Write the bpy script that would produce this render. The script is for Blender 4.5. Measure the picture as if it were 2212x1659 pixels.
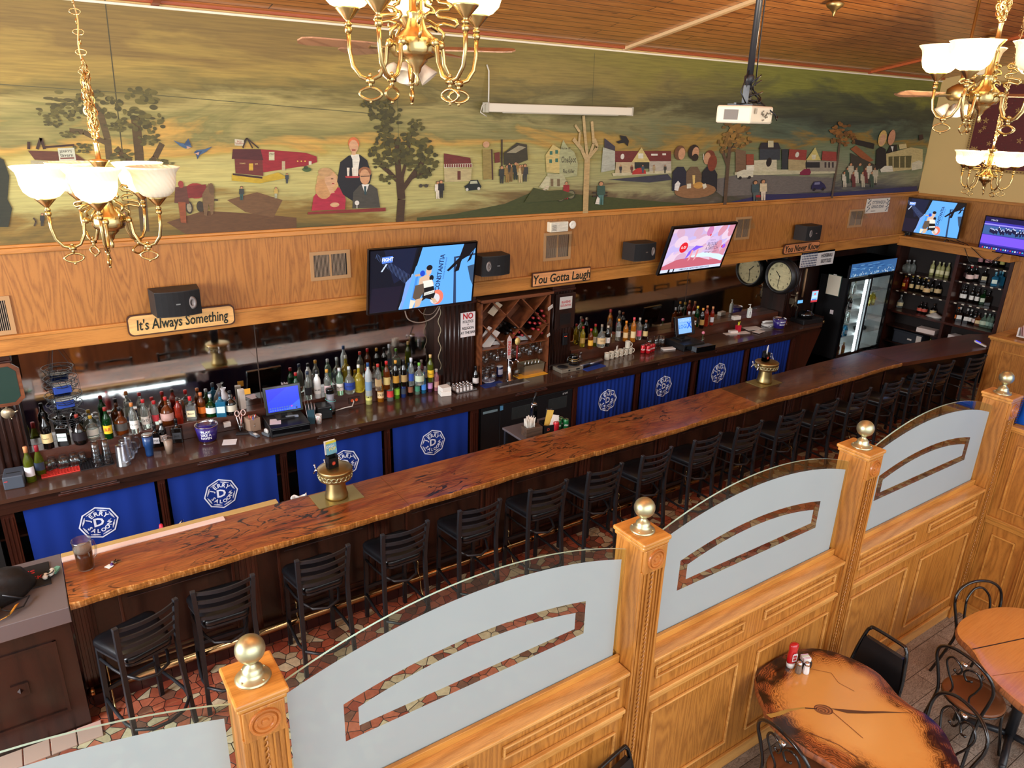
import bpy, math, random
from mathutils import Vector, Matrix
sc = bpy.context.scene
for o in list(bpy.data.objects): bpy.data.objects.remove(o)
PI = math.pi
# ---------------------------------------------------------------- camera
CZ = 4.2
F_PX = 1573.425
RX = Vector((0.8292, 0, 0))
def _cam_axes():
    c = (1106.0, 829.5)
    a = (3560-c[0], 320-c[1]); b = (978-c[0], 5072-c[1])
    f = math.sqrt(-(a[0]*b[0]+a[1]*b[1]))
    X = Vector((a[0], a[1], f)).normalized(); D = Vector((b[0], b[1], f)).normalized()
    Y = (-D).cross(X)
    return f, X, Y, -D
F_PX, AX, AY, AZ = _cam_axes()
RIGHT = Vector((AX[0], AY[0], AZ[0])); DOWN = Vector((AX[1], AY[1], AZ[1])); FWD = Vector((AX[2], AY[2], AZ[2]))
cam = bpy.data.cameras.new('camera'); camo = bpy.data.objects.new('camera', cam)
sc.collection.objects.link(camo); sc.camera = camo
cam.sensor_width = 36; cam.lens = F_PX/2212*36; cam.clip_start = .02; cam.clip_end = 200
M = Matrix((( RIGHT[0], -DOWN[0], -FWD[0], 0), (RIGHT[1], -DOWN[1], -FWD[1], 0), (RIGHT[2], -DOWN[2], -FWD[2], CZ), (0, 0, 0, 1)))
camo.matrix_world = M
CAMR = math.atan2(RIGHT[1], RIGHT[0])
EYE = Vector((0, 0, CZ))
def ray(u, v): return RIGHT*(u-1106.0) + DOWN*(v-829.5) + FWD*F_PX
def at(u, v, x=None, y=None, z=None):
    """the point of a real plane (x=, y= or z=) that was measured at this place of the photograph"""
    r = ray(u, v)
    t = x/r[0] if x is not None else y/r[1] if y is not None else (z-CZ)/r[2]
    return EYE + r*t
# ---------------------------------------------------------------- world, light, exposure
w = bpy.data.worlds.new('world'); sc.world = w; w.use_nodes = True
bg = w.node_tree.nodes['Background']; bg.inputs[0].default_value = (.96, .98, 1.0, 1); bg.inputs[1].default_value = 1.05
sc.view_settings.view_transform = 'Standard'; sc.view_settings.look = 'None'; sc.view_settings.gamma = 1
sc.view_settings.exposure = 0.15; sc.view_settings.use_curve_mapping = False
def area(name, loc, target, sx, sy, power, col):
    l = bpy.data.lights.new(name, 'AREA'); l.shape = 'RECTANGLE'; l.size = sx; l.size_y = sy; l.energy = power; l.color = col
    o = bpy.data.objects.new(name, l); sc.collection.objects.link(o); o.location = loc
    o.rotation_euler = (Vector(target)-Vector(loc)).to_track_quat('-Z', 'Y').to_euler(); return o
# added daylight fill from unseen sources, brightening the fronts and the aisle floor
area('daylight_fill', (2.5, -5.5, 5.0), (5.0, 5.5, 1.0), 13.0, 6.0, 620, (.90, .95, 1.0))
area('daylight_fill', (-5.5, 3.6, 3.6), (6.0, 4.6, 0.3), 4.5, 2.6, 850, (.92, .96, 1.0))
# ---------------------------------------------------------------- helpers
C = sc.collection
def lin(c):
    return tuple(((x/255)/12.92 if x/255 <= .04045 else ((x/255+.055)/1.055)**2.4) for x in c[:3])+(1,)
class MB:
    def __init__(s): s.v=[]; s.f=[]; s.m=[]; s.s=[]; s.c=[]; s.uv=None; s.col=None
    def add(s, vs, fs, mat=0, smooth=False, M=None, col=None):
        n=len(s.v)
        for p in vs:
            p=Vector(p); s.v.append(M@p if M else p)
        for f in fs:
            s.f.append([n+i for i in f]); s.m.append(mat); s.s.append(smooth); s.c.append(col)
        return s
    def box(s,x0,x1,y0,y1,z0,z1,mat=0,M=None):
        vs=[(x0,y0,z0),(x1,y0,z0),(x1,y1,z0),(x0,y1,z0),(x0,y0,z1),(x1,y0,z1),(x1,y1,z1),(x0,y1,z1)]
        return s.add(vs,[(0,3,2,1),(4,5,6,7),(0,1,5,4),(1,2,6,5),(2,3,7,6),(3,0,4,7)],mat,False,M)
    def cb(s,c,d,mat=0,M=None):
        return s.box(c[0]-d[0]/2,c[0]+d[0]/2,c[1]-d[1]/2,c[1]+d[1]/2,c[2]-d[2]/2,c[2]+d[2]/2,mat,M)
    def lathe(s,prof,seg=20,c=(0,0,0),mat=0,smooth=True,M=None,a0=0,a1=2*PI,sx=1,sy=1):
        full=abs(a1-a0-2*PI)<1e-6; n=seg if full else seg+1
        vs=[];fs=[]
        for r,z in prof:
            for i in range(n):
                a=a0+(a1-a0)*i/seg; vs.append((c[0]+r*sx*math.cos(a),c[1]+r*sy*math.sin(a),c[2]+z))
        for k in range(len(prof)-1):
            for i in range(seg):
                j=(i+1)%n if full else i+1
                fs.append((k*n+i,k*n+j,(k+1)*n+j,(k+1)*n+i))
        if full:
            if prof[0][0]>1e-5: fs.append(tuple(reversed(range(n))))
            if prof[-1][0]>1e-5: fs.append(tuple(range((len(prof)-1)*n,len(prof)*n)))
        return s.add(vs,fs,mat,smooth,M)
    def tube(s,pts,r,seg=8,mat=0,M=None,closed=False,smooth=True,rs=None):
        pts=[Vector(p) for p in pts]; n=len(pts); vs=[]; fs=[]
        up=None
        for i,p in enumerate(pts):
            if closed: t=(pts[(i+1)%n]-pts[i-1])
            else: t=(pts[min(i+1,n-1)]-pts[max(i-1,0)])
            if t.length<1e-9: t=Vector((0,0,1))
            t.normalize()
            if up is None: up=Vector((0,0,1)) if abs(t.z)<.9 else Vector((1,0,0))
            a=t.cross(up); 
            if a.length<1e-5: a=t.cross(Vector((0,1,0)))
            a.normalize(); b=a.cross(t).normalized(); up=b
            rr=rs[i] if rs else r
            for k in range(seg):
                an=2*PI*k/seg+PI/4; vs.append(p+(a*math.cos(an)+b*math.sin(an))*rr)
        m=n if closed else n-1
        for i in range(m):
            j=(i+1)%n
            for k in range(seg):
                l=(k+1)%seg; fs.append((i*seg+k,j*seg+k,j*seg+l,i*seg+l))
        if not closed:
            fs.append(tuple(range(seg))); fs.append(tuple(reversed(range((n-1)*seg,n*seg))))
        return s.add(vs,fs,mat,smooth and seg>4,M)
    def sph(s,c,r,mat=0,seg=20,ring=12,M=None,sz=1):
        return s.lathe([(r*math.sin(PI*k/ring),-r*sz*math.cos(PI*k/ring)) for k in range(ring+1)],seg,c,mat,True,M)
    def prism(s,poly,z0,z1,mat=0,M=None,side=None):
        n=len(poly); vs=[(p[0],p[1],z0) for p in poly]+[(p[0],p[1],z1) for p in poly]
        s.add(vs,[tuple(reversed(range(n))),tuple(range(n,2*n))],mat,False,M)
        return s.add(vs,[(i,(i+1)%n,n+(i+1)%n,n+i) for i in range(n)],mat if side is None else side,False,M)
    def torus(s,R,r,M=None,mat=0,n=16,seg=6,sy=1):
        return s.tube([(R*math.cos(2*PI*i/n),R*sy*math.sin(2*PI*i/n),0) for i in range(n)],r,seg,mat,M,True)
    def text(s,t,size,M,mat=0,sx=1,bold=0,depth=0,fn=None,col=None,align='CENTER',shear=0):
        vs,fs=textmesh(t,size,bold,depth,align,shear)
        vs=[Vector((v[0]*sx,v[1],v[2])) for v in vs]
        if fn: vs=[fn(v) for v in vs]
        return s.add(vs,fs,mat,False,M,col)
    def build(s,name,mats,parent=None,loc=None,rot=0,bevel=0):
        me=bpy.data.meshes.new(name); me.from_pydata([tuple(v) for v in s.v],[],s.f)
        for m in (mats if isinstance(mats,(list,tuple)) else [mats]): me.materials.append(m)
        me.polygons.foreach_set('material_index',s.m); me.polygons.foreach_set('use_smooth',s.s)
        if any(c is not None for c in s.c):
            at_=me.color_attributes.new('Col','FLOAT_COLOR','CORNER'); k=0
            for f,c in zip(s.f,s.c):
                c=lin(c) if c is not None else (1,1,1,1)
                for _ in f: at_.data[k].color=c; k+=1
        if s.uv:
            u=me.uv_layers.new(name='UVMap'); k=0
            for f in s.f:
                for i in f: u.data[k].uv=s.uv[i]; k+=1
        me.update()
        o=bpy.data.objects.new(name,me); C.objects.link(o)
        if parent: o.parent=parent
        if loc is not None: o.location=loc
        if rot: o.rotation_euler=(0,0,rot)
        if bevel:
            b=o.modifiers.new('bevel','BEVEL'); b.width=bevel; b.segments=2; b.limit_method='ANGLE'
        return o
_tc={}
def textmesh(t,size=1,bold=0,depth=0,align='CENTER',shear=0):
    k=(t,bold,depth,align,shear)
    if k not in _tc:
        cu=bpy.data.curves.new('t','FONT'); cu.body=t; cu.size=1; cu.offset=bold; cu.extrude=depth/max(size,1e-6)/2; cu.align_x=align; cu.align_y='CENTER'; cu.resolution_u=2; cu.shear=shear
        o=bpy.data.objects.new('t',cu); C.objects.link(o)
        me=bpy.data.meshes.new_from_object(o.evaluated_get(bpy.context.evaluated_depsgraph_get()))
        _tc[k]=([Vector(v.co) for v in me.vertices],[tuple(p.vertices) for p in me.polygons])
        bpy.data.objects.remove(o); bpy.data.curves.remove(cu); bpy.data.meshes.remove(me)
    vs,fs=_tc[k]; return [v*size for v in vs],fs
def tag(o,label=None,cat=None,group=None,kind=None):
    if label: o['label']=label
    if cat: o['category']=cat
    if group: o['group']=group
    if kind: o['kind']=kind
    return o
def struct(o): o['kind']='structure'; return o
def thing(name,label,cat,loc=(0,0,0),rot=0,group=None):
    o=bpy.data.objects.new(name,None); C.objects.link(o); o.location=loc; o.rotation_euler=(0,0,rot); o.empty_display_size=.1
    return tag(o,label,cat,group)
KIDS={}
def dup(root,loc,rot=None,label=None,group=None,scale=None):
    ch=[o for o in C.objects if o.parent==root]
    r=root.copy(); C.objects.link(r); r.location=loc
    if rot is not None: r.rotation_euler=(0,0,rot)
    if label: r['label']=label
    if group: r['group']=group
    if scale: r.scale=(scale,)*3
    for c in ch:
        gs=[o for o in C.objects if o.parent==c]
        d=c.copy(); C.objects.link(d); d.parent=r
        for g in gs: e=g.copy(); C.objects.link(e); e.parent=d
    return r
def spl(pts,k=5):
    p=[Vector(q) for q in pts]; out=[]
    for i in range(len(p)-1):
        a,b,c,d=p[max(i-1,0)],p[i],p[i+1],p[min(i+2,len(p)-1)]
        for j in range(k):
            f=j/k; out.append(.5*((2*b)+(-a+c)*f+(2*a-5*b+4*c-d)*f*f+(-a+3*b-3*c+d)*f**3))
    return out+[p[-1]]
def T(x,y,z): return Matrix.Translation((x,y,z))
def Rz(a): return Matrix.Rotation(a,4,'Z')
def Rx(a): return Matrix.Rotation(a,4,'X')
def Ry(a): return Matrix.Rotation(a,4,'Y')
FY=Rx(PI/2)      # text standing on a wall that faces -y
def FX(): return Rz(-PI/2)@Rx(PI/2)   # text on a wall that faces -x
# ---------------------------------------------------------------- materials
_mc={}
def mat(key,col=(200,200,200),rough=.5,metal=0,emit=0,trans=0,coat=0,spec=.5,alpha=1,ior=1.45):
    k=key
    if k in _mc: return _mc[k]
    m=bpy.data.materials.new(key); m.use_nodes=True; p=m.node_tree.nodes['Principled BSDF']
    p.inputs['Base Color'].default_value=lin(col); p.inputs['Roughness'].default_value=rough; p.inputs['Metallic'].default_value=metal
    p.inputs['Transmission Weight'].default_value=trans; p.inputs['Coat Weight'].default_value=coat; p.inputs['Specular IOR Level'].default_value=spec
    p.inputs['Alpha'].default_value=alpha; p.inputs['IOR'].default_value=ior
    if coat: p.inputs['Coat Roughness'].default_value=.08
    if emit: p.inputs['Emission Color'].default_value=lin(col); p.inputs['Emission Strength'].default_value=emit
    # a faint procedural unevenness on every plain surface
    if not emit and not trans:
        n=m.node_tree.nodes; l=m.node_tree.links
        tc=n.new('ShaderNodeTexCoord'); ns=n.new('ShaderNodeTexNoise'); ns.inputs['Scale'].default_value=14; ns.inputs['Detail'].default_value=3
        mr=n.new('ShaderNodeMapRange'); mr.inputs[3].default_value=max(0,rough-.06); mr.inputs[4].default_value=min(1,rough+.08)
        l.new(tc.outputs['Object'],ns.inputs['Vector']); l.new(ns.outputs[0],mr.inputs[0]); l.new(mr.outputs[0],p.inputs['Roughness'])
    _mc[k]=m; return m
def P(c,rough=.5,metal=0,coat=0,emit=0): return mat('plain_%d_%d_%d_%g_%g_%g_%g'%(c[0],c[1],c[2],rough,metal,coat,emit),c,rough,metal,emit,coat=coat)
def nodes(name):
    m=bpy.data.materials.new(name); m.use_nodes=True; nt=m.node_tree; return m,nt.nodes,nt.links,nt.nodes['Principled BSDF']
def ramp(n,stops,interp='LINEAR'):
    r=n.new('ShaderNodeValToRGB'); e=r.color_ramp.elements; r.color_ramp.interpolation=interp
    while len(e)>1: e.remove(e[-1])
    e[0].position=stops[0][0]; e[0].color=lin(stops[0][1])
    for p,c in stops[1:]: x=e.new(p); x.color=lin(c)
    return r
def mapping(n,l,scale,loc=(0,0,0),rot=(0,0,0),src='Object'):
    tc=n.new('ShaderNodeTexCoord'); mp=n.new('ShaderNodeMapping'); mp.inputs['Scale'].default_value=scale; mp.inputs['Location'].default_value=loc; mp.inputs['Rotation'].default_value=rot
    l.new(tc.outputs[src],mp.inputs['Vector']); return mp
def noise(n,l,vec,scale,detail=4,rough=.6,dist=0):
    x=n.new('ShaderNodeTexNoise'); x.inputs['Scale'].default_value=scale; x.inputs['Detail'].default_value=detail; x.inputs['Roughness'].default_value=rough; x.inputs['Distortion'].default_value=dist
    l.new(vec,x.inputs['Vector']); return x
def mixc(n,l,fac,a,b,mode='MIX',f=None):
    x=n.new('ShaderNodeMix'); x.data_type='RGBA'; x.blend_type=mode
    if fac is not None: l.new(fac,x.inputs[0])
    else: x.inputs[0].default_value=f
    for s,v in ((6,a),(7,b)):
        if isinstance(v,tuple): x.inputs[s].default_value=lin(v)
        else: l.new(v,x.inputs[s])
    return x
def wood(name,light,dark,grain='z',scale=1,rough=.42,coat=.15,contrast=1,ringk=9,fine=1):
    """oak-like wood: cathedral rings along the grain plus short pores"""
    m,n,l,p=nodes(name)
    s={'z':(1,1,.09),'x':(.09,1,1),'y':(1,.09,1)}[grain]
    mp=mapping(n,l,tuple(v*scale for v in s))
    n1=noise(n,l,mp.outputs[0],1.7,2,.5,.3)
    mu=n.new('ShaderNodeMath'); mu.operation='MULTIPLY'; mu.inputs[1].default_value=ringk; l.new(n1.outputs[0],mu.inputs[0])
    fr=n.new('ShaderNodeMath'); fr.operation='PINGPONG'; fr.inputs[1].default_value=.5; l.new(mu.outputs[0],fr.inputs[0])
    s2={'z':(60,60,3),'x':(3,60,60),'y':(60,3,60)}[grain]
    mp2=mapping(n,l,tuple(v*scale*fine for v in s2)); n2=noise(n,l,mp2.outputs[0],2,3,.7)
    ad=n.new('ShaderNodeMath'); ad.operation='MULTIPLY_ADD'; ad.inputs[1].default_value=1.1*contrast; l.new(fr.outputs[0],ad.inputs[0]); l.new(n2.outputs[0],ad.inputs[2])
    r=ramp(n,[(.30,dark),(.55,tuple((a+b)/2 for a,b in zip(light,dark))),(.85,light)]); l.new(ad.outputs[0],r.inputs[0])
    n3=noise(n,l,mapping(n,l,(1,1,1)).outputs[0],1.3,2); mx=mixc(n,l,None,r.outputs[0],r.outputs[0],f=0)
    hs=n.new('ShaderNodeHueSaturation'); mr=n.new('ShaderNodeMapRange'); mr.inputs[3].default_value=.86; mr.inputs[4].default_value=1.12
    l.new(n3.outputs[0],mr.inputs[0]); l.new(mr.outputs[0],hs.inputs['Value']); l.new(r.outputs[0],hs.inputs['Color']); l.new(hs.outputs[0],p.inputs['Base Color'])
    p.inputs['Roughness'].default_value=rough; p.inputs['Coat Weight'].default_value=coat; p.inputs['Coat Roughness'].default_value=.2
    b=n.new('ShaderNodeBump'); b.inputs['Strength'].default_value=.08; b.inputs['Distance'].default_value=.002; l.new(n2.outputs[0],b.inputs['Height']); l.new(b.outputs[0],p.inputs['Normal'])
    return m
OAKV=wood('oak_plywood_upright',(172,112,48),(128,76,28),'z',3.6,.5,.08,.8,16)
OAKH=wood('oak_trim_long',(190,126,56),(144,88,32),'x',1.6,.4,.15,.7,8)
OAKY=wood('oak_trim_cross',(190,126,56),(144,88,32),'y',1.6,.4,.15,.7,8)
HONV=wood('honey_oak_upright',(190,126,54),(136,82,30),'z',3.8,.33,.3,.7,14)
HONH=wood('honey_oak_long',(206,144,66),(160,102,40),'x',1.8,.33,.3,.7,8)
HONY=wood('honey_oak_cross',(206,144,66),(160,102,40),'y',1.8,.33,.3,.7,8)
MOLD=wood('oak_moulding_highlight',(222,164,90),(172,112,48),'x',1.8,.28,.4,.6,8)  # lighter than the panels: edge highlights are put into this colour
MAHV=wood('dark_mahogany_upright',(46,23,16),(18,9,7),'z',2.2,.32,.25,.8,6)
MAHH=wood('dark_mahogany_long',(52,27,18),(22,11,8),'x',2.2,.30,.3,.8,6)
MAHR=wood('red_mahogany_panel',(66,29,18),(30,13,9),'z',2.0,.3,.3,.8,6)
RACK=wood('wine_rack_wood',(120,66,36),(70,34,18),'x',2.2,.4,.2,.8,6)
BACKP=wood('stained_partition_back',(120,72,38),(78,42,20),'z',2,.5,.1,.8,6)
def live_edge(name,dark=1.0):
    m,n,l,p=nodes(name)
    mp=mapping(n,l,(.55,2.2,1)); wv=noise(n,l,mp.outputs[0],2.0,5,.62,1.6)
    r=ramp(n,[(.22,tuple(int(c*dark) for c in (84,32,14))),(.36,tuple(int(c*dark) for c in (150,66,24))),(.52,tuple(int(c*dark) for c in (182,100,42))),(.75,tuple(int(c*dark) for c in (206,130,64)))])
    l.new(wv.outputs[0],r.inputs[0])
    mpf=mapping(n,l,(4,60,1)); nf=noise(n,l,mpf.outputs[0],1.5,3,.7,.4)
    rf=ramp(n,[(.35,(150,150,150)),(.6,(255,255,255))]); l.new(nf.outputs[0],rf.inputs[0])
    mx=mixc(n,l,None,r.outputs[0],rf.outputs[0],'MULTIPLY',.7)
    # dark resin swirls and knots
    sw=noise(n,l,mapping(n,l,(.9,2.4,1),(3,7,0)).outputs[0],1.6,3,.5,2.8)
    ab=n.new('ShaderNodeMath'); ab.operation='SUBTRACT'; ab.inputs[1].default_value=.5; l.new(sw.outputs[0],ab.inputs[0])
    a2=n.new('ShaderNodeMath'); a2.operation='ABSOLUTE'; l.new(ab.outputs[0],a2.inputs[0])
    r2=ramp(n,[(0,(30,12,8)),(.010,(60,24,14)),(.03,(255,255,255))]); l.new(a2.outputs[0],r2.inputs[0])
    msk=noise(n,l,mapping(n,l,(1,1,1),(9,2,0)).outputs[0],1.4,2)
    rm=ramp(n,[(.44,(0,0,0)),(.56,(255,255,255))]); l.new(msk.outputs[0],rm.inputs[0])
    m3=mixc(n,l,rm.outputs[0],mx.outputs[2],mx.outputs[2]); mm=mixc(n,l,rm.outputs[0],(255,255,255),r2.outputs[0]); fin=mixc(n,l,None,mx.outputs[2],mm.outputs[2],'MULTIPLY',1)
    l.new(fin.outputs[2],p.inputs['Base Color']); p.inputs['Roughness'].default_value=.35; p.inputs['Coat Weight'].default_value=.45; p.inputs['Coat Roughness'].default_value=.10
    b=n.new('ShaderNodeBump'); b.inputs['Strength'].default_value=.15; b.inputs['Distance'].default_value=.004; l.new(wv.outputs[0],b.inputs['Height']); l.new(b.outputs[0],p.inputs['Normal'])
    return m
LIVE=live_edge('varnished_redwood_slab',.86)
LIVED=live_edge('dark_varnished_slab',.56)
def edge_mat():
    m,n,l,p=nodes('live_edge_sapwood')
    nn=noise(n,l,mapping(n,l,(30,10,6)).outputs[0],2,5,.7,.5)
    r=ramp(n,[(.3,(112,66,28)),(.55,(168,108,48)),(.8,(226,186,128))]); l.new(nn.outputs[0],r.inputs[0]); l.new(r.outputs[0],p.inputs['Base Color'])
    p.inputs['Roughness'].default_value=.3; p.inputs['Coat Weight'].default_value=.6
    b=n.new('ShaderNodeBump'); b.inputs['Strength'].default_value=.4; b.inputs['Distance'].default_value=.006; l.new(nn.outputs[0],b.inputs['Height']); l.new(b.outputs[0],p.inputs['Normal'])
    return m
SAP=edge_mat()
def pine_ceiling():
    m,n,l,p=nodes('knotty_pine_boards')
    mp=mapping(n,l,(1,1,1))
    br=n.new('ShaderNodeTexBrick'); br.inputs['Scale'].default_value=1; br.inputs['Brick Width'].default_value=3.4; br.inputs['Row Height'].default_value=.135; br.inputs['Mortar Size'].default_value=.007
    br.inputs['Mortar Smooth'].default_value=.4; br.inputs['Color1'].default_value=lin((255,255,255)); br.inputs['Color2'].default_value=lin((236,228,222)); br.inputs['Mortar'].default_value=lin((70,32,14)); br.offset=.37
    l.new(mp.outputs[0],br.inputs['Vector'])
    g=noise(n,l,mapping(n,l,(.7,9,1)).outputs[0],3,4,.6,.6); r=ramp(n,[(.3,(156,92,40)),(.55,(196,124,60)),(.8,(214,148,80))]); l.new(g.outputs[0],r.inputs[0])
    vo=n.new('ShaderNodeTexVoronoi'); vo.inputs['Scale'].default_value=1; l.new(mapping(n,l,(1.7,5.5,1)).outputs[0],vo.inputs['Vector'])
    rk=ramp(n,[(.03,(70,30,12)),(.06,(170,130,100)),(.10,(255,255,255))]); l.new(vo.outputs['Distance'],rk.inputs[0])
    a=mixc(n,l,None,r.outputs[0],br.outputs[0],'MULTIPLY',1); b_=mixc(n,l,None,a.outputs[2],rk.outputs[0],'MULTIPLY',.8)
    l.new(b_.outputs[2],p.inputs['Base Color']); p.inputs['Roughness'].default_value=.35; p.inputs['Coat Weight'].default_value=.3
    bm=n.new('ShaderNodeBump'); bm.inputs['Distance'].default_value=.012; bm.inputs['Strength'].default_value=.7; bm.invert=True; l.new(br.outputs['Fac'],bm.inputs['Height']); l.new(bm.outputs[0],p.inputs['Normal'])
    return m
PINE=pine_ceiling()
def mosaic():
    m,n,l,p=nodes('broken_tile_mosaic')
    mp=mapping(n,l,(1,1,1)); ds=noise(n,l,mp.outputs[0],3,2); 
    v1=n.new('ShaderNodeTexVoronoi'); v1.inputs['Scale'].default_value=11.5; l.new(mp.outputs[0],v1.inputs['Vector']); v1.voronoi_dimensions='2D'; v1.inputs['Randomness'].default_value=1
    v2=n.new('ShaderNodeTexVoronoi'); v2.feature='DISTANCE_TO_EDGE'; v2.inputs['Scale'].default_value=11.5; v2.voronoi_dimensions='2D'; l.new(mp.outputs[0],v2.inputs['Vector'])
    sp=n.new('ShaderNodeSeparateColor'); l.new(v1.outputs['Color'],sp.inputs[0])
    r=ramp(n,[(0,(196,108,80)),(.22,(172,84,62)),(.40,(140,96,78)),(.54,(212,126,96)),(.70,(232,218,182)),(.86,(214,198,162))],'CONSTANT'); l.new(sp.outputs[0],r.inputs[0])
    st=noise(n,l,mp.outputs[0],22,4,.7); rs=ramp(n,[(.3,(205,195,190)),(.7,(255,255,255))]); l.new(st.outputs[0],rs.inputs[0])
    a=mixc(n,l,None,r.outputs[0],rs.outputs[0],'MULTIPLY',.8)
    g=ramp(n,[(.022,(0,0,0)),(.036,(255,255,255))]); l.new(v2.outputs['Distance'],g.inputs[0])
    f=mixc(n,l,g.outputs[0],(38,32,32),a.outputs[2]); l.new(f.outputs[2],p.inputs['Base Color'])
    p.inputs['Roughness'].default_value=.35; p.inputs['Coat Weight'].default_value=.2
    b=n.new('ShaderNodeBump'); b.inputs['Distance'].default_value=.004; l.new(g.outputs[0],b.inputs['Height']); l.new(b.outputs[0],p.inputs['Normal'])
    return m
MOS=mosaic()
def planks():
    m,n,l,p=nodes('grey_rustic_plank_floor')
    mp=mapping(n,l,(1,1,1))
    br=n.new('ShaderNodeTexBrick'); br.inputs['Scale'].default_value=1; br.inputs['Brick Width'].default_value=1.1; br.inputs['Row Height'].default_value=.17; br.inputs['Mortar Size'].default_value=.0025
    br.inputs['Color1'].default_value=lin((255,255,255)); br.inputs['Color2'].default_value=lin((196,190,186)); br.inputs['Mortar'].default_value=lin((60,54,50)); br.offset=.41
    l.new(mp.outputs[0],br.inputs['Vector'])
    g=noise(n,l,mapping(n,l,(1.1,5,1)).outputs[0],2,6,.6,1.8)
    mu=n.new('ShaderNodeMath'); mu.operation='MULTIPLY'; mu.inputs[1].default_value=14; l.new(g.outputs[0],mu.inputs[0]); fr=n.new('ShaderNodeMath'); fr.operation='PINGPONG'; fr.inputs[1].default_value=.5; l.new(mu.outputs[0],fr.inputs[0])
    r=ramp(n,[(.0,(112,100,90)),(.12,(160,148,136)),(.5,(196,186,172))]); l.new(fr.outputs[0],r.inputs[0])
    big=noise(n,l,mp.outputs[0],1.6,3); rb=ramp(n,[(.35,(150,132,116)),(.6,(255,252,250))]); l.new(big.outputs[0],rb.inputs[0])
    a=mixc(n,l,None,r.outputs[0],br.outputs[0],'MULTIPLY',1); c=mixc(n,l,None,a.outputs[2],rb.outputs[0],'MULTIPLY',.7)
    l.new(c.outputs[2],p.inputs['Base Color']); p.inputs['Roughness'].default_value=.45
    return m
PLANK=planks()
BRASS=mat('polished_brass',(188,164,112),.22,1); BRASSD=mat('aged_brass',(168,146,98),.38,1); BRASSP=mat('pale_brass',(190,186,148),.34,.9)
STEEL=mat('brushed_steel',(176,172,170),.28,1); STEELD=mat('dull_steel',(128,120,122),.38,.55); CHROME=mat('chrome',(210,210,214),.1,1)
BLKM=mat('black_powder_coat',(34,35,39),.36); BLKV=mat('black_vinyl',(17,18,22),.33,coat=.25); BRNV=mat('brown_vinyl',(124,74,44),.33,coat=.2)
BLKP=mat('black_plastic',(22,22,24),.4); BLKG=mat('black_gloss',(10,10,12),.12,coat=.5); DARK=mat('dark_void',(10,9,9),.7)
WHT=mat('white_plastic',(225,222,215),.4); PAPER=mat('paper',(232,226,216),.7); CREAM=mat('cream',(222,210,180),.6)
YELW=mat('yellow_plaster',(206,172,110),.7)
def glassy(name,tint,fac=.1,rough=0.0):
    m=bpy.data.materials.new(name); m.use_nodes=True; n=m.node_tree.nodes; l=m.node_tree.links; n.clear()
    o=n.new('ShaderNodeOutputMaterial'); t=n.new('ShaderNodeBsdfTransparent'); t.inputs[0].default_value=lin(tint)
    g=n.new('ShaderNodeBsdfGlossy'); g.inputs['Roughness'].default_value=rough; lw=n.new('ShaderNodeMath'); lw.operation='POWER'; lw.inputs[1].default_value=4; lf=n.new('ShaderNodeLayerWeight'); lf.inputs[0].default_value=.5; l.new(lf.outputs['Facing'],lw.inputs[0])
    mx=n.new('ShaderNodeMixShader'); ad=n.new('ShaderNodeMath'); ad.operation='ADD'; ad.inputs[1].default_value=fac+.025; l.new(lw.outputs[0],ad.inputs[0]); cl=n.new('ShaderNodeMath'); cl.operation='MINIMUM'; cl.inputs[1].default_value=.5; l.new(ad.outputs[0],cl.inputs[0]); l.new(cl.outputs[0],mx.inputs[0]); l.new(t.outputs[0],mx.inputs[1]); l.new(g.outputs[0],mx.inputs[2]); l.new(mx.outputs[0],o.inputs[0])
    return m
GLASS=glassy('clear_glass',(236,246,243),.0); GLASSD=glassy('cooler_door_glass',(238,242,242),.02); GLS=glassy('drinking_glass',(236,240,242),.07,.05)
PLASTC=glassy('cloudy_plastic',(224,226,234),.12,.25)
def frost():
    m=bpy.data.materials.new('etched_glass'); m.use_nodes=True; n=m.node_tree.nodes; l=m.node_tree.links; n.clear()
    o=n.new('ShaderNodeOutputMaterial'); d=n.new('ShaderNodeBsdfDiffuse'); d.inputs[0].default_value=lin((186,196,198)); t=n.new('ShaderNodeBsdfTranslucent'); t.inputs[0].default_value=lin((200,214,216))
    tp=n.new('ShaderNodeBsdfTransparent'); a=n.new('ShaderNodeMixShader'); a.inputs[0].default_value=.35; b=n.new('ShaderNodeMixShader')
    tc=n.new('ShaderNodeTexCoord'); ns=n.new('ShaderNodeTexNoise'); ns.inputs['Scale'].default_value=2.2; mr=n.new('ShaderNodeMapRange'); mr.inputs[3].default_value=.02; mr.inputs[4].default_value=.10
    l.new(tc.outputs['Object'],ns.inputs['Vector']); l.new(ns.outputs[0],mr.inputs[0]); l.new(mr.outputs[0],b.inputs[0])
    l.new(d.outputs[0],a.inputs[1]); l.new(t.outputs[0],a.inputs[2]); l.new(a.outputs[0],b.inputs[1]); l.new(tp.outputs[0],b.inputs[2]); l.new(b.outputs[0],o.inputs[0]); return m
FROST=frost()
MIRROR=mat('bar_mirror',(196,192,186),.02,1)
def bottleglass(name,c,t=.75):
    return mat(name,c,.05,0,trans=t,ior=1.35)
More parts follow.
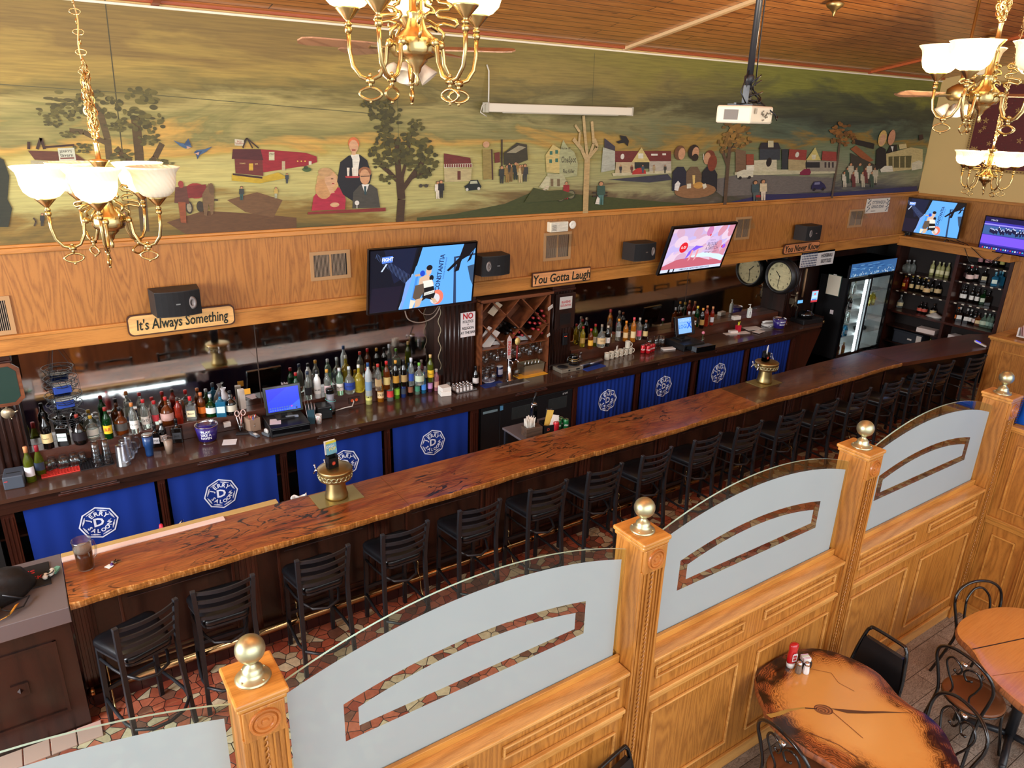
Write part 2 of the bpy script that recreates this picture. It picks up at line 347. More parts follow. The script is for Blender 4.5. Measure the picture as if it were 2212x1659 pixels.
BG={'clear':bottleglass('clear_bottle_glass',(225,232,226),.9),'green':bottleglass('green_bottle_glass',(24,96,40),.8),'dark':mat('dark_bottle_glass',(16,12,10),.07,coat=.6),
 'amber':bottleglass('amber_spirit',(150,74,24),.7),'yellow':bottleglass('yellow_spirit',(232,210,70),.75),'orange':bottleglass('orange_spirit',(222,140,40),.65),'blue':bottleglass('blue_bottle_glass',(60,150,190),.7),
 'white':mat('white_bottle',(228,228,224),.25,coat=.5),'redl':bottleglass('red_spirit',(190,60,36),.7),'lime':bottleglass('lime_spirit',(120,190,50),.6),'frost':mat('frosted_bottle',(196,204,206),.4,trans=.4),'lemon':mat('cloudy_lemon_bottle',(206,204,120),.3,trans=.3),
 'olive':bottleglass('olive_bottle_glass',(110,120,30),.6),'pale':mat('pale_cloudy_bottle',(186,184,120),.3,trans=.3),'pgreen':bottleglass('pale_green_bottle_glass',(190,225,200),.85),'deepblue':mat('deep_blue_bottle',(40,60,120),.15,trans=.2),'pink':mat('pink_spirit',(206,130,140),.2,trans=.4),'purple':mat('violet_label_bottle',(70,40,70),.2)}
def paintmat(name='painted_picture',emit=0,rough=.6,coat=0):
    m,n,l,p=nodes(name); a=n.new('ShaderNodeVertexColor'); a.layer_name='Col'
    if emit:
        p.inputs['Base Color'].default_value=(0.01,.01,.01,1); l.new(a.outputs[0],p.inputs['Emission Color']); p.inputs['Emission Strength'].default_value=emit; p.inputs['Roughness'].default_value=.2
    else:
        nn=noise(n,l,mapping(n,l,(3,3,14)).outputs[0],4,5,.7); r=ramp(n,[(.3,(200,200,200)),(.7,(255,255,255))]); l.new(nn.outputs[0],r.inputs[0])
        x=mixc(n,l,None,a.outputs[0],r.outputs[0],'MULTIPLY',.8); l.new(x.outputs[2],p.inputs['Base Color']); p.inputs['Roughness'].default_value=rough
    p.inputs['Coat Weight'].default_value=coat; return m
PAINT=paintmat(); SCREEN=paintmat('lit_screen',1.15); PRINT=paintmat('printed_label',0,.4)
class Paint:
    """flat pigment on a plane: o + u*x + v*y, each stroke a hair above the one below"""
    def __init__(s,o,u,v,n,base=0,step=.0002): s.o=Vector(o);s.u=Vector(u);s.v=Vector(v);s.n=Vector(n);s.k=base;s.step=step;s.b=MB()
    def pt(s,x,y): return s.o+s.u*x+s.v*y+s.n*s.k
    def poly(s,pts,c,mat=0):
        s.k+=s.step; s.b.add([s.pt(*p) for p in pts],[tuple(range(len(pts)))],mat,False,None,c); return s
    def rect(s,x0,y0,x1,y1,c): return s.poly([(x0,y0),(x1,y0),(x1,y1),(x0,y1)],c)
    def ell(s,x,y,rx,ry,c,n=14,a=0):
        ca,sa=math.cos(a),math.sin(a)
        return s.poly([(x+rx*math.cos(2*PI*i/n)*ca-ry*math.sin(2*PI*i/n)*sa,y+rx*math.cos(2*PI*i/n)*sa+ry*math.sin(2*PI*i/n)*ca) for i in range(n)],c)
    def line(s,pts,w,c):
        s.k+=s.step
        for (a,b),(d,e) in zip(pts,pts[1:]):
            L=math.hypot(d-a,e-b) or 1e-6; nx,ny=-(e-b)/L*w/2,(d-a)/L*w/2
            s.b.add([s.pt(a+nx,b+ny),s.pt(a-nx,b-ny),s.pt(d-nx,e-ny),s.pt(d+nx,e+ny)],[(0,1,2,3)],0,False,None,c)
        return s
    def text(s,t,x,y,size,c,rot=0,sx=1,bold=0.0,align='CENTER',shear=0):
        s.k+=s.step; vs,fs=textmesh(t,size,bold,0,align,shear); ca,sa=math.cos(rot),math.sin(rot)
        s.b.add([s.pt(x+v[0]*sx*ca-v[1]*sa,y+v[0]*sx*sa+v[1]*ca) for v in vs],fs,0,False,None,c); return s
# ================================================================ THE ROOM
WY=7.08; MZ0=3.06; MZ1=4.926; SL=.188; EX=13.6; MIR=7.46
def ceil_z(y): return MZ1+SL*(WY-y)
b=MB(); b.box(-4,14.2,2.38,8.2,-.06,0); struct(b.build('floor',MOS))
b=MB(); b.box(-4,14.2,-3.5,2.38,-.06,0); struct(b.build('floor',PLANK))
L=10.8; a=math.atan(SL)
b=MB(); b.box(-4,14.6,-L,0,0,.08)
o=struct(b.build('ceiling',PINE)); o.matrix_world=T(0,WY+.02,MZ1+.035)@Rx(-a)
b=MB(); b.box(-4,EX,WY,WY+.1,2.22,MZ0); b.box(-4,EX,WY,8.1,2.2,2.24,1); b.box(-4,14.2,7.66,7.8,0,2.3,1); b.box(-4,14.2,WY,WY+.12,MZ0,5.4,2)
struct(b.build('wall_back',[OAKV,DARK,YELW]))
b=MB(); b.box(EX,EX+.12,-3,WY+.1,MZ0,7.6,0); b.box(EX,EX+.12,5.2,WY+.1,2.33,MZ0,1); b.box(EX,EX+.12,-3,5.2,0,MZ0,1); b.box(EX,EX+.5,5.24,7.8,0,.03,2); b.box(EX+.45,EX+.5,5.2,7.8,0,2.4,2); b.box(EX+.115,EX+.5,5.12,5.25,0,2.4,2)
struct(b.build('wall_right',[YELW,OAKV,DARK]))
def trim(n,m,*boxes,bev=.006):
    b=MB()
    for q in boxes: b.box(*q)
    o=b.build('trim_%d'%n,m,bevel=bev); return struct(o)
trim(1,OAKH,(-4,EX,WY-.035,WY,MZ0-.025,MZ0+.02),(-4,EX,WY-.02,WY,MZ0+.02,MZ0+.045))
trim(2,OAKH,(-4,EX-.02,WY-.03,WY,2.205,2.345),(-4,EX-.02,WY-.045,WY,2.345,2.375))
trim(3,P((150,72,38),.45),(-4,EX,WY-.05,WY,4.95,5.03))
trim(4,P((226,214,190),.6),(-4,EX,WY-.022,WY-.002,4.915,4.935))
trim(5,OAKY,(EX-.035,EX,5.24,WY,MZ0-.025,MZ0+.02))
trim(9,OAKV,(EX-.02,EX,5.14,5.245,0,2.17))
for n,x,m in ((6,6.33,P((212,176,128),.5)),(7,11.4,P((176,84,40),.4)),(8,1.26,P((140,64,30),.4))):
    b=MB(); b.box(x-.03,x+.03,-L+.2,-.02,-.03,.0)
    o=struct(b.build('trim_%d'%n,m)); o.matrix_world=T(0,WY+.02,MZ1+.035)@Rx(-a)
# end-wall ledge with the televisions
b=MB(); b.box(EX-.38,EX,5.2,WY,2.30,2.345); b.box(EX-.34,EX,5.2,WY,2.17,2.30); tag(b.build('wall_ledge',OAKY,bevel=.006),'oak ledge along the end wall carrying the two televisions','ledge')
# sunk tile strip at the foot of the steel counter
b=MB()
for i in range(12):
    x=-2.0+i*.16
    b.box(x+.004,x+.156,4.83,4.99,0,.012)
tag(b.build('tile_strip',P((206,170,158),.4),bevel=.003),'row of square pink floor tiles at the foot of the steel counter','tile')
# ================================================================ THE MURAL
def mural():
    m,n,l,p=nodes('mural_paint_ground')
    tc=n.new('ShaderNodeTexCoord'); sx=n.new('ShaderNodeSeparateXYZ'); l.new(tc.outputs['Object'],sx.inputs[0])
    nn=noise(n,l,mapping(n,l,(.55,1,2.6)).outputs[0],1.3,5,.6,.8)
    ma=n.new('ShaderNodeMath'); ma.operation='MULTIPLY_ADD'; ma.inputs[1].default_value=.55; l.new(nn.outputs[0],ma.inputs[0])
    mr=n.new('ShaderNodeMapRange'); mr.inputs[1].default_value=MZ0; mr.inputs[2].default_value=MZ1; mr.inputs[3].default_value=-.27; mr.inputs[4].default_value=.73; l.new(sx.outputs[2],mr.inputs[0]); l.new(mr.outputs[0],ma.inputs[2])
    rl=ramp(n,[(0,(84,75,29)),(.10,(132,104,41)),(.19,(177,168,100)),(.34,(189,175,102)),(.42,(170,150,70)),(.46,(196,152,68)),(.52,(127,120,63)),(.60,(164,148,84)),(.68,(111,98,43)),(.78,(155,129,56)),(.9,(123,98,41))])
    rr=ramp(n,[(0,(50,54,31)),(.10,(77,75,75)),(.19,(136,134,104)),(.30,(118,127,95)),(.42,(104,113,79)),(.48,(143,111,45)),(.55,(82,95,75)),(.66,(50,56,45)),(.78,(70,75,50)),(.9,(118,118,50))])
    l.new(ma.outputs[0],rl.inputs[0]); l.new(ma.outputs[0],rr.inputs[0])
    mx=n.new('ShaderNodeMapRange'); mx.inputs[1].default_value=3; mx.inputs[2].default_value=9.5; l.new(sx.outputs[0],mx.inputs[0])
    c=mixc(n,l,mx.outputs[0],rl.outputs[0],rr.outputs[0])
    br=noise(n,l,mapping(n,l,(.9,1,22)).outputs[0],3,3,.6); rb=ramp(n,[(.35,(222,222,222)),(.62,(255,255,255))]); l.new(br.outputs[0],rb.inputs[0])
    f=mixc(n,l,None,c.outputs[2],rb.outputs[0],'MULTIPLY',1); l.new(f.outputs[2],p.inputs['Base Color']); p.inputs['Roughness'].default_value=.55
    q=Paint((0,WY-.004,0),(1,0,0),(0,0,1),(0,-1,0),.0015,.000015)
    def W(u,v): r=at(u,v,y=WY); return (min(r[0],EX-.012),r[2])
    def pl(c,*pts): q.poly([W(*t) for t in pts],c)
    def ln(c,w,*pts): q.line([W(*t) for t in pts],w,c)
    def el(c,u,v,ru,rv):
        x,z=W(u,v); x2,_=W(u+ru,v); _,z2=W(u,v-rv); q.ell(x,z,abs(x2-x),abs(z2-z),c)
    def tx(t,u,v,h,c,bold=.01,sx=1):
        x,z=W(u,v); _,z2=W(u,v-h); q.text(t,x,z,abs(z2-z)*1.25,c,0,sx,bold)
    rnd=random.Random(4)
    def leaves(u,v,ru,rv,c,n=30):
        for i in range(n):
            t=rnd.random()*2*PI; r=rnd.random()**.6; k=rnd.uniform(.75,1.15)
            el(tuple(int(x*k) for x in c),u+ru*r*math.cos(t),v+rv*r*math.sin(t),ru*rnd.uniform(.12,.28),rv*rnd.uniform(.12,.26))
    def person(u,v,h,coat,head,legs=None,hair=None):
        wd=h*.17
        pl(legs or coat,(u-wd*.7,v-h*.5),(u+wd*.7,v-h*.5),(u+wd*.55,v),(u+wd*.1,v),(u,v-h*.4),(u-wd*.15,v),(u-wd*.6,v))
        pl(coat,(u-wd,v-h*.82),(u+wd,v-h*.82),(u+wd*1.05,v-h*.42),(u-wd*1.05,v-h*.42)); el(hair or (60,40,24),u,v-h*.92,wd*.62,h*.1); el(head,u,v-h*.9,wd*.48,h*.085)
    SK=(196,140,96)
    # panel seams of the canvas
    ln((70,64,36),.008,(226,-5),(286,520)); ln((84,80,46),.006,(-60,178),(330,205),(800,245)); ln((80,82,50),.005,(858,195),(860,300)); ln((74,74,44),.005,(1284,115),(1278,240))
    # broad ground patches
    for c,pts in (((98,66,36),((360,480),(440,455),(560,462),(640,470),(640,500),(400,505))),((110,78,46),((490,432),(555,415),(610,432),(590,470),(530,458))),((66,72,30),((900,470),(980,462),(1090,440),(1160,410),(1250,420),(1480,440),(1480,452),(900,487))),((46,44,86),((1560,440),(1650,420),(1800,416),(1980,402),(1988,416),(1560,446))),((112,104,96),((1520,392),(1600,376),(1800,384),(1800,412),(1640,420),(1560,424)))): pl(c,*pts)
    # oak trees on the left
    for c,w_,pts in (((84,64,32),.07,((313,500),(305,410),(300,330),(292,250))),((84,64,32),.05,((305,400),(282,350),(250,320))),((84,64,32),.045,((308,370),(335,340),(350,310))),((92,74,40),.05,((236,345),(232,300),(215,240),(190,215))),((92,74,40),.04,((232,310),(180,285),(150,282)))): ln(c,w_,*pts)
    for u,v,ru,rv in ((140,215,42,18),(110,240,30,16),(160,240,30,20),(300,215,42,26),(245,235,28,24),(330,265,24,20),(295,260,30,22),(320,300,26,14),(330,355,26,12),(150,290,22,8),(250,270,24,14),(262,335,26,12),(190,212,30,20),(115,262,20,14),(350,355,26,12),(180,320,20,12)): leaves(u,v,ru,rv,(92,84,38),26)
    # old tavern behind the left chandelier
    pl((96,54,34),(60,325),(156,328),(190,350),(75,345)); pl((176,166,130),(66,346),(188,350),(194,402),(70,398)); pl((90,50,44),(66,390),(194,396),(194,406),(66,402)); ln((60,36,22),.02,(62,322),(62,306)); ln((60,36,22),.02,(80,322),(88,298),(96,322)); ln((60,36,22),.015,(92,318),(160,313)); pl((196,196,170),(124,320),(160,319),(164,346),(128,348)); tx("JERRY'S",142,327,6,(60,50,40)); tx('tavern',144,335,8,(50,40,34)); ln((120,60,50),.01,(130,342),(160,341))
    # big dark figure at the far left
    pl((44,46,28),(-20,330),(8,345),(20,380),(16,430),(26,450),(18,490),(-20,490))
    # figures under the left trees
    person(91,488,28,(52,50,44),SK); ln((70,54,36),.012,(72,470),(78,478),(74,488)); ln((70,54,36),.012,(110,470),(104,478),(108,488))
    person(205,485,30,(110,74,50),SK); person(240,514,32,(196,176,60),SK); person(268,492,34,(92,54,40),SK)
    # bluebirds
    for u,v,s in ((400,315,1),(432,328,-1)):
        pl((70,96,124),(u-26*s,v-12),(u-10*s,v-6),(u+8*s,v-4),(u+14*s,v+2),(u,v+6),(u-12*s,v)); pl((54,74,104),(u-4*s,v-2),(u+6*s,v-16*s),(u+12*s,v-2)); pl((190,150,130),(u+2*s,v),(u+12*s,v+3),(u+4*s,v+7))
    # horse and red cart with coachman
    el((150,50,44),422,412,22,17); pl((120,40,34),(402,402),(444,398),(446,425),(404,428)); el((60,50,36),408,448,8,14); el((150,140,110),408,448,5,10); el((60,50,36),432,446,8,12); ln((60,44,30),.015,(440,430),(470,432))
    pl((96,56,40),(378,404),(402,402),(408,440),(376,438)); pl((140,74,40),(384,436),(400,436),(402,482),(390,480)); el((150,60,50),390,398,6,8)
    pl((116,88,56),(436,420),(450,396),(458,400),(462,425),(460,462),(455,464),(450,440),(446,466),(440,464)); el((104,78,50),456,408,6,13)
    # red barn tavern
    pl((150,34,40),(562,322),(660,330),(683,338),(684,350),(660,358),(562,373)); pl((80,32,30),(502,322),(562,322),(568,346),(500,343)); pl((108,46,36),(506,343),(566,346),(568,380),(508,374)); pl((190,158,40),(500,376),(566,382),(600,372),(620,384),(560,396),(500,390)); pl((60,34,28),(502,374),(566,382),(566,386),(502,378))
    for c,a_,d in (((200,160,50),(537,353),(546,368)),((196,190,150),(580,328),(592,346)),((190,170,130),(608,348),(615,368)),((210,200,170),(666,348),(672,356))): pl(c,(a_[0],a_[1]),(d[0],a_[1]),(d[0],d[1]),(a_[0],d[1]))
    for u in (642,650,658): el((224,180,80),u,348,1.6,1.6)
    pl((200,190,160),(506,300),(526,302),(526,315),(506,314)); tx('Jerry',516,305,4,(160,40,40)); tx('TAVERN',516,310,4,(150,40,40)); ln((56,40,30),.012,(524,318),(532,298),(558,320)); ln((56,40,30),.012,(530,300),(524,320)); ln((56,40,30),.012,(534,300),(545,320)); tx('1957',586,333,5,(60,40,30)); tx('STEAKS',523,353,3,(220,190,120)); tx('BAR',553,354,3,(220,190,120)); el((74,96,50),662,366,10,5); el((60,70,40),660,362,5,4)
    person(619,396,22,(60,66,70),SK); person(521,432,30,(60,64,60),SK,(50,80,76)); person(595,428,24,(190,160,80),SK,(170,170,140))
    # large red-haired portrait group with blond woman, waitress and man in suit
    pl((130,44,36),(664,458),(832,448),(832,456),(664,463)); pl((170,38,58),(672,455),(676,425),(690,408),(720,400),(738,408),(746,430),(744,452)); el((200,158,100),707,392,24,26); el((196,146,92),698,408,18,22); el((206,160,116),713,388,13,17); pl((206,160,116),(704,400),(716,402),(722,416),(712,418)); el((190,150,100),702,372,16,10); ln((90,60,40),.008,(714,386),(719,386)); ln((150,40,40),.01,(716,396),(721,396)); el((206,160,116),722,442,10,5)
    pl((26,26,30),(727,392),(734,350),(752,336),(776,334),(792,346),(802,378),(798,396),(776,400),(770,440),(740,420)); pl((226,220,200),(756,334),(774,333),(776,344),(770,384),(762,384),(760,344)); el((206,110,60),763,310,12,14); el((208,160,118),763,316,10,14); ln((150,50,40),.012,(759,324),(767,324)); el((214,170,124),763,331,5,4); pl((170,50,50),(744,380),(776,380),(774,384),(746,384)); 
    for u in (751,762,770): pl((224,212,190),(u-3,362),(u+3,362),(u+2,380),(u-2,380))
    pl((70,66,56),(760,450),(762,415),(776,400),(800,398),(814,408),(820,448)); pl((226,222,208),(780,398),(796,398),(790,415),(786,415)); pl((40,70,74),(785,402),(790,402),(790,420),(786,420)); el((150,96,60),787,372,14,12); el((204,152,108),787,382,11,17); ln((100,70,50),.01,(778,381),(797,380)); el((220,214,200),770,438,5,5); ln((220,214,200),.008,(770,440),(770,450))
    # big green tree
    for w_,pts in ((.09,((862,490),(866,430),(862,380))),(.065,((862,400),(858,350),(858,300))),(.045,((862,395),(838,370),(820,355))),(.05,((868,410),(890,378),(912,350))),(.035,((866,390),(880,330),(886,290))),(.04,((885,385),(910,372),(930,370)))): ln((70,48,26),w_,*pts)
    for u,v,ru,rv in ((812,238,22,22),(830,262,26,24),(850,255,22,22),(830,290,22,20),(898,272,16,16),(880,300,24,22),(905,320,28,26),(925,345,20,22),(815,325,20,22),(845,320,26,24),(870,340,24,20),(825,355,24,12),(895,350,26,20),(833,385,18,12),(915,375,24,16),(790,224,12,8),(835,222,14,10)): leaves(u,v,ru,rv,(80,74,30),26)
    # stone shop, couple, dark car, motorbike
    pl((186,170,120),(957,362),(1017,364),(1015,391),(958,393)); pl((110,44,36),(957,331),(1014,341),(1016,356),(957,360)); pl((214,206,176),(957,354),(1018,353),(1018,361),(957,362)); 
    for i in range(12): ln((120,44,38),.02,(960+i*5,354),(960+i*5,361))
    pl((100,50,36),(986,369),(993,369),(993,388),(986,388)); person(944,429,38,(230,220,196),SK,(226,216,190)); person(951,427,38,(40,38,36),SK); pl((26,34,32),(1001,402),(1010,396),(1014,389),(1030,388),(1034,396),(1038,402),(1034,409),(1006,412)); pl((180,180,150),(1014,391),(1028,390),(1030,396),(1013,397)); el((200,196,180),1007,409,3,3.5); el((200,196,180),1032,407,3,3.5); ln((60,60,50),.01,(904,400),(924,399)); el((70,64,50),907,401,4,4); el((70,64,50),919,401,4,4)
    # doorway with bar interior and patrons
    pl((150,130,70),(1040,322),(1060,324),(1062,386),(1042,388)); el((196,150,110),1048,312,7,7); ln((60,44,34),.02,(1082,386),(1082,301)); ln((76,50,36),.02,(1060,322),(1062,388)); pl((110,48,36),(1066,330),(1077,328),(1078,350),(1067,352)); pl((60,54,36),(1086,330),(1114,308),(1136,312),(1138,345),(1120,352),(1086,356)); pl((150,140,110),(1092,330),(1118,314),(1134,318),(1112,330)); 
    for i,(u,v) in enumerate(((1082,396),(1094,394),(1101,392),(1112,388),(1122,394),(1132,392),(1098,372),(1116,372),(1126,376))): person(u,v,38 if i<6 else 20,((54,56,50),(150,118,60),(116,90,50),(40,50,46),(190,170,120),(60,60,56))[i%6],SK)
    # sign house with the flea killer lettering
    pl((200,178,110),(1176,335),(1192,312),(1208,322),(1206,374),(1178,372)); pl((166,166,120),(1206,330),(1214,302),(1224,318),(1238,328),(1246,352),(1244,380),(1206,384)); pl((176,172,130),(1180,374),(1214,376),(1222,392),(1216,404),(1180,402)); pl((196,190,150),(1162,404),(1178,380),(1186,384),(1182,410)); 
    for i in range(9): pl((210,190,160),(1146+i*4,433-i*3.6),(1152+i*4,433-i*3.6),(1152+i*4,430-i*3.6),(1146+i*4,430-i*3.6))
    for u,v in ((1188,330),(1200,328),(1187,348),(1200,346)): pl((60,110,90),(u-3,v-4),(u+3,v-4),(u+3,v+4),(u-3,v+4))
    for u in (1190,1204): pl((120,100,70),(u-3,386),(u+3,386),(u+3,402),(u-3,402))
    tx('Home of',1219,320,6,(54,40,28)); tx('OneSpot',1226,345,15,(48,34,24),.005,.62); tx('Flea Killer',1226,370,10,(48,34,24),.005,.66)
    el((60,54,40),1209,424,10,11); el((118,114,80),1209,424,8.5,9.5); el((60,54,40),1231,420,9,10); el((118,114,80),1231,420,7.5,8.5); person(1221,430,38,(150,40,40),SK); pl((70,74,34),(1130,437),(1150,405),(1180,412),(1210,410),(1240,420),(1210,432))
    # bare tree and man with dog on a bench
    ln((190,158,104),.085,(1262,465),(1264,400),(1266,345)); 
    for w_,pts in ((.045,((1266,350),(1254,322),(1236,300))),(.04,((1267,345),(1262,300),(1258,250))),(.04,((1268,345),(1280,310),(1276,262))),(.04,((1270,340),(1288,318),(1282,300))),(.03,((1248,312),(1250,285),(1240,270)))): ln((190,162,112),w_,*pts)
    ln((54,44,32),.02,(1278,416),(1310,416)); ln((54,44,32),.02,(1278,424),(1310,422)); person(1296,442,50,(60,86,70),SK,(80,120,110)); pl((226,216,196),(1283,440),(1288,424),(1293,428),(1292,441))
    # crow, white house, brick tavern with gable and red pickup
    pl((30,28,26),(1328,306),(1340,302),(1336,292),(1350,294),(1356,304),(1354,316),(1346,308),(1334,310)); pl((60,56,66),(1303,298),(1326,316),(1326,326),(1303,318)); pl((176,176,156),(1300,318),(1326,326),(1326,366),(1296,372)); pl((112,46,40),(1326,326),(1447,326),(1447,350),(1326,350)); pl((190,170,130),(1328,350),(1370,350),(1370,376),(1326,376)); pl((180,170,150),(1400,348),(1447,348),(1447,372),(1400,374)); pl((204,184,116),(1362,350),(1383,318),(1402,350)); pl((40,44,40),(1368,350),(1400,350),(1400,364),(1368,364)); pl((200,190,150),(1320,374),(1448,368),(1448,374),(1322,380)); pl((180,52,44),(1363,371),(1374,363),(1382,362),(1392,368),(1393,375),(1363,377)); el((220,214,196),1342,338,4,6); pl((220,214,190),(1376,331),(1387,331),(1387,342),(1376,342)); pl((224,220,200),(1404,332),(1418,332),(1418,336),(1404,336)); pl((224,220,200),(1428,331),(1436,331),(1436,335),(1428,335)); pl((60,60,70),(1310,388),(1440,376),(1450,388),(1400,394)); 
    for i in range(5): person(1338+i*24,374,18,((50,50,50),(100,60,50),(60,80,90),(170,150,110),(60,60,50))[i],SK)
    # three drinkers at a table
    for u,c,hc,h in ((1466,(34,36,50),(110,72,44),340),(1496,(112,88,62),(44,30,22),338),(1530,(30,30,36),(116,56,34),350)):
        pl(c,(u-17,412),(u-16,372),(u-6,360),(u+8,360),(u+17,376),(u+16,412)); el(hc,u,h-10,12,16); el((200,148,108),u+(4 if u<1520 else -5),h-8,7.5,13)
    el((44,30,22),1499,340,7,8); el((130,60,36),1536,352,10,18); el((146,104,66),1500,412,44,16); pl((226,190,110),(1493,378),(1499,378),(1498,398),(1494,398)); el((204,150,70),1506,400,11,7); pl((226,216,186),(1481,397),(1490,396),(1490,406),(1481,407)); pl((226,216,186),(1514,398),(1522,396),(1524,404),(1517,408)); ln((224,216,200),.012,(1517,345),(1517,332)); pl((230,226,214),(1455,398),(1462,390),(1467,396),(1462,412),(1454,410))
    # row of shops with trees
    ln((92,70,50),.07,(1563,443),(1568,380),(1574,310)); ln((92,70,50),.05,(1570,360),(1556,320)); ln((92,70,50),.04,(1574,330),(1592,300))
    for u,v,ru,rv in ((1580,275,30,20),(1600,290,26,22),(1562,310,16,20),(1590,312,22,16)): leaves(u,v,ru,rv,(140,104,48),22)
    pl((196,188,150),(1584,372),(1640,366),(1800,366),(1802,374),(1640,378),(1584,378)); pl((120,92,66),(1586,322),(1608,326),(1608,370),(1586,372)); pl((150,70,48),(1609,333),(1625,333),(1625,356),(1609,356)); pl((206,196,160),(1626,346),(1675,344),(1675,370),(1626,370)); pl((40,38,44),(1636,322),(1642,308),(1678,308),(1684,322)); pl((54,60,66),(1638,322),(1682,322),(1682,345),(1638,345)); pl((200,190,150),(1656,304),(1668,304),(1668,318),(1656,318)); el((30,26,24),1658,350,6,10); pl((46,50,54),(1686,322),(1700,322),(1698,366),(1686,366)); pl((150,60,50),(1702,322),(1740,324),(1738,346),(1700,344)); pl((176,156,110),(1700,344),(1738,346),(1738,368),(1700,368)); pl((206,188,110),(1738,346),(1758,318),(1770,346)); pl((150,60,50),(1774,326),(1804,328),(1804,348),(1772,346)); pl((150,140,120),(1740,346),(1804,348),(1802,370),(1740,370)); pl((36,36,40),(1737,350),(1768,350),(1768,362),(1737,362)); el((214,210,190),1719,334,4,6); pl((214,206,170),(1750,334),(1760,334),(1758,344),(1751,344)); 
    for u in (1780,1788,1796): pl((60,50,50),(u-2,350),(u+2,350),(u+2,362),(u-2,362))
    pl((214,206,176),(1588,372),(1604,366),(1624,368),(1624,382),(1590,384)); pl((230,222,196),(1609,357),(1626,356),(1626,368),(1609,368)); el((40,36,36),1596,384,3.4,3.4); el((40,36,36),1616,383,3.4,3.4); pl((130,30,62),(1725,372),(1734,365),(1746,364),(1749,372),(1746,378),(1725,378)); pl((34,30,74),(1750,402),(1756,392),(1770,391),(1778,398),(1782,406),(1776,409),(1750,409)); pl((120,120,150),(1757,394),(1768,393),(1768,398),(1756,399)); el((20,20,30),1756,409,3,3.4); el((20,20,30),1775,408,3,3.4)
    person(1629,434,44,(66,84,86),SK,(90,100,96)); person(1646,432,44,(220,200,160),SK,(226,206,180)); pl((170,40,40),(1630,421),(1640,421),(1640,426),(1630,426)); pl((70,60,50),(1630,426),(1640,426),(1640,432),(1630,432))
    ln((92,74,56),.05,(1794,428),(1806,350),(1812,300)); 
    for u,v,ru,rv in ((1815,280,24,16),(1828,300,20,16),(1805,300,16,14)): leaves(u,v,ru,rv,(128,84,36),20)
    # crowd under an awning, portrait couple, white store
    pl((34,30,28),(1842,300),(1886,310),(1884,322),(1846,312)); pl((150,84,46),(1834,322),(1846,314),(1884,346),(1870,352)); pl((60,54,42),(1834,330),(1880,352),(1894,360),(1890,400),(1836,392))
    for i in range(11):
        u=1822+i*6.6; person(u,404-(i%3)*9,34,((206,196,170),(60,80,60),(190,180,150),(110,50,46))[i%4],SK)
    pl((28,26,28),(1888,366),(1890,324),(1900,316),(1910,322),(1912,360),(1898,364)); el((206,170,96),1903,299,9,18); el((208,158,118),1903,302,6.5,13); pl((28,26,28),(1912,330),(1920,314),(1934,312),(1936,330),(1914,338)); el((198,140,104),1923,297,7.5,17); pl((224,220,206),(1921,316),(1927,316),(1925,328))
    pl((196,176,120),(1911,332),(1950,322),(1964,318),(1990,322),(1990,350),(1964,366),(1912,372)); pl((206,186,130),(1938,312),(1954,310),(1956,320),(1940,322)); pl((90,84,50),(1916,338),(1966,336),(1964,362),(1916,362)); 
    for u in (1926,1940,1952): ln((196,176,120),.03,(u,338),(u,362))
    pl((220,212,186),(1898,366),(1908,358),(1924,358),(1926,370),(1900,372)); pl((210,200,170),(1966,352),(1982,346),(1990,350),(1988,364),(1966,368)); pl((56,30,30),(1982,292),(1990,290),(1992,300),(1982,304))
    g=q.b; n0=len(g.v); g.box(-4,EX-.01,WY-.0045,WY-.0005,MZ0+.02,MZ1,1)
    tag(g.build('mural',[PAINT,m]),'long painted mural of townspeople, trees, birds and old taverns above the bar','mural')
mural()
# tapestry on the end wall
b=MB(); b.box(EX-.03,EX-.005,4.2,6.42,3.52,4.92,0); q=Paint((EX-.03,0,0),(0,-1,0),(0,0,1),(-1,0,0),.001,.00002); q.b=b
def tp(y0,z0,y1,z1,c): q.rect(-y1,z0,-y0,z1,c)
tp(4.2,3.52,6.42,4.92,(176,138,72)); tp(4.25,3.57,6.37,4.87,(96,24,18))
r=random.Random(8)
for i in range(46):
    y=r.uniform(4.3,6.32); z=r.uniform(3.62,4.82); s=r.uniform(.03,.05)
    for k in range(5):
        a_=k*1.25+i; q.ell(-y+s*.6*math.cos(a_),z+s*.6*math.sin(a_),s*.55,s*.2,(182,140,74),8,a_)
for i in range(150):
    y=r.uniform(4.3,6.32); z=r.uniform(3.6,4.84); q.ell(-y,z,.008,.008,((130,70,60),(70,60,40))[i%2],6)
for i in range(40): q.ell(-(6.395),3.55+i*.034,.012,.008,(90,50,20),6); q.ell(-(4.3+i*.052),3.545,.014,.009,(90,50,20),6)
tag(b.build('tapestry',[PAINT]),'dark red tapestry with golden leaves hanging on the yellow end wall','tapestry')
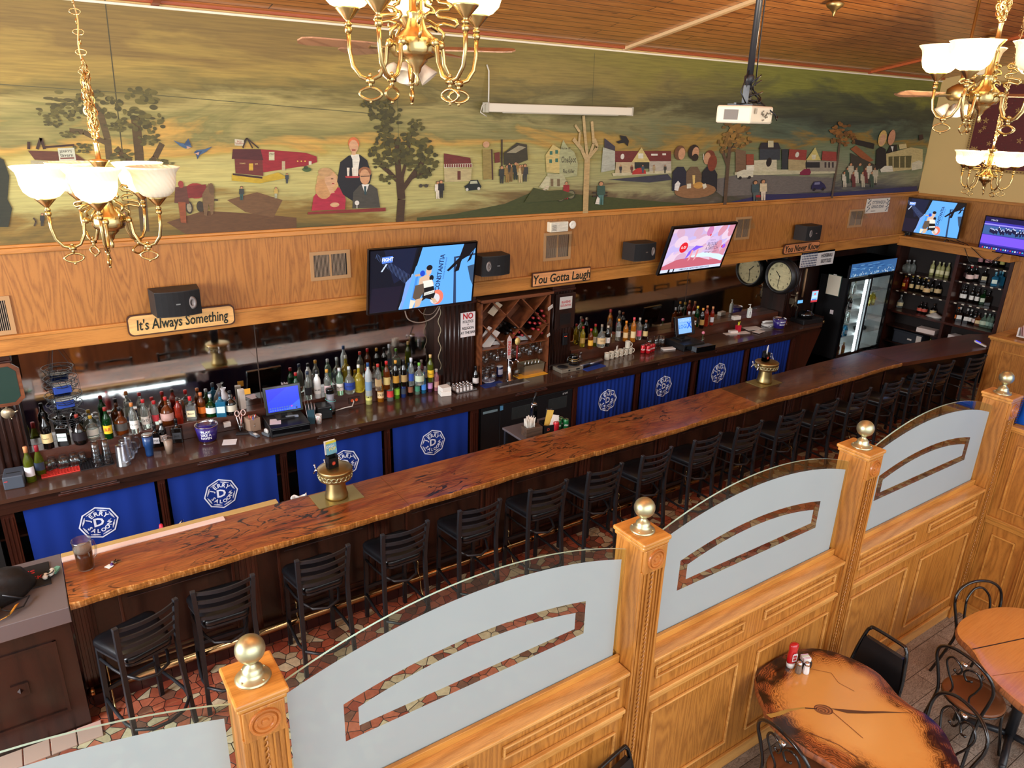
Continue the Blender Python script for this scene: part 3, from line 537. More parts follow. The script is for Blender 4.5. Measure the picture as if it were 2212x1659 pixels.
# ================================================================ SOFFIT FITTINGS
def vent(x,z,w,h,lab,plastic=0):
    t=thing('wall_vent',lab,'vent',(x,WY,z),0,'air vents in the oak panelling')
    b=MB(); b.box(-w/2,w/2,-.012,0,-h/2,-h/2+.035); b.box(-w/2,w/2,-.012,0,h/2-.035,h/2); b.box(-w/2,-w/2+.035,-.012,0,-h/2+.035,h/2-.035); b.box(w/2-.035,w/2,-.012,0,-h/2+.035,h/2-.035); b.box(-.008,.008,-.011,0,-h/2+.035,h/2-.035)
    b.build('frame',P((168,128,84),.5),t)
    b=MB(); n=int((w-.07)/.014)
    for i in range(n): b.box(-w/2+.04+i*.014,-w/2+.045+i*.014,-.008,-.002,-h/2+.035,h/2-.035)
    b.build('louvre',P((150,128,104),.5),t); b=MB(); b.box(-w/2+.03,w/2-.03,-.0015,-.0005,-h/2+.03,h/2-.03); b.build('backing',DARK,t)
    if plastic:
        b=MB(); b.add([(-w/2+.02,-.014,h/2-.03),(w/2+.02,-.014,h/2-.03),(w/2+.02,-.09,0),(-w/2+.03,-.09,0)],[(0,1,2,3)],0); b.build('deflector',GLS,t)
vent(-.31,2.54,.38,.32,'air vent in the oak panel at the very left edge of the photo')
vent(2.60,2.715,.42,.29,'wide brown air vent left of the television showing the fight')
vent(5.48,2.70,.42,.34,'air vent with plastic deflector above the You Gotta Laugh board',1)
vent(8.90,2.72,.34,.33,'air vent half hidden behind the tilted television',1)
vent(11.78,2.72,.42,.30,'air vent with clear deflector below the white paper sign',1)
def speaker(x,z,lab,flip,w=.37,h=.225,d=.24):
    t=thing('wall_speaker',lab,'speaker',(x,WY-.02,z),0,'black loudspeakers on the oak panelling')
    b=MB(); n=8; front=[(-w/2+w*i/n,-d+.0-.035*(1-((i-n/2)/(n/2))**2)) for i in range(n+1)]
    b.prism([(w/2+.02,-.03),(-w/2-.02,-.03)]+front,-h/2,h/2); b.box(-.04,.04,-.04,.018,-.04,.04)
    b.build('cabinet',[mat('speaker_shell',(38,34,32),.55)],t,bevel=.004)
    s=-1 if not flip else 1
    b=MB(); b.prism(front+[(w/2,-d+.02),(-w/2,-d+.02)],-h/2+.008,h/2-.008,0,T(0,-.003,0)); b.build('grille',mat('speaker_grille',(20,20,21),.85),t)
    b=MB(); X=s*w*.30; b.lathe([(0,0),(.055,0),(.058,.006),(.03,.012),(.028,.004),(0,.006)],20,(0,0,0),0,True,T(X,-d-.022,0)@Rx(PI/2)@Matrix.Diagonal((.62,1,1,1))); b.build('tweeter',mat('tweeter_grey',(120,112,108),.4),t)
    b=MB(); b.box(X-s*.12-.018,X-s*.12+.018,-d-.04,-d-.0375,-.006,.006); b.build('badge',STEEL,t)
speaker(1.10,2.55,"black wall speaker above the It's Always Something board",1)
speaker(4.43,2.60,'black wall speaker right of the television showing the fight',0)
speaker(6.72,2.58,'black wall speaker left of the tilted pink television',1)
speaker(10.29,2.60,'black wall speaker above the You Never Know board',0)
def board(x0,x1,z0,z1,txt,lab,rnd=.04,col=(238,184,112),sx=1,sz=.13):
    b=MB(); w=x1-x0; h=z1-z0; n=5; pts=[]
    for cx,cz,a0 in ((x1-rnd,z1-rnd,0),(x0+rnd,z1-rnd,PI/2),(x0+rnd,z0+rnd,PI),(x1-rnd,z0+rnd,1.5*PI)):
        for i in range(n+1): a_=a0+PI/2*i/n; pts.append((cx+rnd*math.cos(a_),cz+rnd*math.sin(a_)))
    xc=(x0+x1)/2; zc=(z0+z1)/2
    t=thing('slogan_board',lab,'sign',(xc,WY-.045,zc)); pts=[(p[0]-xc,p[1]-zc) for p in pts]
    b.prism([(p[0]*1.0,p[1]*1.0) for p in pts],.0,.018,0,Rx(PI/2)); b.build('board',[P((70,38,20),.5)],t)
    b=MB(); k=.95; b.prism([(p[0]*(1-.012/w*2),p[1]*(1-.012/h*2)) for p in pts],.018,.021,0,Rx(PI/2)); b.build('face',[wood('slogan_board_wood_'+txt[:5].replace(' ','_'),col,tuple(int(c*.8) for c in col),'x',3,.4,.3,.6)],t)
    b=MB(); b.text(txt,sz,T(0,-.0225,-.005)@FY,0,sx,.012,.004,shear=.12); b.build('lettering',P((20,28,18),.5),t)
board(.69,1.61,2.245,2.44,"It's Always Something","rounded wooden board lettered It's Always Something",.045,sx=.66,sz=.135)
board(5.08,5.99,2.24,2.415,'You Gotta Laugh','square-cornered wooden board lettered You Gotta Laugh',.004,(230,160,100),.86,.15)
board(9.88,10.80,2.26,2.42,'You Never Know','rounded wooden board lettered You Never Know by the clock',.045,(214,136,84),.84,.145)
# white paper sign
b=MB(); t=thing('paper_sign','white paper sign with black lettering high in the panelling near the corner','sign',(12.36,WY-.004,2.905))
b.box(-.35,.35,-.006,0,-.12,.12); b.build('sheet',P((214,204,186),.7),t)
q=Paint((0,-.0065,0),(1,0,0),(0,0,1),(0,-1,0)); q.text('OTTERWEICH',.02,.05,.075,(50,46,44),0,.85,.01); q.text('GERIUD EDAR',.0,-.02,.07,(50,46,44),0,.85,.01)
for k in range(10): q.ell(-.30+.03*(k%3),-.08+.022*k,.02,.009,(40,50,60),8,k); q.ell(.27+.03*(k%3),-.09+.02*k,.02,.009,(40,50,60),8,k*2)
q.text('wilkommen',-.12,-.085,.03,(80,76,70)); q.b.build('printing',PRINT,t)
# bottle list sign hanging by the fridge
t=thing('hanging_sign','blue and white chequered sign lettered HOFBRAU BOTTLES over the fridge','sign',(10.87,WY-.03,2.12))
b=MB(); b.box(-.46,.44,0,.008,-.12,.12); b.build('panel',P((206,204,202),.6),t)
q=Paint((0,-.001,0),(1,0,0),(0,0,1),(0,-1,0))
for i in range(10):
    for j in range(6):
        x=-.42+i*.04; z=-.1+j*.04; q.poly([(x,z-.018),(x+.014,z),(x,z+.018),(x-.014,z)],(70,84,120))
q.text('HOFBRAU',.22,.035,.085,(40,44,54),0,.8,.015); q.text('BOTTLES',.22,-.055,.085,(40,44,54),0,.8,.015); q.b.build('printing',PRINT,t)
for s in (-.4,.4): pass
# emergency light with paper taped on
t=thing('emergency_light','white emergency light with a doodled paper taped over it, above a vent','lamp',(5.48,WY-.03,2.945))
b=MB(); b.box(-.17,.10,-.05,.03,-.06,.06); b.build('housing',CREAM,t,bevel=.01); b=MB(); b.lathe([(.02,0),(.05,.05),(.045,.055),(.0,.04)],14,(0,0,0),0,True,T(.14,-.03,.02)@Ry(.6)@Rx(PI/2)); b.build('lamp_head',P((226,220,204),.3),t)
q=Paint((0,-.052,0),(1,0,0),(0,0,1),(0,-1,0)); q.rect(-.16,-.055,.09,.055,(224,216,194)); 
for k in range(6): q.line([(-.15,-.03+k*.012),(-.08,-.045+k*.012)],.004,(60,60,60))
q.b.build('paper',PRINT,t)
# projection screen case
t=thing('projection_screen_case','long white rolled-up projection screen case hung across the mural','screen case',(0,0,0))
p0=at(1050,232,y=7.0); p1=at(1360,241,y=7.0)
b=MB(); d=(p1-p0); Lc=d.length; mm=T(*p0)@Matrix.Rotation(math.atan2(-d[2],d[0]),4,'Y'); b.box(0,Lc,-.05,.045,-.045,.045,0,mm); b.build('case',P((214,204,184),.45),t,bevel=.01)
b=MB(); b.box(-.012,0,-.055,.05,-.05,.05,0,mm); b.box(Lc,Lc+.012,-.055,.05,-.05,.05,0,mm); b.box(.2,Lc-.2,-.03,-.01,-.052,-.045,0,mm); b.build('end_cap',P((176,168,150),.5),t)
b=MB(); b.tube([p0+Vector((.03,.0,.04)),p0+Vector((.05,.03,.2)),p0+Vector((.06,.05,.36)),p0+Vector((.04,.06,.42))],.008,6); b.tube([p0+Vector((.03,-.02,.05)),p0+Vector((-.06,-.02,.02)),p0+Vector((-.08,-.02,-.05)),p0+Vector((-.01,-.03,-.09))],.006,6); b.build('hanging_cord',P((190,182,166),.5),t)
# ================================================================ TELEVISIONS
def fight(q,w,h):
    R=lambda u,v:((u-.5)*w,(.5-v)*h)
    pl=lambda c,*p: q.poly([R(*x) for x in p],c)
    pl((96,168,248),(0,0),(1,0),(1,1),(0,1)); pl((10,14,30),(0,0),(.45,0),(.41,.4),(.27,1),(0,1)); pl((18,26,54),(.12,0),(.42,0),(.37,.42),(.22,.55)); pl((24,20,40),(.02,.6),(.3,.6),(.25,1),(0,1))
    for i in range(26): q.line([R(.06+i*.012,.05+i*.015),R(.05+i*.012,.12+i*.02)],.003,(90,110,160))
    pl((4,6,14),(.44,0),(.475,0),(.395,.5),(.27,1),(.25,1),(.38,.4)); pl((150,190,240),(.385,.42),(.395,.42),(.28,.98),(.27,.98)); pl((120,160,230),(.33,.55),(.5,.25),(.5,1),(.28,1))
    pl((96,168,248),(.42,.3),(.55,.1),(.95,.0),(1,1),(.30,1)); pl((70,140,226),(.42,.5),(.45,.42),(.41,.9),(.38,.95))
    pl((40,62,96),(.785,.2),(.805,.2),(.84,1),(.81,1)); pl((40,62,96),(.785,.2),(1,.17),(1,.2),(.79,.23)); pl((52,76,104),(.93,.38),(1,.36),(1,.72),(.97,.62))
    pl((12,10,16),(.88,0),(1,0),(1,.08),(.94,.2),(.87,.26),(.86,.3),(.845,.44),(.80,.46),(.82,.33),(.74,.44),(.72,.42),(.84,.22)); pl((12,10,16),(.99,.1),(.96,.27),(.92,.32),(.95,.2))
    q.text('CONSTANTIA',*R(.655,.45),h*.115,(14,30,80),1.45,.85,.02); q.text('insurance made personal',*R(.70,.38),h*.04,(30,60,120),1.45,.9)
    q.ell(*R(.64,.86),h*.12,h*.13,(236,120,96)); q.ell(*R(.62,.88),h*.09,h*.09,(214,210,214))
    pl((214,178,150),(.46,.5),(.53,.45),(.57,.5),(.60,.62),(.58,.72),(.50,.72),(.45,.62)); q.ell(*R(.545,.40),h*.05,h*.07,(218,176,150)); q.ell(*R(.55,.345),h*.055,h*.045,(26,18,18)); pl((200,160,130),(.41,.44),(.50,.42),(.50,.47),(.42,.47)); q.ell(*R(.485,.43),h*.045,h*.05,(30,70,200)); q.ell(*R(.575,.52),h*.04,h*.05,(16,16,22))
    pl((232,226,214),(.49,.56),(.58,.55),(.6,.66),(.51,.7)); pl((20,18,20),(.50,.68),(.60,.66),(.62,.8),(.60,.9),(.53,.86),(.49,.9)); pl((232,230,222),(.51,.76),(.61,.73),(.61,.78),(.51,.81)); q.text('RESIONG',*R(.56,.775),h*.04,(20,20,20),.15); pl((96,80,68),(.42,.62),(.5,.6),(.51,.74),(.45,.9),(.40,.82)); pl((210,176,146),(.43,.86),(.50,.84),(.47,.98),(.42,1)); pl((210,176,146),(.58,.86),(.62,.88),(.65,.95),(.61,.96)); pl((224,216,196),(.38,.85),(.43,.88),(.40,1),(.37,1))
    pl((86,132,236),(.105,.11),(.20,.10),(.20,.20),(.105,.21)); q.text('FIGHT',*R(.155,.155),h*.075,(240,244,255),.03,.9,.03); pl((200,214,240),(.14,.22),(.155,.22),(.11,.34),(.095,.34))
def blocks(q,w,h):
    R=lambda u,v:((u-.5)*w,(.5-v)*h)
    pl=lambda c,*p: q.poly([R(*x) for x in p],c)
    pl((196,172,214),(0,0),(1,0),(1,1),(0,1)); rr=random.Random(3)
    for i in range(60):
        u=rr.random(); v=rr.random()*.8; q.ell(*R(u,v),w*rr.uniform(.05,.13),h*rr.uniform(.05,.14),((206,180,220),(216,184,204),(190,176,226),(222,196,216),(204,164,190))[i%5],16,rr.random())
    for i in range(10): q.ell(*R(.8+rr.random()*.2,rr.random()*.8),w*.05,h*.14,(206,140,160),14,-.5)
    pl((192,96,112),(0,.85),(.2,.72),(.5,.68),(.75,.8),(1,.78),(1,.93),(0,.93)); pl((206,226,244),(.42,.66),(.6,.6),(.9,.68),(1,.74),(.98,.86),(.72,.72),(.44,.7)); q.ell(*R(.60,.1),w*.05,h*.12,(196,120,170)); q.ell(*R(.63,.2),w*.015,h*.03,(214,70,80)); q.ell(*R(.93,.5),w*.03,h*.05,(150,90,220)); q.ell(*R(.9,.5),w*.012,h*.03,(214,60,60))
    pl((130,90,226),(.36,.55),(.45,.42),(.58,.46),(.50,.5),(.42,.56),(.33,.74)); 
    for x in (.40,.49): pl((226,150,160),(x,.52),(x+.03,.52),(x+.02,.74),(x-.01,.78))
    q.ell(*R(.25,.44),h*.12,h*.12,(216,30,44)); q.text('IL-23',*R(.25,.44),h*.075,(250,240,240),.03,.9,.02)
    q.text('BLOCKS',*R(.72,.42),h*.115,(30,34,84),.0,.72,.0); q.text('A SWITCH',*R(.73,.52),h*.115,(30,34,84),.0,.72,.0); q.text('that triggers psoriasis',*R(.73,.60),h*.055,(50,40,90),0,.8,0,shear=.3); q.text('TREMFYA',*R(.70,.33),h*.04,(100,90,140))
    pl((206,214,240),(0,.93),(1,.93),(1,1),(0,1)); pl((20,20,30),(.12,.93),(.15,.93),(.15,1),(.12,1)); pl((20,20,30),(.2,.93),(.22,.93),(.22,1),(.2,1)); q.text('COMING UP: JOEY CHESTNUT WINS IT AGAIN AT NOON',*R(.55,.966),h*.05,(26,30,50),0,.72,.02)
def race(q,w,h):
    R=lambda u,v:((u-.5)*w,(.5-v)*h)
    pl=lambda c,*p: q.poly([R(*x) for x in p],c)
    pl((60,50,170),(0,0),(1,0),(1,1),(0,1)); pl((24,20,70),(0,0),(1,0),(1,.14),(0,.14)); pl((150,140,240),(0,.2),(1,.2),(1,.24),(0,.24)); pl((56,92,150),(0,.26),(1,.26),(1,.52),(0,.52)); pl((120,84,230),(0,.54),(1,.54),(1,.8),(0,.8)); pl((34,28,110),(0,.84),(1,.84),(1,1),(0,1)); rr=random.Random(5)
    for i in range(30):
        u=.12+i*.022; v=.40+rr.uniform(-.06,.05); q.ell(*R(u,v),w*.014,h*.06,(22,22,60)); q.ell(*R(u,v-.07),w*.007,h*.02,(220,220,250))
    for i in range(24): u=.05+i*.038; q.rect(*R(u,.94),*R(u+.02,.90),((220,60,90),(60,190,220),(230,230,240),(90,90,240))[i%4])
    q.text('9 RACE',*R(.15,.09),h*.06,(230,230,250)); q.text('3:40',*R(.8,.14),h*.06,(230,230,250))
def tv(name,lab,M_,w,h,painter,bez=.018,extra=None):
    t=thing(name,lab,'television',(0,0,0)); t.matrix_world=M_
    b=MB(); b.box(-w/2,w/2,0,.035,-h/2,h/2); b.box(-w*.3,w*.3,.035,.07,-h*.35,h*.25); b.build('housing',BLKP,t,bevel=.003)
    b=MB()
    for q_ in ((-w/2,w/2,-.006,0,-h/2,-h/2+bez),(-w/2,w/2,-.006,0,h/2-bez,h/2),(-w/2,-w/2+bez,-.006,0,-h/2+bez,h/2-bez),(w/2-bez,w/2,-.006,0,-h/2+bez,h/2-bez)): b.box(*q_)
    b.build('bezel',BLKG,t)
    q=Paint((0,-.0005,0),(1,0,0),(0,0,1),(0,-1,0),0,.00004); painter(q,w-2*bez,h-2*bez); ms=[v for v in q.b.v]
    for v in q.b.v:
        v.x=max(-w/2+bez,min(w/2-bez,v.x)); v.z=max(-h/2+bez,min(h/2-bez,v.z))
    q.b.build('screen',SCREEN,t)
    if extra: extra(t)
    return t
def arm(t):
    b=MB(); b.box(-.05,.05,.06,.24,-.03,.03); b.box(-.12,.12,.06,.08,-.12,.12); b.build('wall_bracket',BLKM,t)
TV1=(T(3.51,6.80,2.555)@Rx(.14)); tv('television','large television showing a blue fight ring with CONSTANTIA lettering, above the left mirror',TV1,1.26,.70,fight,extra=arm)
TV2=(T(7.685,6.80,2.555)@Rx(.30)); tv('television','large tilted television showing a pink advert reading BLOCKS A SWITCH',TV2,1.25,.70,blocks,.03,extra=arm)
def feet(t):
    b=MB()
    for s in (-.35,.35): b.tube([(s,.02,-.33),(s,-.06,-.365)],.008,6); b.tube([(s,.02,-.33),(s,.10,-.365)],.008,6)
    b.build('foot',BLKM,t)
tv('television','television on the end-wall ledge showing the same blue fight ring',T(13.33,6.63,2.71)@Rz(-PI/2),1.06,.60,fight,.012,extra=feet)
def arm2(t):
    b=MB(); b.box(-.05,.05,.04,.28,-.03,.03); b.build('wall_bracket',BLKM,t)
tv('television','purple television showing a horse race at the right edge',T(13.2,5.22,2.585)@Rz(-PI/2-.1),1.0,.56,race,.014,extra=arm2)
t=thing('small_speaker','small black desk speaker on the end-wall ledge left of the television','speaker',(13.42,7.0,2.345),0)
b=MB(); b.box(-.05,.05,-.05,.05,0,.17); b.build('cabinet',BLKP,t,bevel=.008); b=MB(); b.lathe([(0,.0),(.03,.0),(.032,.004),(0,.008)],14,(0,0,0),0,True,T(-.051,0,.06)@Ry(-PI/2)); b.build('driver',mat('driver_grey',(60,60,62),.5),t)
b=MB(); b.tube([(13.3,6.1,2.40),(13.26,5.9,2.36),(13.2,5.75,2.30),(13.18,5.6,2.2),(13.2,5.45,2.14),(13.2,5.35,2.25)],.006,6); b.tube([(13.3,6.2,2.38),(13.25,5.95,2.352),(13.24,5.8,2.1),(13.25,5.6,1.98),(13.25,5.45,2.08),(13.2,5.3,2.3)],.005,6)
tag(b.build('television_cable',BLKP),'black cables sagging from the ledge to the purple television','cable')
# ================================================================ CLOCK
t=thing('station_clock','round black double-faced station clock hanging at the end of the mirror','clock',(10.14,7.16,1.871),0)
for s in (-1,1):
    Mf=Ry(s*PI/2) ; 
    b=MB(); b.lathe([(.0,.0),(.225,.0),(.228,.075),(.245,.09),(.262,.085),(.285,.05),(.29,0)],40,(0,0,0),0,True,Mf)
    if s==-1: b.build('case',mat('clock_case',(26,24,24),.4),t)
q=Paint((-.05,0,0),(0,-1,0),(0,0,1),(-1,0,0),0,.0004); q.ell(0,0,.226,.226,(208,196,150),40)
for i in range(12):
    a_=PI/2-2*PI*(i+1)/12; q.text(str(i+1),.182*math.cos(a_),.182*math.sin(a_),.055,(30,26,22),0,.85,.01)
for i in range(60): a_=2*PI*i/60; q.line([(.212*math.cos(a_),.212*math.sin(a_)),(.220*math.cos(a_),.220*math.sin(a_))],.002,(50,46,40))
q.text('ELECTRIC',0,-.06,.022,(90,80,60)); q.b.build('dial',PRINT,t)
q=Paint((-.055,0,0),(0,-1,0),(0,0,1),(-1,0,0)); 
for a_,l_,w_ in ((math.radians(135),.11,.012),(math.radians(264),.18,.008)): q.line([(0,0),(l_*math.cos(a_),l_*math.sin(a_))],w_,(16,14,14))
q.ell(0,0,.012,.012,(16,14,14)); q.b.build('hand',PRINT,t)
b=MB(); b.lathe([(0,-.10),(.225,-.10),(.285,-.06),(.29,0)],32,(0,0,0),0,True,Ry(-PI/2)); b.box(-.03,.03,-.04,.04,.28,.36); b.build('hanger',mat('clock_case',(26,24,24),.4),t)
# ================================================================ PARTITION WITH ETCHED GLASS
YF=2.29; YB=2.47; YG=2.385; PITCH=2.03; PX=[.468+PITCH*k for k in range(4)]
bayname=['oak partition bay with arched etched glass in the bottom left corner of the photo','oak partition bay with the nearest full arched etched pane','oak partition bay with arched etched pane behind the burl table','oak partition bay with the farthest arched etched pane']
for k in range(4):
    x0=PX[k]-PITCH+.09; x1=PX[k]-.09; xm=(x0+x1)/2
    t=thing('partition_bay',bayname[k],'partition',(xm,YF,0),0,'oak partition bays with arched etched glass')
    hw=(x1-x0)/2
    b=MB(); b.box(-hw-.02,hw+.02,0,.16,0,1.31); b.build('wainscot',HONV,t)
    b=MB(); b.box(-hw-.02,hw+.02,.16,.18,0,1.33); b.build('back_panel',BACKP,t)
    b=MB(); b.box(-hw,hw,-.035,.075,1.305,1.33); b.box(-hw,hw,-.02,0,1.285,1.305); b.build('sill',MOLD,t,bevel=.007)
    b=MB(); b.box(-hw,hw,.062,.085,1.33,1.375); b.box(-hw,hw,.105,.128,1.33,1.375); b.build('glazing_stop',HONH,t,bevel=.003)
    b=MB(); b.box(-hw,hw,-.028,0,1.035,1.062); b.box(-hw,hw,-.016,0,1.015,1.035); b.box(-hw,hw,-.010,0,.99,1.015); b.build('chair_rail',MOLD,t,bevel=.007)
    b=MB(); b.box(-hw,hw,-.014,0,0,.09); b.box(-hw,hw,-.022,0,.09,.125); b.build('skirting',MOLD,t,bevel=.005)
    for (a,c) in ((-hw+.05,-.10),(.10,hw-.05)):
        for z0,z1,n_ in ((1.155,1.235,'upper_moulding'),(.235,.91,'lower_moulding')):
            b=MB(); r=.014
            b.box(a,c,-.018,0,z1-r,z1); b.box(a,c,-.018,0,z0,z0+r); b.box(a,a+r,-.0181,0,z0+r,z1-r); b.box(c-r,c,-.0181,0,z0+r,z1-r); b.build(n_,MOLD,t,bevel=.005)
    # pane: clear glass with an arched top
    def arch(hw_,ze,zp,n=24): return [(-hw_+2*hw_*i/n, ze+(zp-ze)*math.cos(PI/2*(-1+2*i/n))**.9 if 0<i<n else ze) for i in range(n+1)]
    def arcz(x,hw_,ze,zp): 
        R=((zp-ze)**2+hw_**2)/(2*(zp-ze)); return zp-R+math.sqrt(max(R*R-x*x,0))
    def arcpts(hw_,ze,zp,n=26): return [(-hw_+2*hw_*i/n,arcz(-hw_+2*hw_*i/n,hw_,ze,zp)) for i in range(n+1)]
    gy=YG-YF; top=arcpts(.925,2.05,2.225); th=.005; sh=-.0
    poly=[(-.925,1.33)]+top+[(.925,1.33)]
    b=MB(); b.add([(p[0],gy-th,p[1]) for p in poly]+[(p[0],gy+th,p[1]) for p in poly],[tuple(range(len(poly))),tuple(reversed(range(len(poly),2*len(poly))))],0)
    n=len(top)
    gp=b.build('glass_pane',GLASS,t)
    b=MB(); b.add([(p[0],gy-th,p[1]+.001) for p in top]+[(p[0],gy+th,p[1]+.001) for p in top],[(i,i+1,n+i+1,n+i) for i in range(n-1)]); b.build('polished_edge',mat('glass_edge',(170,214,204),.15,0,coat=.5),gp)
    b=MB(); yy=gy-th-.0008
    def strip(A,B_):
        m_=len(A); b.add([(p[0],yy,p[1]) for p in A]+[(p[0],yy,p[1]) for p in B_],[(i,i+1,m_+i+1,m_+i) for i in range(m_-1)])
    FH=.895; xs=[-FH+2*FH*i/60 for i in range(61)]
    outer=lambda x:arcz(x,FH,2.0,2.145); oo=lambda x:arcz(x,.665,1.825,1.905); ii=lambda x:arcz(x,.60,1.777,1.852)
    strip([(x,1.335) for x in xs],[(x,1.62) for x in xs])
    xl=[-FH+(FH-.665)*i/8 for i in range(9)]; strip([(x,1.62) for x in xl],[(x,outer(x)) for x in xl]); strip([(-x,1.62) for x in xl],[(-x,outer(x)) for x in xl])
    xc=[-.665+1.33*i/44 for i in range(45)]; strip([(x,oo(x)) for x in xc],[(x,outer(x)) for x in xc])
    xi=[-.60+1.2*i/40 for i in range(41)]; strip([(x,1.675) for x in xi],[(x,ii(x)) for x in xi])
    b.build('etched_area',FROST,gp)
# the partition continues as plain dark panelling that only the bar mirror sees
b=MB(); b.box(6.66,11.8,2.3,2.47,0,1.9); tag(b.build('low_dark_wall',MAHR),'dark red panelled wall that the right bar mirror reflects','wall panel')
def post(k,lab):
    x=PX[k]; t=thing('partition_post',lab,'post',(x,YG-.015,0),0,'fluted oak posts with brass balls')
    W=.085
    b=MB(); b.box(-W,W,-.10,.10,0,2.10)
    b.build('shaft',HONV,t,bevel=.004)
    b=MB()
    for s in (-1,1):
        b.box(s*.078-.007,s*.078+.007,-.113,-.10,.15,1.97); b.box(s*.055-.005,s*.055+.005,-.108,-.10,.15,1.97); b.box(s*.030-.004,s*.030+.004,-.110,-.10,.15,1.97)
    b.build('fluting',HONV,t,bevel=.002)
    b=MB(); n=340; b.tube([(.0045*math.cos(i*1.1),-.105+.0045*math.sin(i*1.1),.16+i*1.8/n) for i in range(n+1)],.0045,5); b.build('rope_moulding',HONV,t)
    b=MB(); b.box(-W-.002,W+.002,-.118,-.10,0,.15); b.build('plinth',HONV,t,bevel=.004)
    b=MB(); b.box(-.078,.078,-.122,-.10,1.96,2.105); rs=b.build('rosette_block',HONV,t,bevel=.003)
    b=MB(); b.lathe([(.060,0),(.058,.009),(.050,.009),(.046,.001),(.042,.009),(.032,.009),(.028,.001),(.016,.001),(.012,.008),(0,.009)],32,(0,0,0),0,False,T(0,-.122,2.035)@Rx(PI/2)); b.build('rosette',wood('rosette_oak',(190,116,50),(150,84,34),'x',3,.4,.3,.5) if 'ros' not in _mc else _mc['ros'],rs)
    b=MB(); b.box(-.092,.092,-.118,.112,2.10,2.125); b.box(-.10,.10,-.126,.12,2.125,2.15); b.build('cap',HONH,t,bevel=.008)
    b=MB(); b.lathe([(.066,0),(.068,.004),(.060,.010),(.046,.020),(.038,.032),(.038,.045),(.030,.052),(.026,.058),(.016,.066),(.015,.078),(.024,.084)],32,(0,-.003,2.15),0); 
    for i in range(4): b.sph((.056*math.cos(i*PI/2+.5),-.003+.056*math.sin(i*PI/2+.5),2.163),.005,0,8,5)
    bs=b.build('finial_base',BRASSP,t)
    b=MB(); b.sph((0,-.003,2.282-.018+.02),.056,0,36,20); b.build('brass_ball',BRASSP,bs)
for k,l in enumerate(('nearest partition post with brass ball, bottom left','second fluted partition post with brass ball, left of the burl table','third partition post with brass ball, in front of the far bar stools','farthest partition post with brass ball, beside the blue cloth')): post(k,l)
# side partition
XS=6.66
t=thing('side_partition','oak partition running toward the viewer from the farthest post','partition',(XS,YF-.02,0))
b=MB(); b.box(0,.16,-4.5,0,0,1.84); b.build('wainscot',HONV,t)
b=MB(); b.box(-.03,.19,-4.5,0,1.84,1.875); b.box(-.016,0,-4.5,0,1.82,1.84); b.build('sill',HONY,t,bevel=.006)
b=MB(); b.box(-.028,0,-4.5,-.0,1.0,1.03); b.box(-.014,0,-4.5,-.0,.955,1.0); b.build('chair_rail',HONY,t,bevel=.004)
b=MB(); b.box(-.02,0,-4.5,0,0,.12); b.build('skirting',HONY,t,bevel=.004)
for z0,z1 in ((1.12,1.72),(.22,.87)):
    for y1 in (-.085,-.56,-1.04,-1.52):
        y0=y1-.19
        b=MB(); b.box(-.012,0,y0,y1,z1-.014,z1); b.box(-.012,0,y0,y1,z0,z0+.014); b.box(-.0121,0,y0,y0+.014,z0,z1); b.box(-.0121,0,y1-.014,y1,z0,z1); b.build('moulding',HONY,t,bevel=.003)
for yy in (-.42,-.90,-1.38):
    b=MB(); b.box(-.03,0,yy-.07,yy+.07,0,1.84); 
    for k in range(4): b.box(-.036,-.03,yy-.05+k*.03,yy-.04+k*.03,.12,1.8)
    b.build('pilaster',HONV,t,bevel=.003)
# blue cloth
b=MB(); nu=14; nv=10; A=at(2137,915,x=XS-.04); vs=[]
c0=Vector((XS-.10,2.22,1.90)); 
for i in range(nu+1):
    for j in range(nv+1):
        u=i/nu; v=j/nv
        vs.append((XS+.04+.018*math.sin(u*9+v), 2.26-.02*v-1.5*u, 1.885+.015*u+.62*v))
b.add(vs,[(i*(nv+1)+j,(i+1)*(nv+1)+j,(i+1)*(nv+1)+j+1,i*(nv+1)+j+1) for i in range(nu) for j in range(nv)],0,True)
o=b.build('blue_banner',P((20,104,226),.45)); so=o.modifiers.new('thick','SOLIDIFY'); so.thickness=.004
tag(o,'bright blue cloth banner hanging onto the side partition sill at the right edge','banner')
b=MB()
for i in range(34): v=i/34; b.add([(XS+.04,2.26-.02*v,1.885+.62*v),(XS+.04,2.26-.02*v,1.885+.62*v+.014),(XS+.04,2.26-.02*v+.014,1.885+.62*v+.007)],[(0,1,2)])
b.build('pinked_hem',P((14,70,190),.5),o)
# half-height oak box by the end of the bar
t=thing('service_counter_end','tall honey-oak half wall closing the far end of the bar','half wall',(11.95,4.65,0))
b=MB(); b.box(0,1.6,-2.1,0,0,1.24); b.build('body',HONV,t)
b=MB(); 
for q_ in ((-.04,1.64,-.10,.04,1.24,1.275),(-.04,.12,-2.1,-.10,1.24,1.275)): b.box(*q_)
b.box(-.02,1.62,-2.1,.02,1.215,1.24); b.build('top',HONY,t,bevel=.006)
b=MB(); b.box(.12,1.6,-2.1,-.1,1.2405,1.246); b.build('inset',HONV,t)
b=MB(); b.box(-.012,0,-.95,-.18,1.075,1.095); b.box(-.012,0,-.20,-.18,.2,1.08); b.box(-.012,0,-.95,-.18,.2,.22); b.build('moulding',HONY,t,bevel=.003)
b=MB(); b.box(-.01,.0,-.03,0,0,1.215); b.build('corner_bead',HONV,t)
b=MB(); A=at(2183,715,z=1.28)
t=thing('slip_rack','white rack of pink and white paper slips on the oak half wall','rack',(12.35,4.38,1.28))
b.box(-.13,.13,-.06,.06,0,.02); b.box(-.13,.13,.04,.06,.02,.14); b.build('rack',WHT,t)
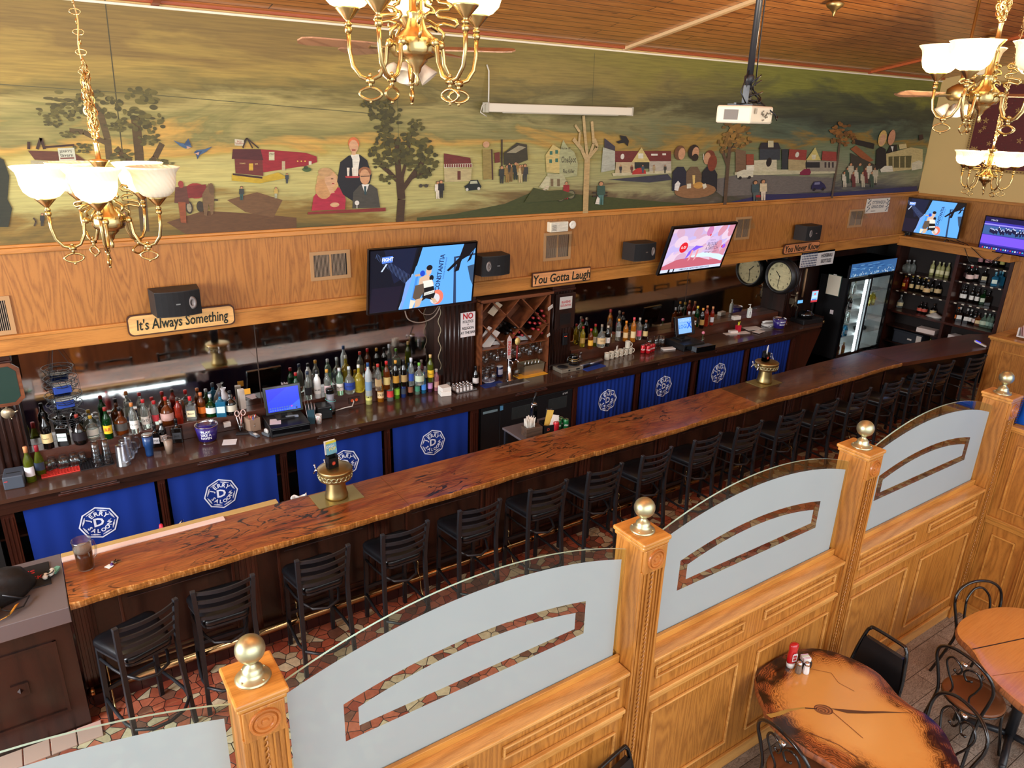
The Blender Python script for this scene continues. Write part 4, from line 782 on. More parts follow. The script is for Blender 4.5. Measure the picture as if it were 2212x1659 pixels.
for i in range(6):
    b=MB(); b.box(-.12+.045*(i%3)*1.9,-.05+.045*(i%3)*1.9,.0-.03*(i//3),.004-.03*(i//3),.02,.15+.02*(i%2),0,Rx(-.2)); b.build('paper_slip',P(((226,190,190),(232,226,214),(222,206,150))[i%3],.7),t)
t=thing('card_terminal','white hand-held card reader with a lit blue screen on the end of the bar','card reader',(12.05,4.83,1.0565),.5)
b=MB(); b.box(-.035,.035,-.09,.09,0,.025,0,T(0,0,.02)@Rx(.35)); b.build('body',WHT,t,bevel=.006); b=MB(); b.box(-.028,.028,.0,.075,.0255,.027,0,T(0,0,.02)@Rx(.35)); b.build('screen',P((30,40,240),.3,emit=1.5),t)
# ================================================================ THE BAR
ZB=1.05
def slab_edge(x): return 4.955+.009*math.sin(x*2.1)+.006*math.sin(x*5.3+1)+.003*math.sin(x*13)+.002*math.sin(x*37)
t=thing('bar_counter','long bar with a thick varnished live-edge redwood top','bar',(0,0,0))
cuts=[-.12,2.40,4.47,7.0,10.12]
for i,(a_,c_) in enumerate(zip(cuts,cuts[1:])):
    b=MB(); n=int((c_-a_)/.04); tv_=[];
    for k in range(n+1):
        x=a_+.002+(c_-a_-.004)*k/n; e=slab_edge(x)+(.012 if i%2 else 0); bk=5.575+.006*math.sin(x*3)
        dip=.004*math.sin(x*40)+.003*math.sin(x*91)
        tv_+= [(x,bk,ZB),(x,e+.010+dip,ZB),(x,e+.002+dip*.8,ZB-.005),(x,e,ZB-.03),(x,e+.006,ZB-.052),(x,bk,ZB-.052)]
    fs=[];ms=[]
    for k in range(n):
        o0=k*6;o1=o0+6
        for j in range(6):
            l=(j+1)%6; fs.append((o0+j,o0+l,o1+l,o1+j)); ms.append(1 if j in (1,2,3) else 0)
    fs+=[(0,5,4,3,2,1),tuple(n*6+j for j in range(6))]; ms+=[1,1]
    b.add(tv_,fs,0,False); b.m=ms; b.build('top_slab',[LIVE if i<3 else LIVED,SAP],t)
b=MB(); b.box(-.11,10.10,5.22,5.53,.02,ZB-.052); b.build('core',MAHV,t)
b=MB(); b.box(-.11,10.10,5.196,5.222,.08,.99)
b.build('front_panelling',MAHV,t)
for k in range(9):
    x=-.06+1.145*k; b=MB()
    for j in range(3): b.box(x-.055+j*.04,x-.03+j*.04,5.170,5.19,.12,.98)
    b.box(x-.07,x+.07,5.178,5.198,.08,.99)
    b.build('pilaster',MAHR,t,bevel=.003)
for k in range(9):
    x=.07+1.145*k; a_=x+.10; c_=x+.91
    b=MB()
    for z0,z1 in ((.22,.88),):
        r=.022; b.box(a_,c_,5.180,5.198,z1-r,z1); b.box(a_,c_,5.180,5.198,z0,z0+r); b.box(a_,a_+r,5.1805,5.198,z0,z1); b.box(c_-r,c_,5.1805,5.198,z0,z1)
        r2=.01; b.box(a_+.06,c_-.06,5.188,5.198,z1-.07,z1-.06); b.box(a_+.06,c_-.06,5.188,5.198,z0+.06,z0+.07)
    b.build('panel_moulding',MAHR,t,bevel=.004)
b=MB()
for k in range(96): b.box(-.1+k*.107,-.1+k*.107+.103,5.165,5.18,0,.10)
b.build('tile_skirting',P((70,36,34),.3),t)
b=MB(); b.box(-.12,1.02,5.515,5.575,ZB,ZB+.012); b.build('pale_strip',P((226,200,188),.5),t,bevel=.002)
b=MB(); b.box(-.12,1.47,5.576,5.65,ZB-.035,ZB+.004); b.build('backing_rail',P((186,158,98),.5),t,bevel=.003)
b=MB(); b.box(1.5,10.0,5.576,5.60,ZB-.05,ZB-.012); b.build('rear_lip',MAHH,t,bevel=.003)
# foot rail
t=thing('foot_rail','long brass foot rail along the bottom of the bar','foot rail',(0,0,0))
b=MB(); b.tube([(-.1,5.125,.17),(10.0,5.125,.17)],.033,14); b.sph((-.1,5.125,.17),.036); b.build('rail',mat('foot_rail_brass',(170,128,84),.2,1),t)
for x in (.02,1.42,2.55,3.55,5.0,6.05,7.0,8.0,9.3):
    b=MB(); b.tube([(x,5.19,.33),(x,5.16,.35),(x,5.13,.33),(x,5.14,.24),(x,5.12,.20),(x,5.09,.14),(x,5.08,.08),(x,5.05,.03),(x,5.02,.008)],.007,6); b.sph((x,5.02,.01),.016,0,10,6); b.torus(.036,.007,T(x,5.125,.17)@Ry(PI/2)); b.build('rail_bracket',BRASS,t)
# far, slightly turned length of plain dark bar
t=thing('far_bar','plain dark wooden bar turning away beyond the live-edge slab','bar',(0,0,0))
pts=[(10.14,5.0),(10.23,4.96),(11.93,4.665),(11.93,5.35),(12.62,5.24),(13.0,5.05),(13.0,5.05),(12.65,5.26),(10.28,5.58),(10.14,5.60)]
pts=[(10.14,4.99),(10.25,4.965),(11.96,4.69),(13.2,4.69),(13.0,5.06),(12.65,5.26),(10.28,5.58),(10.14,5.60)]
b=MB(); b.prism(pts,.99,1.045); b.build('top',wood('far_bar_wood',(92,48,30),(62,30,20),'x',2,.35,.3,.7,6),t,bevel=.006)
b=MB(); b.prism([(10.16,5.2),(11.94,4.93),(11.94,5.2),(10.3,5.5),(10.16,5.5)],0,.99); b.build('front',MAHV,t)
# stainless counter section, left
t=thing('steel_counter','stainless steel counter section joining the left end of the bar','counter',(-.12,5,0))
b=MB(); b.box(-2.6,-.003,-.075,.66,.93,1.05); b.build('top',STEELD,t,bevel=.004)
b=MB(); b.box(-2.6,-.02,.0,.60,0,.93); b.build('base',MAHV,t)
b=MB()
for (a_,c_) in ((-.62,-.12),(-1.3,-.74)):
    for z0,z1 in ((.18,.78),): 
        r=.02; b.box(a_,c_,-.012,0,z1-r,z1); b.box(a_,c_,-.012,0,z0,z0+r); b.box(a_,a_+r,-.0121,0,z0,z1); b.box(c_-r,c_,-.0121,0,z0,z1)
    m_=(a_+c_)/2; b.box(m_-.05,m_+.05,-.014,0,.43,.53); b.lathe([(.0,.03),(.02,.0)],4,(0,0,0),0,False,T(m_,-.014,.48)@Rx(PI/2))
b.build('panel_moulding',MAHV,t,bevel=.003)
t=thing('bar_mat','black rubber bar mat with red lettering on the steel counter','mat',(-.40,5.42,1.0505))
b=MB(); b.box(-.34,.20,-.15,.16,0,.008); b.build('mat',mat('rubber',(20,20,22),.7),t,bevel=.003)
q=Paint((0,0,.0085),(1,0,0),(0,1,0),(0,0,1)); q.text("JERRY'S",0,.06,.07,(196,40,50),0,1,.01); q.text('KICK',.09,-.03,.06,(196,40,50),0,1,.01); q.b.build('printing',PRINT,t)
# ================================================================ BRASS TOWERS
def tower(x,y,lab,sq):
    t=thing('beer_tower',lab,'beer tower',(x,y,ZB),0,'brass beer towers on the bar')
    b=MB(); b.box(-.20,.20,-.13,.13,.001,.006); b.build('base_plate',mat('brass_plate',(170,158,102),.4,.8),t)
    b=MB(); b.lathe([(.098,.006),(.100,.03),(.092,.05),(.084,.10),(.078,.17),(.078,.18)],32); b.build('pedestal',BRASSD,t)
    b=MB(); b.lathe([(.07,.175),(.125,.182),(.140,.19),(.142,.20),(.142,.255),(.146,.262),(.146,.268),(.140,.275)],36); 
    dr=b.build('drum',BRASSD,t)
    b=MB()
    for i in range(22):
        a_=2*PI*i/22; b.torus(.018,.0035,T(.143*math.cos(a_),.143*math.sin(a_),.226)@Rz(a_)@Ry(PI/2),0,10,5); b.sph((.145*math.cos(a_+.14),.145*math.sin(a_+.14),.226+.012*(-1)**i),.007,0,8,5)
    b.build('embossing',BRASSP,dr)
    b=MB(); b.lathe([(.148,.268),(.150,.276),(.140,.286),(.09,.296),(.03,.300),(0,.300)],36); b.build('lid',BRASSD,t)
    for i in range(2 if sq else 3):
        a_=PI-.25+.5*i if sq else PI/2-.9+.9*i
        a_=(2.6,3.2)[i] if sq else (2.35,1.7,1.0)[i]
        b=MB(); c,s=math.cos(a_),math.sin(a_); b.tube([(.14*c,.14*s,.235),(.18*c,.18*s,.235),(.20*c,.20*s,.20)],.008,8); b.tube([(.175*c,.175*s,.24),(.185*c,.185*s,.275)],.006,6); b.sph((.186*c,.186*s,.28),.01,0,10,6); b.build('tap',CHROME,t)
    return t
tower(1.925,5.42,'brass beer tower with the tall black card holder, left',0); tower(7.68,5.44,'brass beer tower nearest the far end of the bar',1)
def holder(x,y,z,lab,rot,tall):
    t=thing('card_holder',lab,'card holder',(x,y,z),rot)
    b=MB(); b.box(-.045,.045,-.03,.03,0,.05); b.box(-.045,.045,.022,.03,0,.17 if tall else .13); b.box(-.045,-.038,-.03,.03,0,.11); b.box(.038,.045,-.03,.03,0,.11); b.box(-.045,.045,-.03,-.022,0,.09); b.build('box',BLKP,t)
    q=Paint((0,-.0305,.045),(1,0,0),(0,0,1),(0,-1,0))
    for i in range(10): a_=2*PI*i/10; q.poly([(.022*math.cos(a_),.022*math.sin(a_)),(.011*math.cos(a_+.3),.011*math.sin(a_+.3)),(.011*math.cos(a_-.3),.011*math.sin(a_-.3))],(226,84,60))
    q.ell(0,0,.012,.012,(226,84,60)); q.b.build('sun_emblem',PRINT,t)
    b=MB()
    if tall:
        b.box(-.05,.05,.0,.004,.12,.24,0,Rx(-.1)); b.build('card',PAPER,t); q=Paint((0,-.006,.18),(1,0,0),(0,.1,1),(0,-1,0)); q.rect(-.048,-.055,.048,.04,(124,186,204)); q.rect(-.048,.04,.048,.06,(226,214,70)); q.text('CASH',-.01,.015,.03,(240,240,240),.05,1,.02); q.text('POP',.008,-.012,.036,(240,226,120),.05,1,.03); q.b.build('printing',PRINT,t)
    else:
        b.tube([(.0,.0,.05),(.0,.0,.16),(.004,0,.19),(.01,0,.16)],.004,6); b.tube([(.03,.01,.05),(.03,.01,.20)],.005,6); b.build('straw',WHT,t)
holder(1.90,5.41,ZB+.301,'black card holder with a blue and yellow CASH POP card on the left brass tower',.15,1)
holder(7.64,5.44,ZB+.301,'small black straw holder with red sun emblem on the far brass tower',.0,0)
# ================================================================ BAR STOOLS
def make_stool():
    t=thing('bar_stool','x','bar stool',(0,0,0),0,'black ladder-back bar stools along the bar')
    sq=.0155
    def leg(pts,n='leg'):
        b=MB(); b.tube(pts,.021,4); b.build(n,BLKM,t)
    for s in (-1,1):
        leg([(s*.185,.215,.0),(s*.180,.195,.72)])
        leg([(s*.205,-.225,.0),(s*.190,-.185,.50),(s*.187,-.180,.72),(s*.192,-.185,.86),(s*.200,-.212,1.055)])
    for s in (-1,1): b=MB(); b.box(s*.200-.017,s*.200+.017,-.229,-.195,1.045,1.068); b.build('post_cap',BLKM,t,bevel=.004)
    for z in (1.038,.960,.885,.812):
        b=MB(); n=8; yc=-.212+(1.055-z)*.13; vs=[];fs=[]
        for i in range(n+1):
            u=-1+2*i/n; x=.190*u; y=yc-.042*(1-u*u); h=.0135
            for dz,dy in ((-h,-.006),(h,-.006),(h,.006),(-h,.006)): vs.append((x,y+dy,z+dz))
        for i in range(n):
            for j in range(4): fs.append((i*4+j,i*4+(j+1)%4,i*4+4+(j+1)%4,i*4+4+j))
        fs+= [(3,2,1,0),(n*4,n*4+1,n*4+2,n*4+3)]
        b.add(vs,fs); b.build('back_slat',BLKM,t)
    # seat: rounded trapezoid cushion
    def outline(k,n=7):
        pts=[]; f,bk=.215,.165; y1,y0=.215,-.20
        cs=[(f,y1,0),(-f,y1,PI/2),(-bk,y0,PI),(bk,y0,1.5*PI)]; r=.06
        for cx,cy,a0 in cs:
            ox=cx-math.copysign(r,cx); oy=cy-math.copysign(r,cy)
            for i in range(n): a_=a0+PI/2*i/(n-1); pts.append((ox+r*math.cos(a_),oy+r*math.sin(a_)))
        return [(x*k,(y-.01)*k+.01) for x,y in pts]
    b=MB(); lay=[(.96,.725),(1.0,.74),(1.0,.76),(.96,.775),(.80,.786),(.45,.790)]; vs=[]; N=28
    for k_,z in lay: vs+=[(x,y,z) for x,y in outline(k_)]
    fs=[(i*N+j,i*N+(j+1)%N,(i+1)*N+(j+1)%N,(i+1)*N+j) for i in range(len(lay)-1) for j in range(N)]+[tuple(reversed(range(N))),tuple(range((len(lay)-1)*N,len(lay)*N))]
    b.add(vs,fs,0,True); b.build('seat',BLKV,t)
    b=MB(); b.tube([(x,y,.715) for x,y in outline(.93)],.012,4,0,None,True); b.build('seat_frame',BLKM,t)
    b=MB(); b.tube([(.183,.19,.60),(.17,.03,.59),(.15,-.08,.585),(.10,-.19,.58),(0,-.235,.578),(-.10,-.19,.58),(-.15,-.08,.585),(-.17,.03,.59),(-.183,.19,.60)],.011,6); b.build('curved_brace',BLKM,t)
    b=MB(); b.tube([(.19,.20,.245),(.205,.02,.24),(.21,-.12,.237),(.19,-.22,.235),(.11,-.30,.233),(0,-.325,.232),(-.11,-.30,.233),(-.19,-.22,.235),(-.21,-.12,.237),(-.205,.02,.24),(-.19,.20,.245)],.0125,7); b.build('foot_ring',BLKM,t)
    b=MB(); b.box(-.185,.185,.195,.212,.30,.33); b.build('stretcher',BLKM,t)
    return t
sx=[((249,1364),(375,1294)),((421,1279),(541,1245)),((645,1212),(748,1180)),((831,1156),(919,1128)),((995,1105),(1078,1080)),((1151,1058),(1219,1039)),((1278,1020),(1338,1003)),((1390,986),(1449,967)),((1502,953),(1556,936)),((1595,925),(1646,909.5)),((1690,899),(1734,887)),((1767,874),(1810,862)),((1843,851),(1881,838.5)),((1914,829.6),(1951,818)),((1977,809),(2010,799)),((2028,789),(2061,780)),((2095,775),(2130,767.6))]
sl=['black bar stool turned askew, nearest the steel counter end','black bar stool second from the steel counter end, behind the nearest brass ball','black bar stool third from the left, below the first brass beer tower','black bar stool fourth from the left, right of the first beer tower','black bar stool fifth from the left, above the nearest glass arch','black bar stool sixth from the left, in front of the seam of the slab','black bar stool seventh from the left, just left of the second post','black bar stool eighth from the left, just right of the second post','black bar stool ninth from the left, above the second full glass arch','black bar stool tenth from the left, below the far brass tower to the left','black bar stool eleventh from the left, right below the far brass tower','black bar stool twelfth from the left, right of the far brass tower','black bar stool thirteenth from the left, just left of the third post','black bar stool fourteenth from the left, behind the third post','black bar stool at the join of the redwood slab and the plain far bar','black bar stool in shadow, second from the far end of the bar','black bar stool in deep shadow at the far end against the oak half wall']
st=make_stool()
for i,(l,r) in enumerate(sx):
    A=at(*l,z=1.055); B_=at(*r,z=1.055); m_=(A+B_)/2; an=math.atan2(B_[1]-A[1],B_[0]-A[0])*.8
    loc=(m_[0]+math.sin(-an)*.205*0-math.sin(an)*.205, m_[1]+.21*math.cos(an),0)
    if i==0: st.location=loc; st.rotation_euler=(0,0,an); st['label']=sl[0]
    else: dup(st,loc,an,sl[i])
# backless stools seen only in the mirror, standing along the partition
def backless():
    t=thing('round_stool','x','stool',(0,0,0),0,'backless round stools reflected in the mirror')
    b=MB(); b.lathe([(.0,.70),(.14,.70),(.165,.715),(.165,.735),(.14,.75),(0,.745)],20); b.build('seat',mat('dark_stool_wood',(34,20,16),.35,coat=.3),t)
    for i in range(4):
        a_=PI/4+i*PI/2; b=MB(); b.tube([(.20*math.cos(a_),.20*math.sin(a_),0),(.10*math.cos(a_),.10*math.sin(a_),.70)],.016,8); b.build('leg',mat('dark_stool_wood',(34,20,16),.35),t)
    b=MB()
    for z,r in ((.2,.175),(.38,.148)):
        for i in range(4): a_=PI/4+i*PI/2; b.tube([(r*math.cos(a_),r*math.sin(a_),z+.03*(i%2)),(r*math.cos(a_+PI/2),r*math.sin(a_+PI/2),z+.03*(i%2))],.009,6)
    b.build('rung',mat('dark_stool_wood',(34,20,16),.35),t); return t
bs=backless()
for i,x in enumerate((1.8,2.22,2.70,3.18,3.68,4.15,4.68,5.28,5.95)):
    l='dark backless stool reflected in the left bar mirror, one of a row against the partition'
    if i==0: bs.location=(x,2.76,0); bs['label']=l
    else: dup(bs,(x,2.76,0),.2*i,l)
b=MB()
def hook(x,z):
    t=thing('coat_hook','small round silver knob on the panelling reflected in the bar mirror','knob',(x,2.471,z),0,'silver knobs reflected in the mirror')
    b=MB(); b.lathe([(.02,0),(.02,.004),(.008,.008),(.008,.02),(.02,.028),(.022,.036),(.012,.044),(0,.045)],14,(0,0,0),0,True,Rx(-PI/2)); b.build('knob',CHROME,t); return t
h0=hook(.51,.56)
for x,z in ((1.45,.56),(3.56,.56),(4.57,.56),(5.39,.56),(6.16,.56),(7.6,.50),(8.33,.50),(9.06,.50),(9.8,.50),(10.5,.50),(11.2,.50)): dup(h0,(x,2.471,z))
# ================================================================ DINING TABLES
def outline_smooth(pts,n=96):
    N=len(pts); out=[]
    for k in range(n):
        t_=k/n*N; i=int(t_); f=t_-i; p=[Vector((*pts[(i+j-1)%N],0)) for j in range(4)]
        out.append(.5*((2*p[1])+(-p[0]+p[2])*f+(2*p[0]-5*p[1]+4*p[2]-p[3])*f*f+(-p[0]+3*p[1]-3*p[2]+p[3])*f**3))
    return [(v[0],v[1]) for v in out]
def burl():
    m,n,l,p=nodes('burl_slab_top')
    uv=n.new('ShaderNodeUVMap'); sp=n.new('ShaderNodeSeparateXYZ'); l.new(uv.outputs[0],sp.inputs[0])
    nn=noise(n,l,mapping(n,l,(1,1,1)).outputs[0],3.5,4,.6,.6)
    ad=n.new('ShaderNodeMath'); ad.operation='MULTIPLY_ADD'; ad.inputs[1].default_value=.55; l.new(nn.outputs[0],ad.inputs[0]); l.new(sp.outputs[1],ad.inputs[2])   # warped radial distance
    sc_=n.new('ShaderNodeMath'); sc_.operation='MULTIPLY'; sc_.inputs[1].default_value=34; l.new(ad.outputs[0],sc_.inputs[0]); pp=n.new('ShaderNodeMath'); pp.operation='PINGPONG'; pp.inputs[1].default_value=.5; l.new(sc_.outputs[0],pp.inputs[0])
    base=ramp(n,[(.55,(206,146,74)),(.78,(198,130,60)),(.88,(172,94,44)),(.96,(110,54,30)),(1.0,(150,80,42))]); 
    su=n.new('ShaderNodeMath'); su.operation='ADD'; su.inputs[1].default_value=-.27; l.new(ad.outputs[0],su.inputs[0]); l.new(su.outputs[0],base.inputs[0])
    rg=ramp(n,[(.10,(96,46,32)),(.36,(255,255,255))]); l.new(pp.outputs[0],rg.inputs[0])
    rm=ramp(n,[(.66,(0,0,0)),(.80,(235,235,235))]); l.new(su.outputs[0],rm.inputs[0])
    c1=mixc(n,l,rm.outputs[0],base.outputs[0],mixc(n,l,None,base.outputs[0],rg.outputs[0],'MULTIPLY',1).outputs[2])
    bn=noise(n,l,mapping(n,l,(1,1,1),(4,4,0)).outputs[0],5,3,.5); rb=ramp(n,[(.47,(255,255,255)),(.58,(70,32,34))]); l.new(bn.outputs[0],rb.inputs[0])
    rm2=ramp(n,[(.72,(0,0,0)),(.84,(255,255,255))]); l.new(su.outputs[0],rm2.inputs[0])
    c2=mixc(n,l,rm2.outputs[0],c1.outputs[2],mixc(n,l,None,c1.outputs[2],rb.outputs[0],'MULTIPLY',1).outputs[2])
    l.new(c2.outputs[2],p.inputs['Base Color']); p.inputs['Roughness'].default_value=.22; p.inputs['Coat Weight'].default_value=.6; p.inputs['Coat Roughness'].default_value=.14
    return m
def slab_table(lab,pts,topm,edgem,base,extra=None,th=.055):
    O=outline_smooth(pts); cx=sum(p[0] for p in O)/len(O); cy=sum(p[1] for p in O)/len(O)
    t=thing('slab_table',lab,'table',(cx,cy,0)); rd=random.Random(len(O)+int(cx*10))
    b=MB(); N=len(O); vs=[(0,0,.76)]; uv=[(0,0)]; K=8
    for k in range(1,K+1):
        f=k/K
        for i,p in enumerate(O): vs.append(((p[0]-cx)*f,(p[1]-cy)*f,.76-(.004 if k==K else 0))); uv.append((i/N,f))
    fs=[(0,1+i,1+(i+1)%N) for i in range(N)]+[(1+(k-1)*N+i,1+k*N+i,1+k*N+(i+1)%N,1+(k-1)*N+(i+1)%N) for k in range(1,K) for i in range(N)]
    b.add(vs,fs,0,True); b.uv=uv; b.build('tabletop',topm,t)
    b=MB(); vs=[]
    for z,f0 in ((.756,1.0),(.74,1.012),(.72,1.02),(.705,1.0)):
        for i,p in enumerate(O): f=f0+rd.uniform(-.006,.008); vs.append(((p[0]-cx)*f,(p[1]-cy)*f,z))
    b.add(vs,[(k*N+(i+1)%N,k*N+i,(k+1)*N+i,(k+1)*N+(i+1)%N) for k in range(3) for i in range(N)]+[tuple(reversed(range(3*N,4*N)))],0,True); b.build('bark_edge',edgem,t)
    b=MB(); bx,by=base[0]-cx,base[1]-cy; b.lathe([(.035,.03),(.035,.70)],14,(bx,by,0)); b.box(bx-.16,bx+.16,by-.16,by+.16,.69,.705); b.build('column',BLKM,t)
    for a_ in (base[2],base[2]+PI/2,base[2]+PI,base[2]+1.5*PI):
        b=MB(); b.tube([(bx,by,.075),(bx+.15*math.cos(a_),by+.15*math.sin(a_),.055),(bx+.31*math.cos(a_),by+.31*math.sin(a_),.028)],.024,8); b.sph((bx+.31*math.cos(a_),by+.31*math.sin(a_),.025),.025,0,10,6); b.build('base_foot',BLKM,t)
    if extra: extra(t,cx,cy)
    return t
P1=[(3.50,2.17),(3.585,2.235),(3.70,2.265),(3.85,2.272),(4.01,2.25),(4.13,2.20),(4.22,2.11),(4.275,1.98),(4.30,1.84),(4.27,1.74),(4.215,1.63),(4.20,1.53),(4.21,1.44),(4.17,1.32),(4.08,1.22),(3.98,1.13),(3.80,1.06),(3.62,1.08),(3.48,1.22),(3.40,1.38),(3.36,1.58),(3.33,1.76),(3.34,1.93),(3.42,2.06)]
def crack(t,cx,cy):
    q=Paint((-cx,-cy,.7605),(1,0,0),(0,1,0),(0,0,1))
    q.poly([(3.35,1.985),(3.40,1.965),(3.5,1.94),(3.60,1.895),(3.60,1.885),(3.5,1.92),(3.42,1.93),(3.35,1.95)],(176,140,64))
    for k in range(7): q.ell(3.69-.004*k,1.815,.058-.008*k,.042-.006*k,((110,66,40),(168,108,60))[k%2],18,-.7)
    q.poly([(3.73,1.80),(3.80,1.745),(3.9,1.665),(4.0,1.60),(4.15,1.49),(4.0,1.585),(3.88,1.655),(3.79,1.715)],(96,60,36)); q.line([(3.6,1.885),(3.66,1.84)],.008,(60,30,20)); q.line([(3.72,1.78),(3.70,1.62),(3.69,1.55)],.004,(120,60,30)); q.line([(3.9,2.12),(4.02,1.98),(3.98,1.9),(4.0,1.8)],.003,(130,70,36)); q.line([(3.45,1.75),(3.52,1.60),(3.53,1.48)],.005,(110,56,30))
    q.b.build('resin_filled_crack',PAINT,t)
slab_table('varnished burl slab table with dark burnt rim and ketchup on it',P1,burl(),wood('bark_edge_brown',(150,84,44),(84,42,24),'z',6,.5,.2),(3.80,1.75,.5),crack)
P2=[(5.11,1.62),(5.145,1.69),(5.21,1.745),(5.33,1.785),(5.50,1.785),(5.68,1.75),(5.83,1.68),(5.95,1.56),(5.98,1.35),(5.90,1.10),(5.6,.9),(5.2,.85),(4.9,.92),(4.80,1.05),(4.82,1.16),(4.87,1.29),(4.93,1.40),(5.0,1.49),(5.07,1.56)]
def crack2(t,cx,cy):
    q=Paint((-cx,-cy,.7605),(1,0,0),(0,1,0),(0,0,1)); q.line([(5.09,1.585),(5.35,1.50),(5.6,1.42),(5.95,1.30)],.009,(44,24,14)); q.line([(4.93,1.38),(5.2,1.27),(5.5,1.14)],.003,(150,80,36)); q.b.build('seam',PAINT,t)
slab_table('smooth orange slab table with a dark straight seam at the right edge',P2,wood('orange_slab_wood',(204,136,64),(180,110,46),'x',.8,.15,1,.5,5),wood('rough_bark_edge',(160,98,54),(96,54,30),'z',8,.6,.1),(5.38,1.30,.3),crack2)
# chairs
def cafe_chair(loc,rot,lab,heart=True):
    t=thing('cafe_chair',lab,'chair',loc,rot,'black wrought cafe chairs with round seats')
    b=MB(); b.lathe([(.0,.435),(.17,.435),(.192,.442),(.197,.455),(.188,.468),(.12,.478),(0,.48)],32); b.build('seat',BRNV,t)
    b=MB(); b.torus(.192,.009,T(0,0,.438),0,28,6); b.build('seat_ring',BLKG,t)
    for x,y in ((.13,.14),(-.13,.14)):
        b=MB(); b.tube([(x,y,.43),(x*1.1,y*1.12,.25),(x*1.35,y*1.35,0)],.0105,8); b.build('leg',BLKG,t)
    pts=[(.19,-.26,0),(.165,-.20,.25),(.155,-.16,.44),(.185,-.17,.60),(.205,-.195,.72),(.18,-.215,.81),(.10,-.228,.865),(0,-.232,.88)]
    pts+= [(-x,y,z) for x,y,z in reversed(pts[:-1])]
    b=MB(); b.tube(spl(pts),.0115,10); b.build('back_hoop',BLKG,t)
    if heart:
        for s in (-1,1):
            b=MB(); b.tube(spl([(s*.09,-.15,.44),(s*.06,-.165,.54),(s*.10,-.185,.64),(s*.125,-.20,.73),(s*.09,-.212,.79),(s*.035,-.215,.78),(s*.008,-.212,.74),(s*.03,-.205,.69),(s*.06,-.20,.70)]),.0075,8); b.sph((s*.06,-.20,.70),.011,0,8,6); b.build('scroll',BLKG,t)
        b=MB(); b.tube([(-.02,-.222,.80),(.02,-.222,.80)],.013,8); b.build('collar',CHROME,t)
    else:
        b=MB(); p2=[(.10,-.155,.44),(.11,-.175,.62),(.10,-.20,.74),(.05,-.218,.81),(0,-.222,.825)]; p2+=[(-x,y,z) for x,y,z in reversed(p2[:-1])]; b.tube(spl(p2),.0095,8); b.build('inner_hoop',BLKG,t)
    return t
cafe_chair((5.04,1.48,0),math.radians(-100),'black cafe chair with a round brown seat standing free between the two tables')
cafe_chair((4.14,1.37,0),math.radians(70),'black cafe chair pushed under the right side of the burl table')
cafe_chair((3.43,1.74,0),math.radians(-97),'black cafe chair with brown seat at the left side of the burl table')
cafe_chair((5.70,1.68,0),math.radians(-205),'black double-hoop chair behind the orange slab table',False)
def pad_chair(loc,rot,lab):
    t=thing('padded_chair',lab,'chair',loc,rot,'black padded stacking chairs')
    b=MB(); b.box(-.20,.20,-.19,.21,.43,.48); b.build('seat',BLKV,t,bevel=.02)
    for x,y in ((.18,.20),(-.18,.20)): b=MB(); b.tube([(x,y,.44),(x*1.05,y*1.1,0)],.011,8); b.build('leg',BLKG,t)
    p=[(.20,-.26,0),(.19,-.21,.44),(.18,-.23,.62),(.15,-.26,.80),(.13,-.268,.845),(.10,-.272,.86)]; p+=[(-x,y,z) for x,y,z in reversed(p)]
    b=MB(); b.tube(spl(p),.0125,10); b.build('back_frame',BLKG,t)
    b=MB(); b.prism([(-.185,.50),(.185,.50),(.142,.785),(-.142,.785)],-.018,.018,0,T(0,-.185,0)@Rx(PI/2+.09)); b.build('backrest',BLKV,t,bevel=.012); return t
pad_chair((4.30,1.93,0),math.radians(88),'black padded chair against the right side of the burl table, back toward the partition corner')
pad_chair((2.30,1.92,0),math.radians(180+10),'black padded chair cut off by the bottom edge of the photo')
# ================================================================ BACK BAR
CY=6.79; LZ=1.22
t=thing('back_bar','dark mahogany back bar counter with a raised ledge under the mirrors','counter',(0,0,0))
b=MB(); b.prism([(-.62,CY),(10.92,CY),(11.45,7.12),(11.45,7.5),(-.62,7.5)],1.015,1.05); b.build('top',mat('back_bar_top',(72,46,34),.22,coat=.4),t,bevel=.006)
b=MB(); b.box(-.6,10.9,CY+.015,CY+.04,.955,1.015); b.box(-.6,10.25,CY+.02,CY+.055,.90,.96); b.build('apron',MAHH,t,bevel=.004)
bx=[(-.36,.70),(.79,1.83),(1.97,3.0),(3.11,4.11),(4.26,5.70),(5.75,6.78),(6.88,7.90),(8.06,9.08),(9.2,10.22)]
for a_,c_ in bx:
    m_=(a_+c_)/2; b=MB(); b.box(m_-.24,m_+.24,CY+.002,CY+.02,.965,.985); b.box(m_-.22,m_+.22,CY+.0,CY+.018,.992,1.004); b.build('apron_moulding',MAHR,t,bevel=.003)
pil=[-.46,.745,1.90,3.055,4.185,5.72,6.83,7.98,9.14,10.28]
for x in pil:
    b=MB(); w=.032 if x not in (-.46,4.185) else .05
    b.box(x-w,x+w,CY+.05,CY+.12,0,.93)
    for k in (-1,0,1): b.box(x+k*w*.6-.004,x+k*w*.6+.004,CY+.044,CY+.05,.05,.85)
    b.build('pilaster',MAHR,t)
b=MB(); b.box(-.6,4.2,CY+.35,CY+.38,0,1.0); b.box(5.75,10.3,CY+.35,CY+.38,0,1.0); b.box(-.6,-.55,CY+.05,7.4,0,1.0); b.build('dark_light_stop',DARK,t)  # near-black backing added behind the curtains to keep light out
b=MB(); b.box(-.6,4.2,CY+.10,CY+.34,.30,.32); b.box(-.6,4.2,CY+.10,CY+.34,.62,.64); b.box(5.75,10.3,CY+.10,CY+.34,.45,.47); b.build('inner_shelf',MAHH,t)
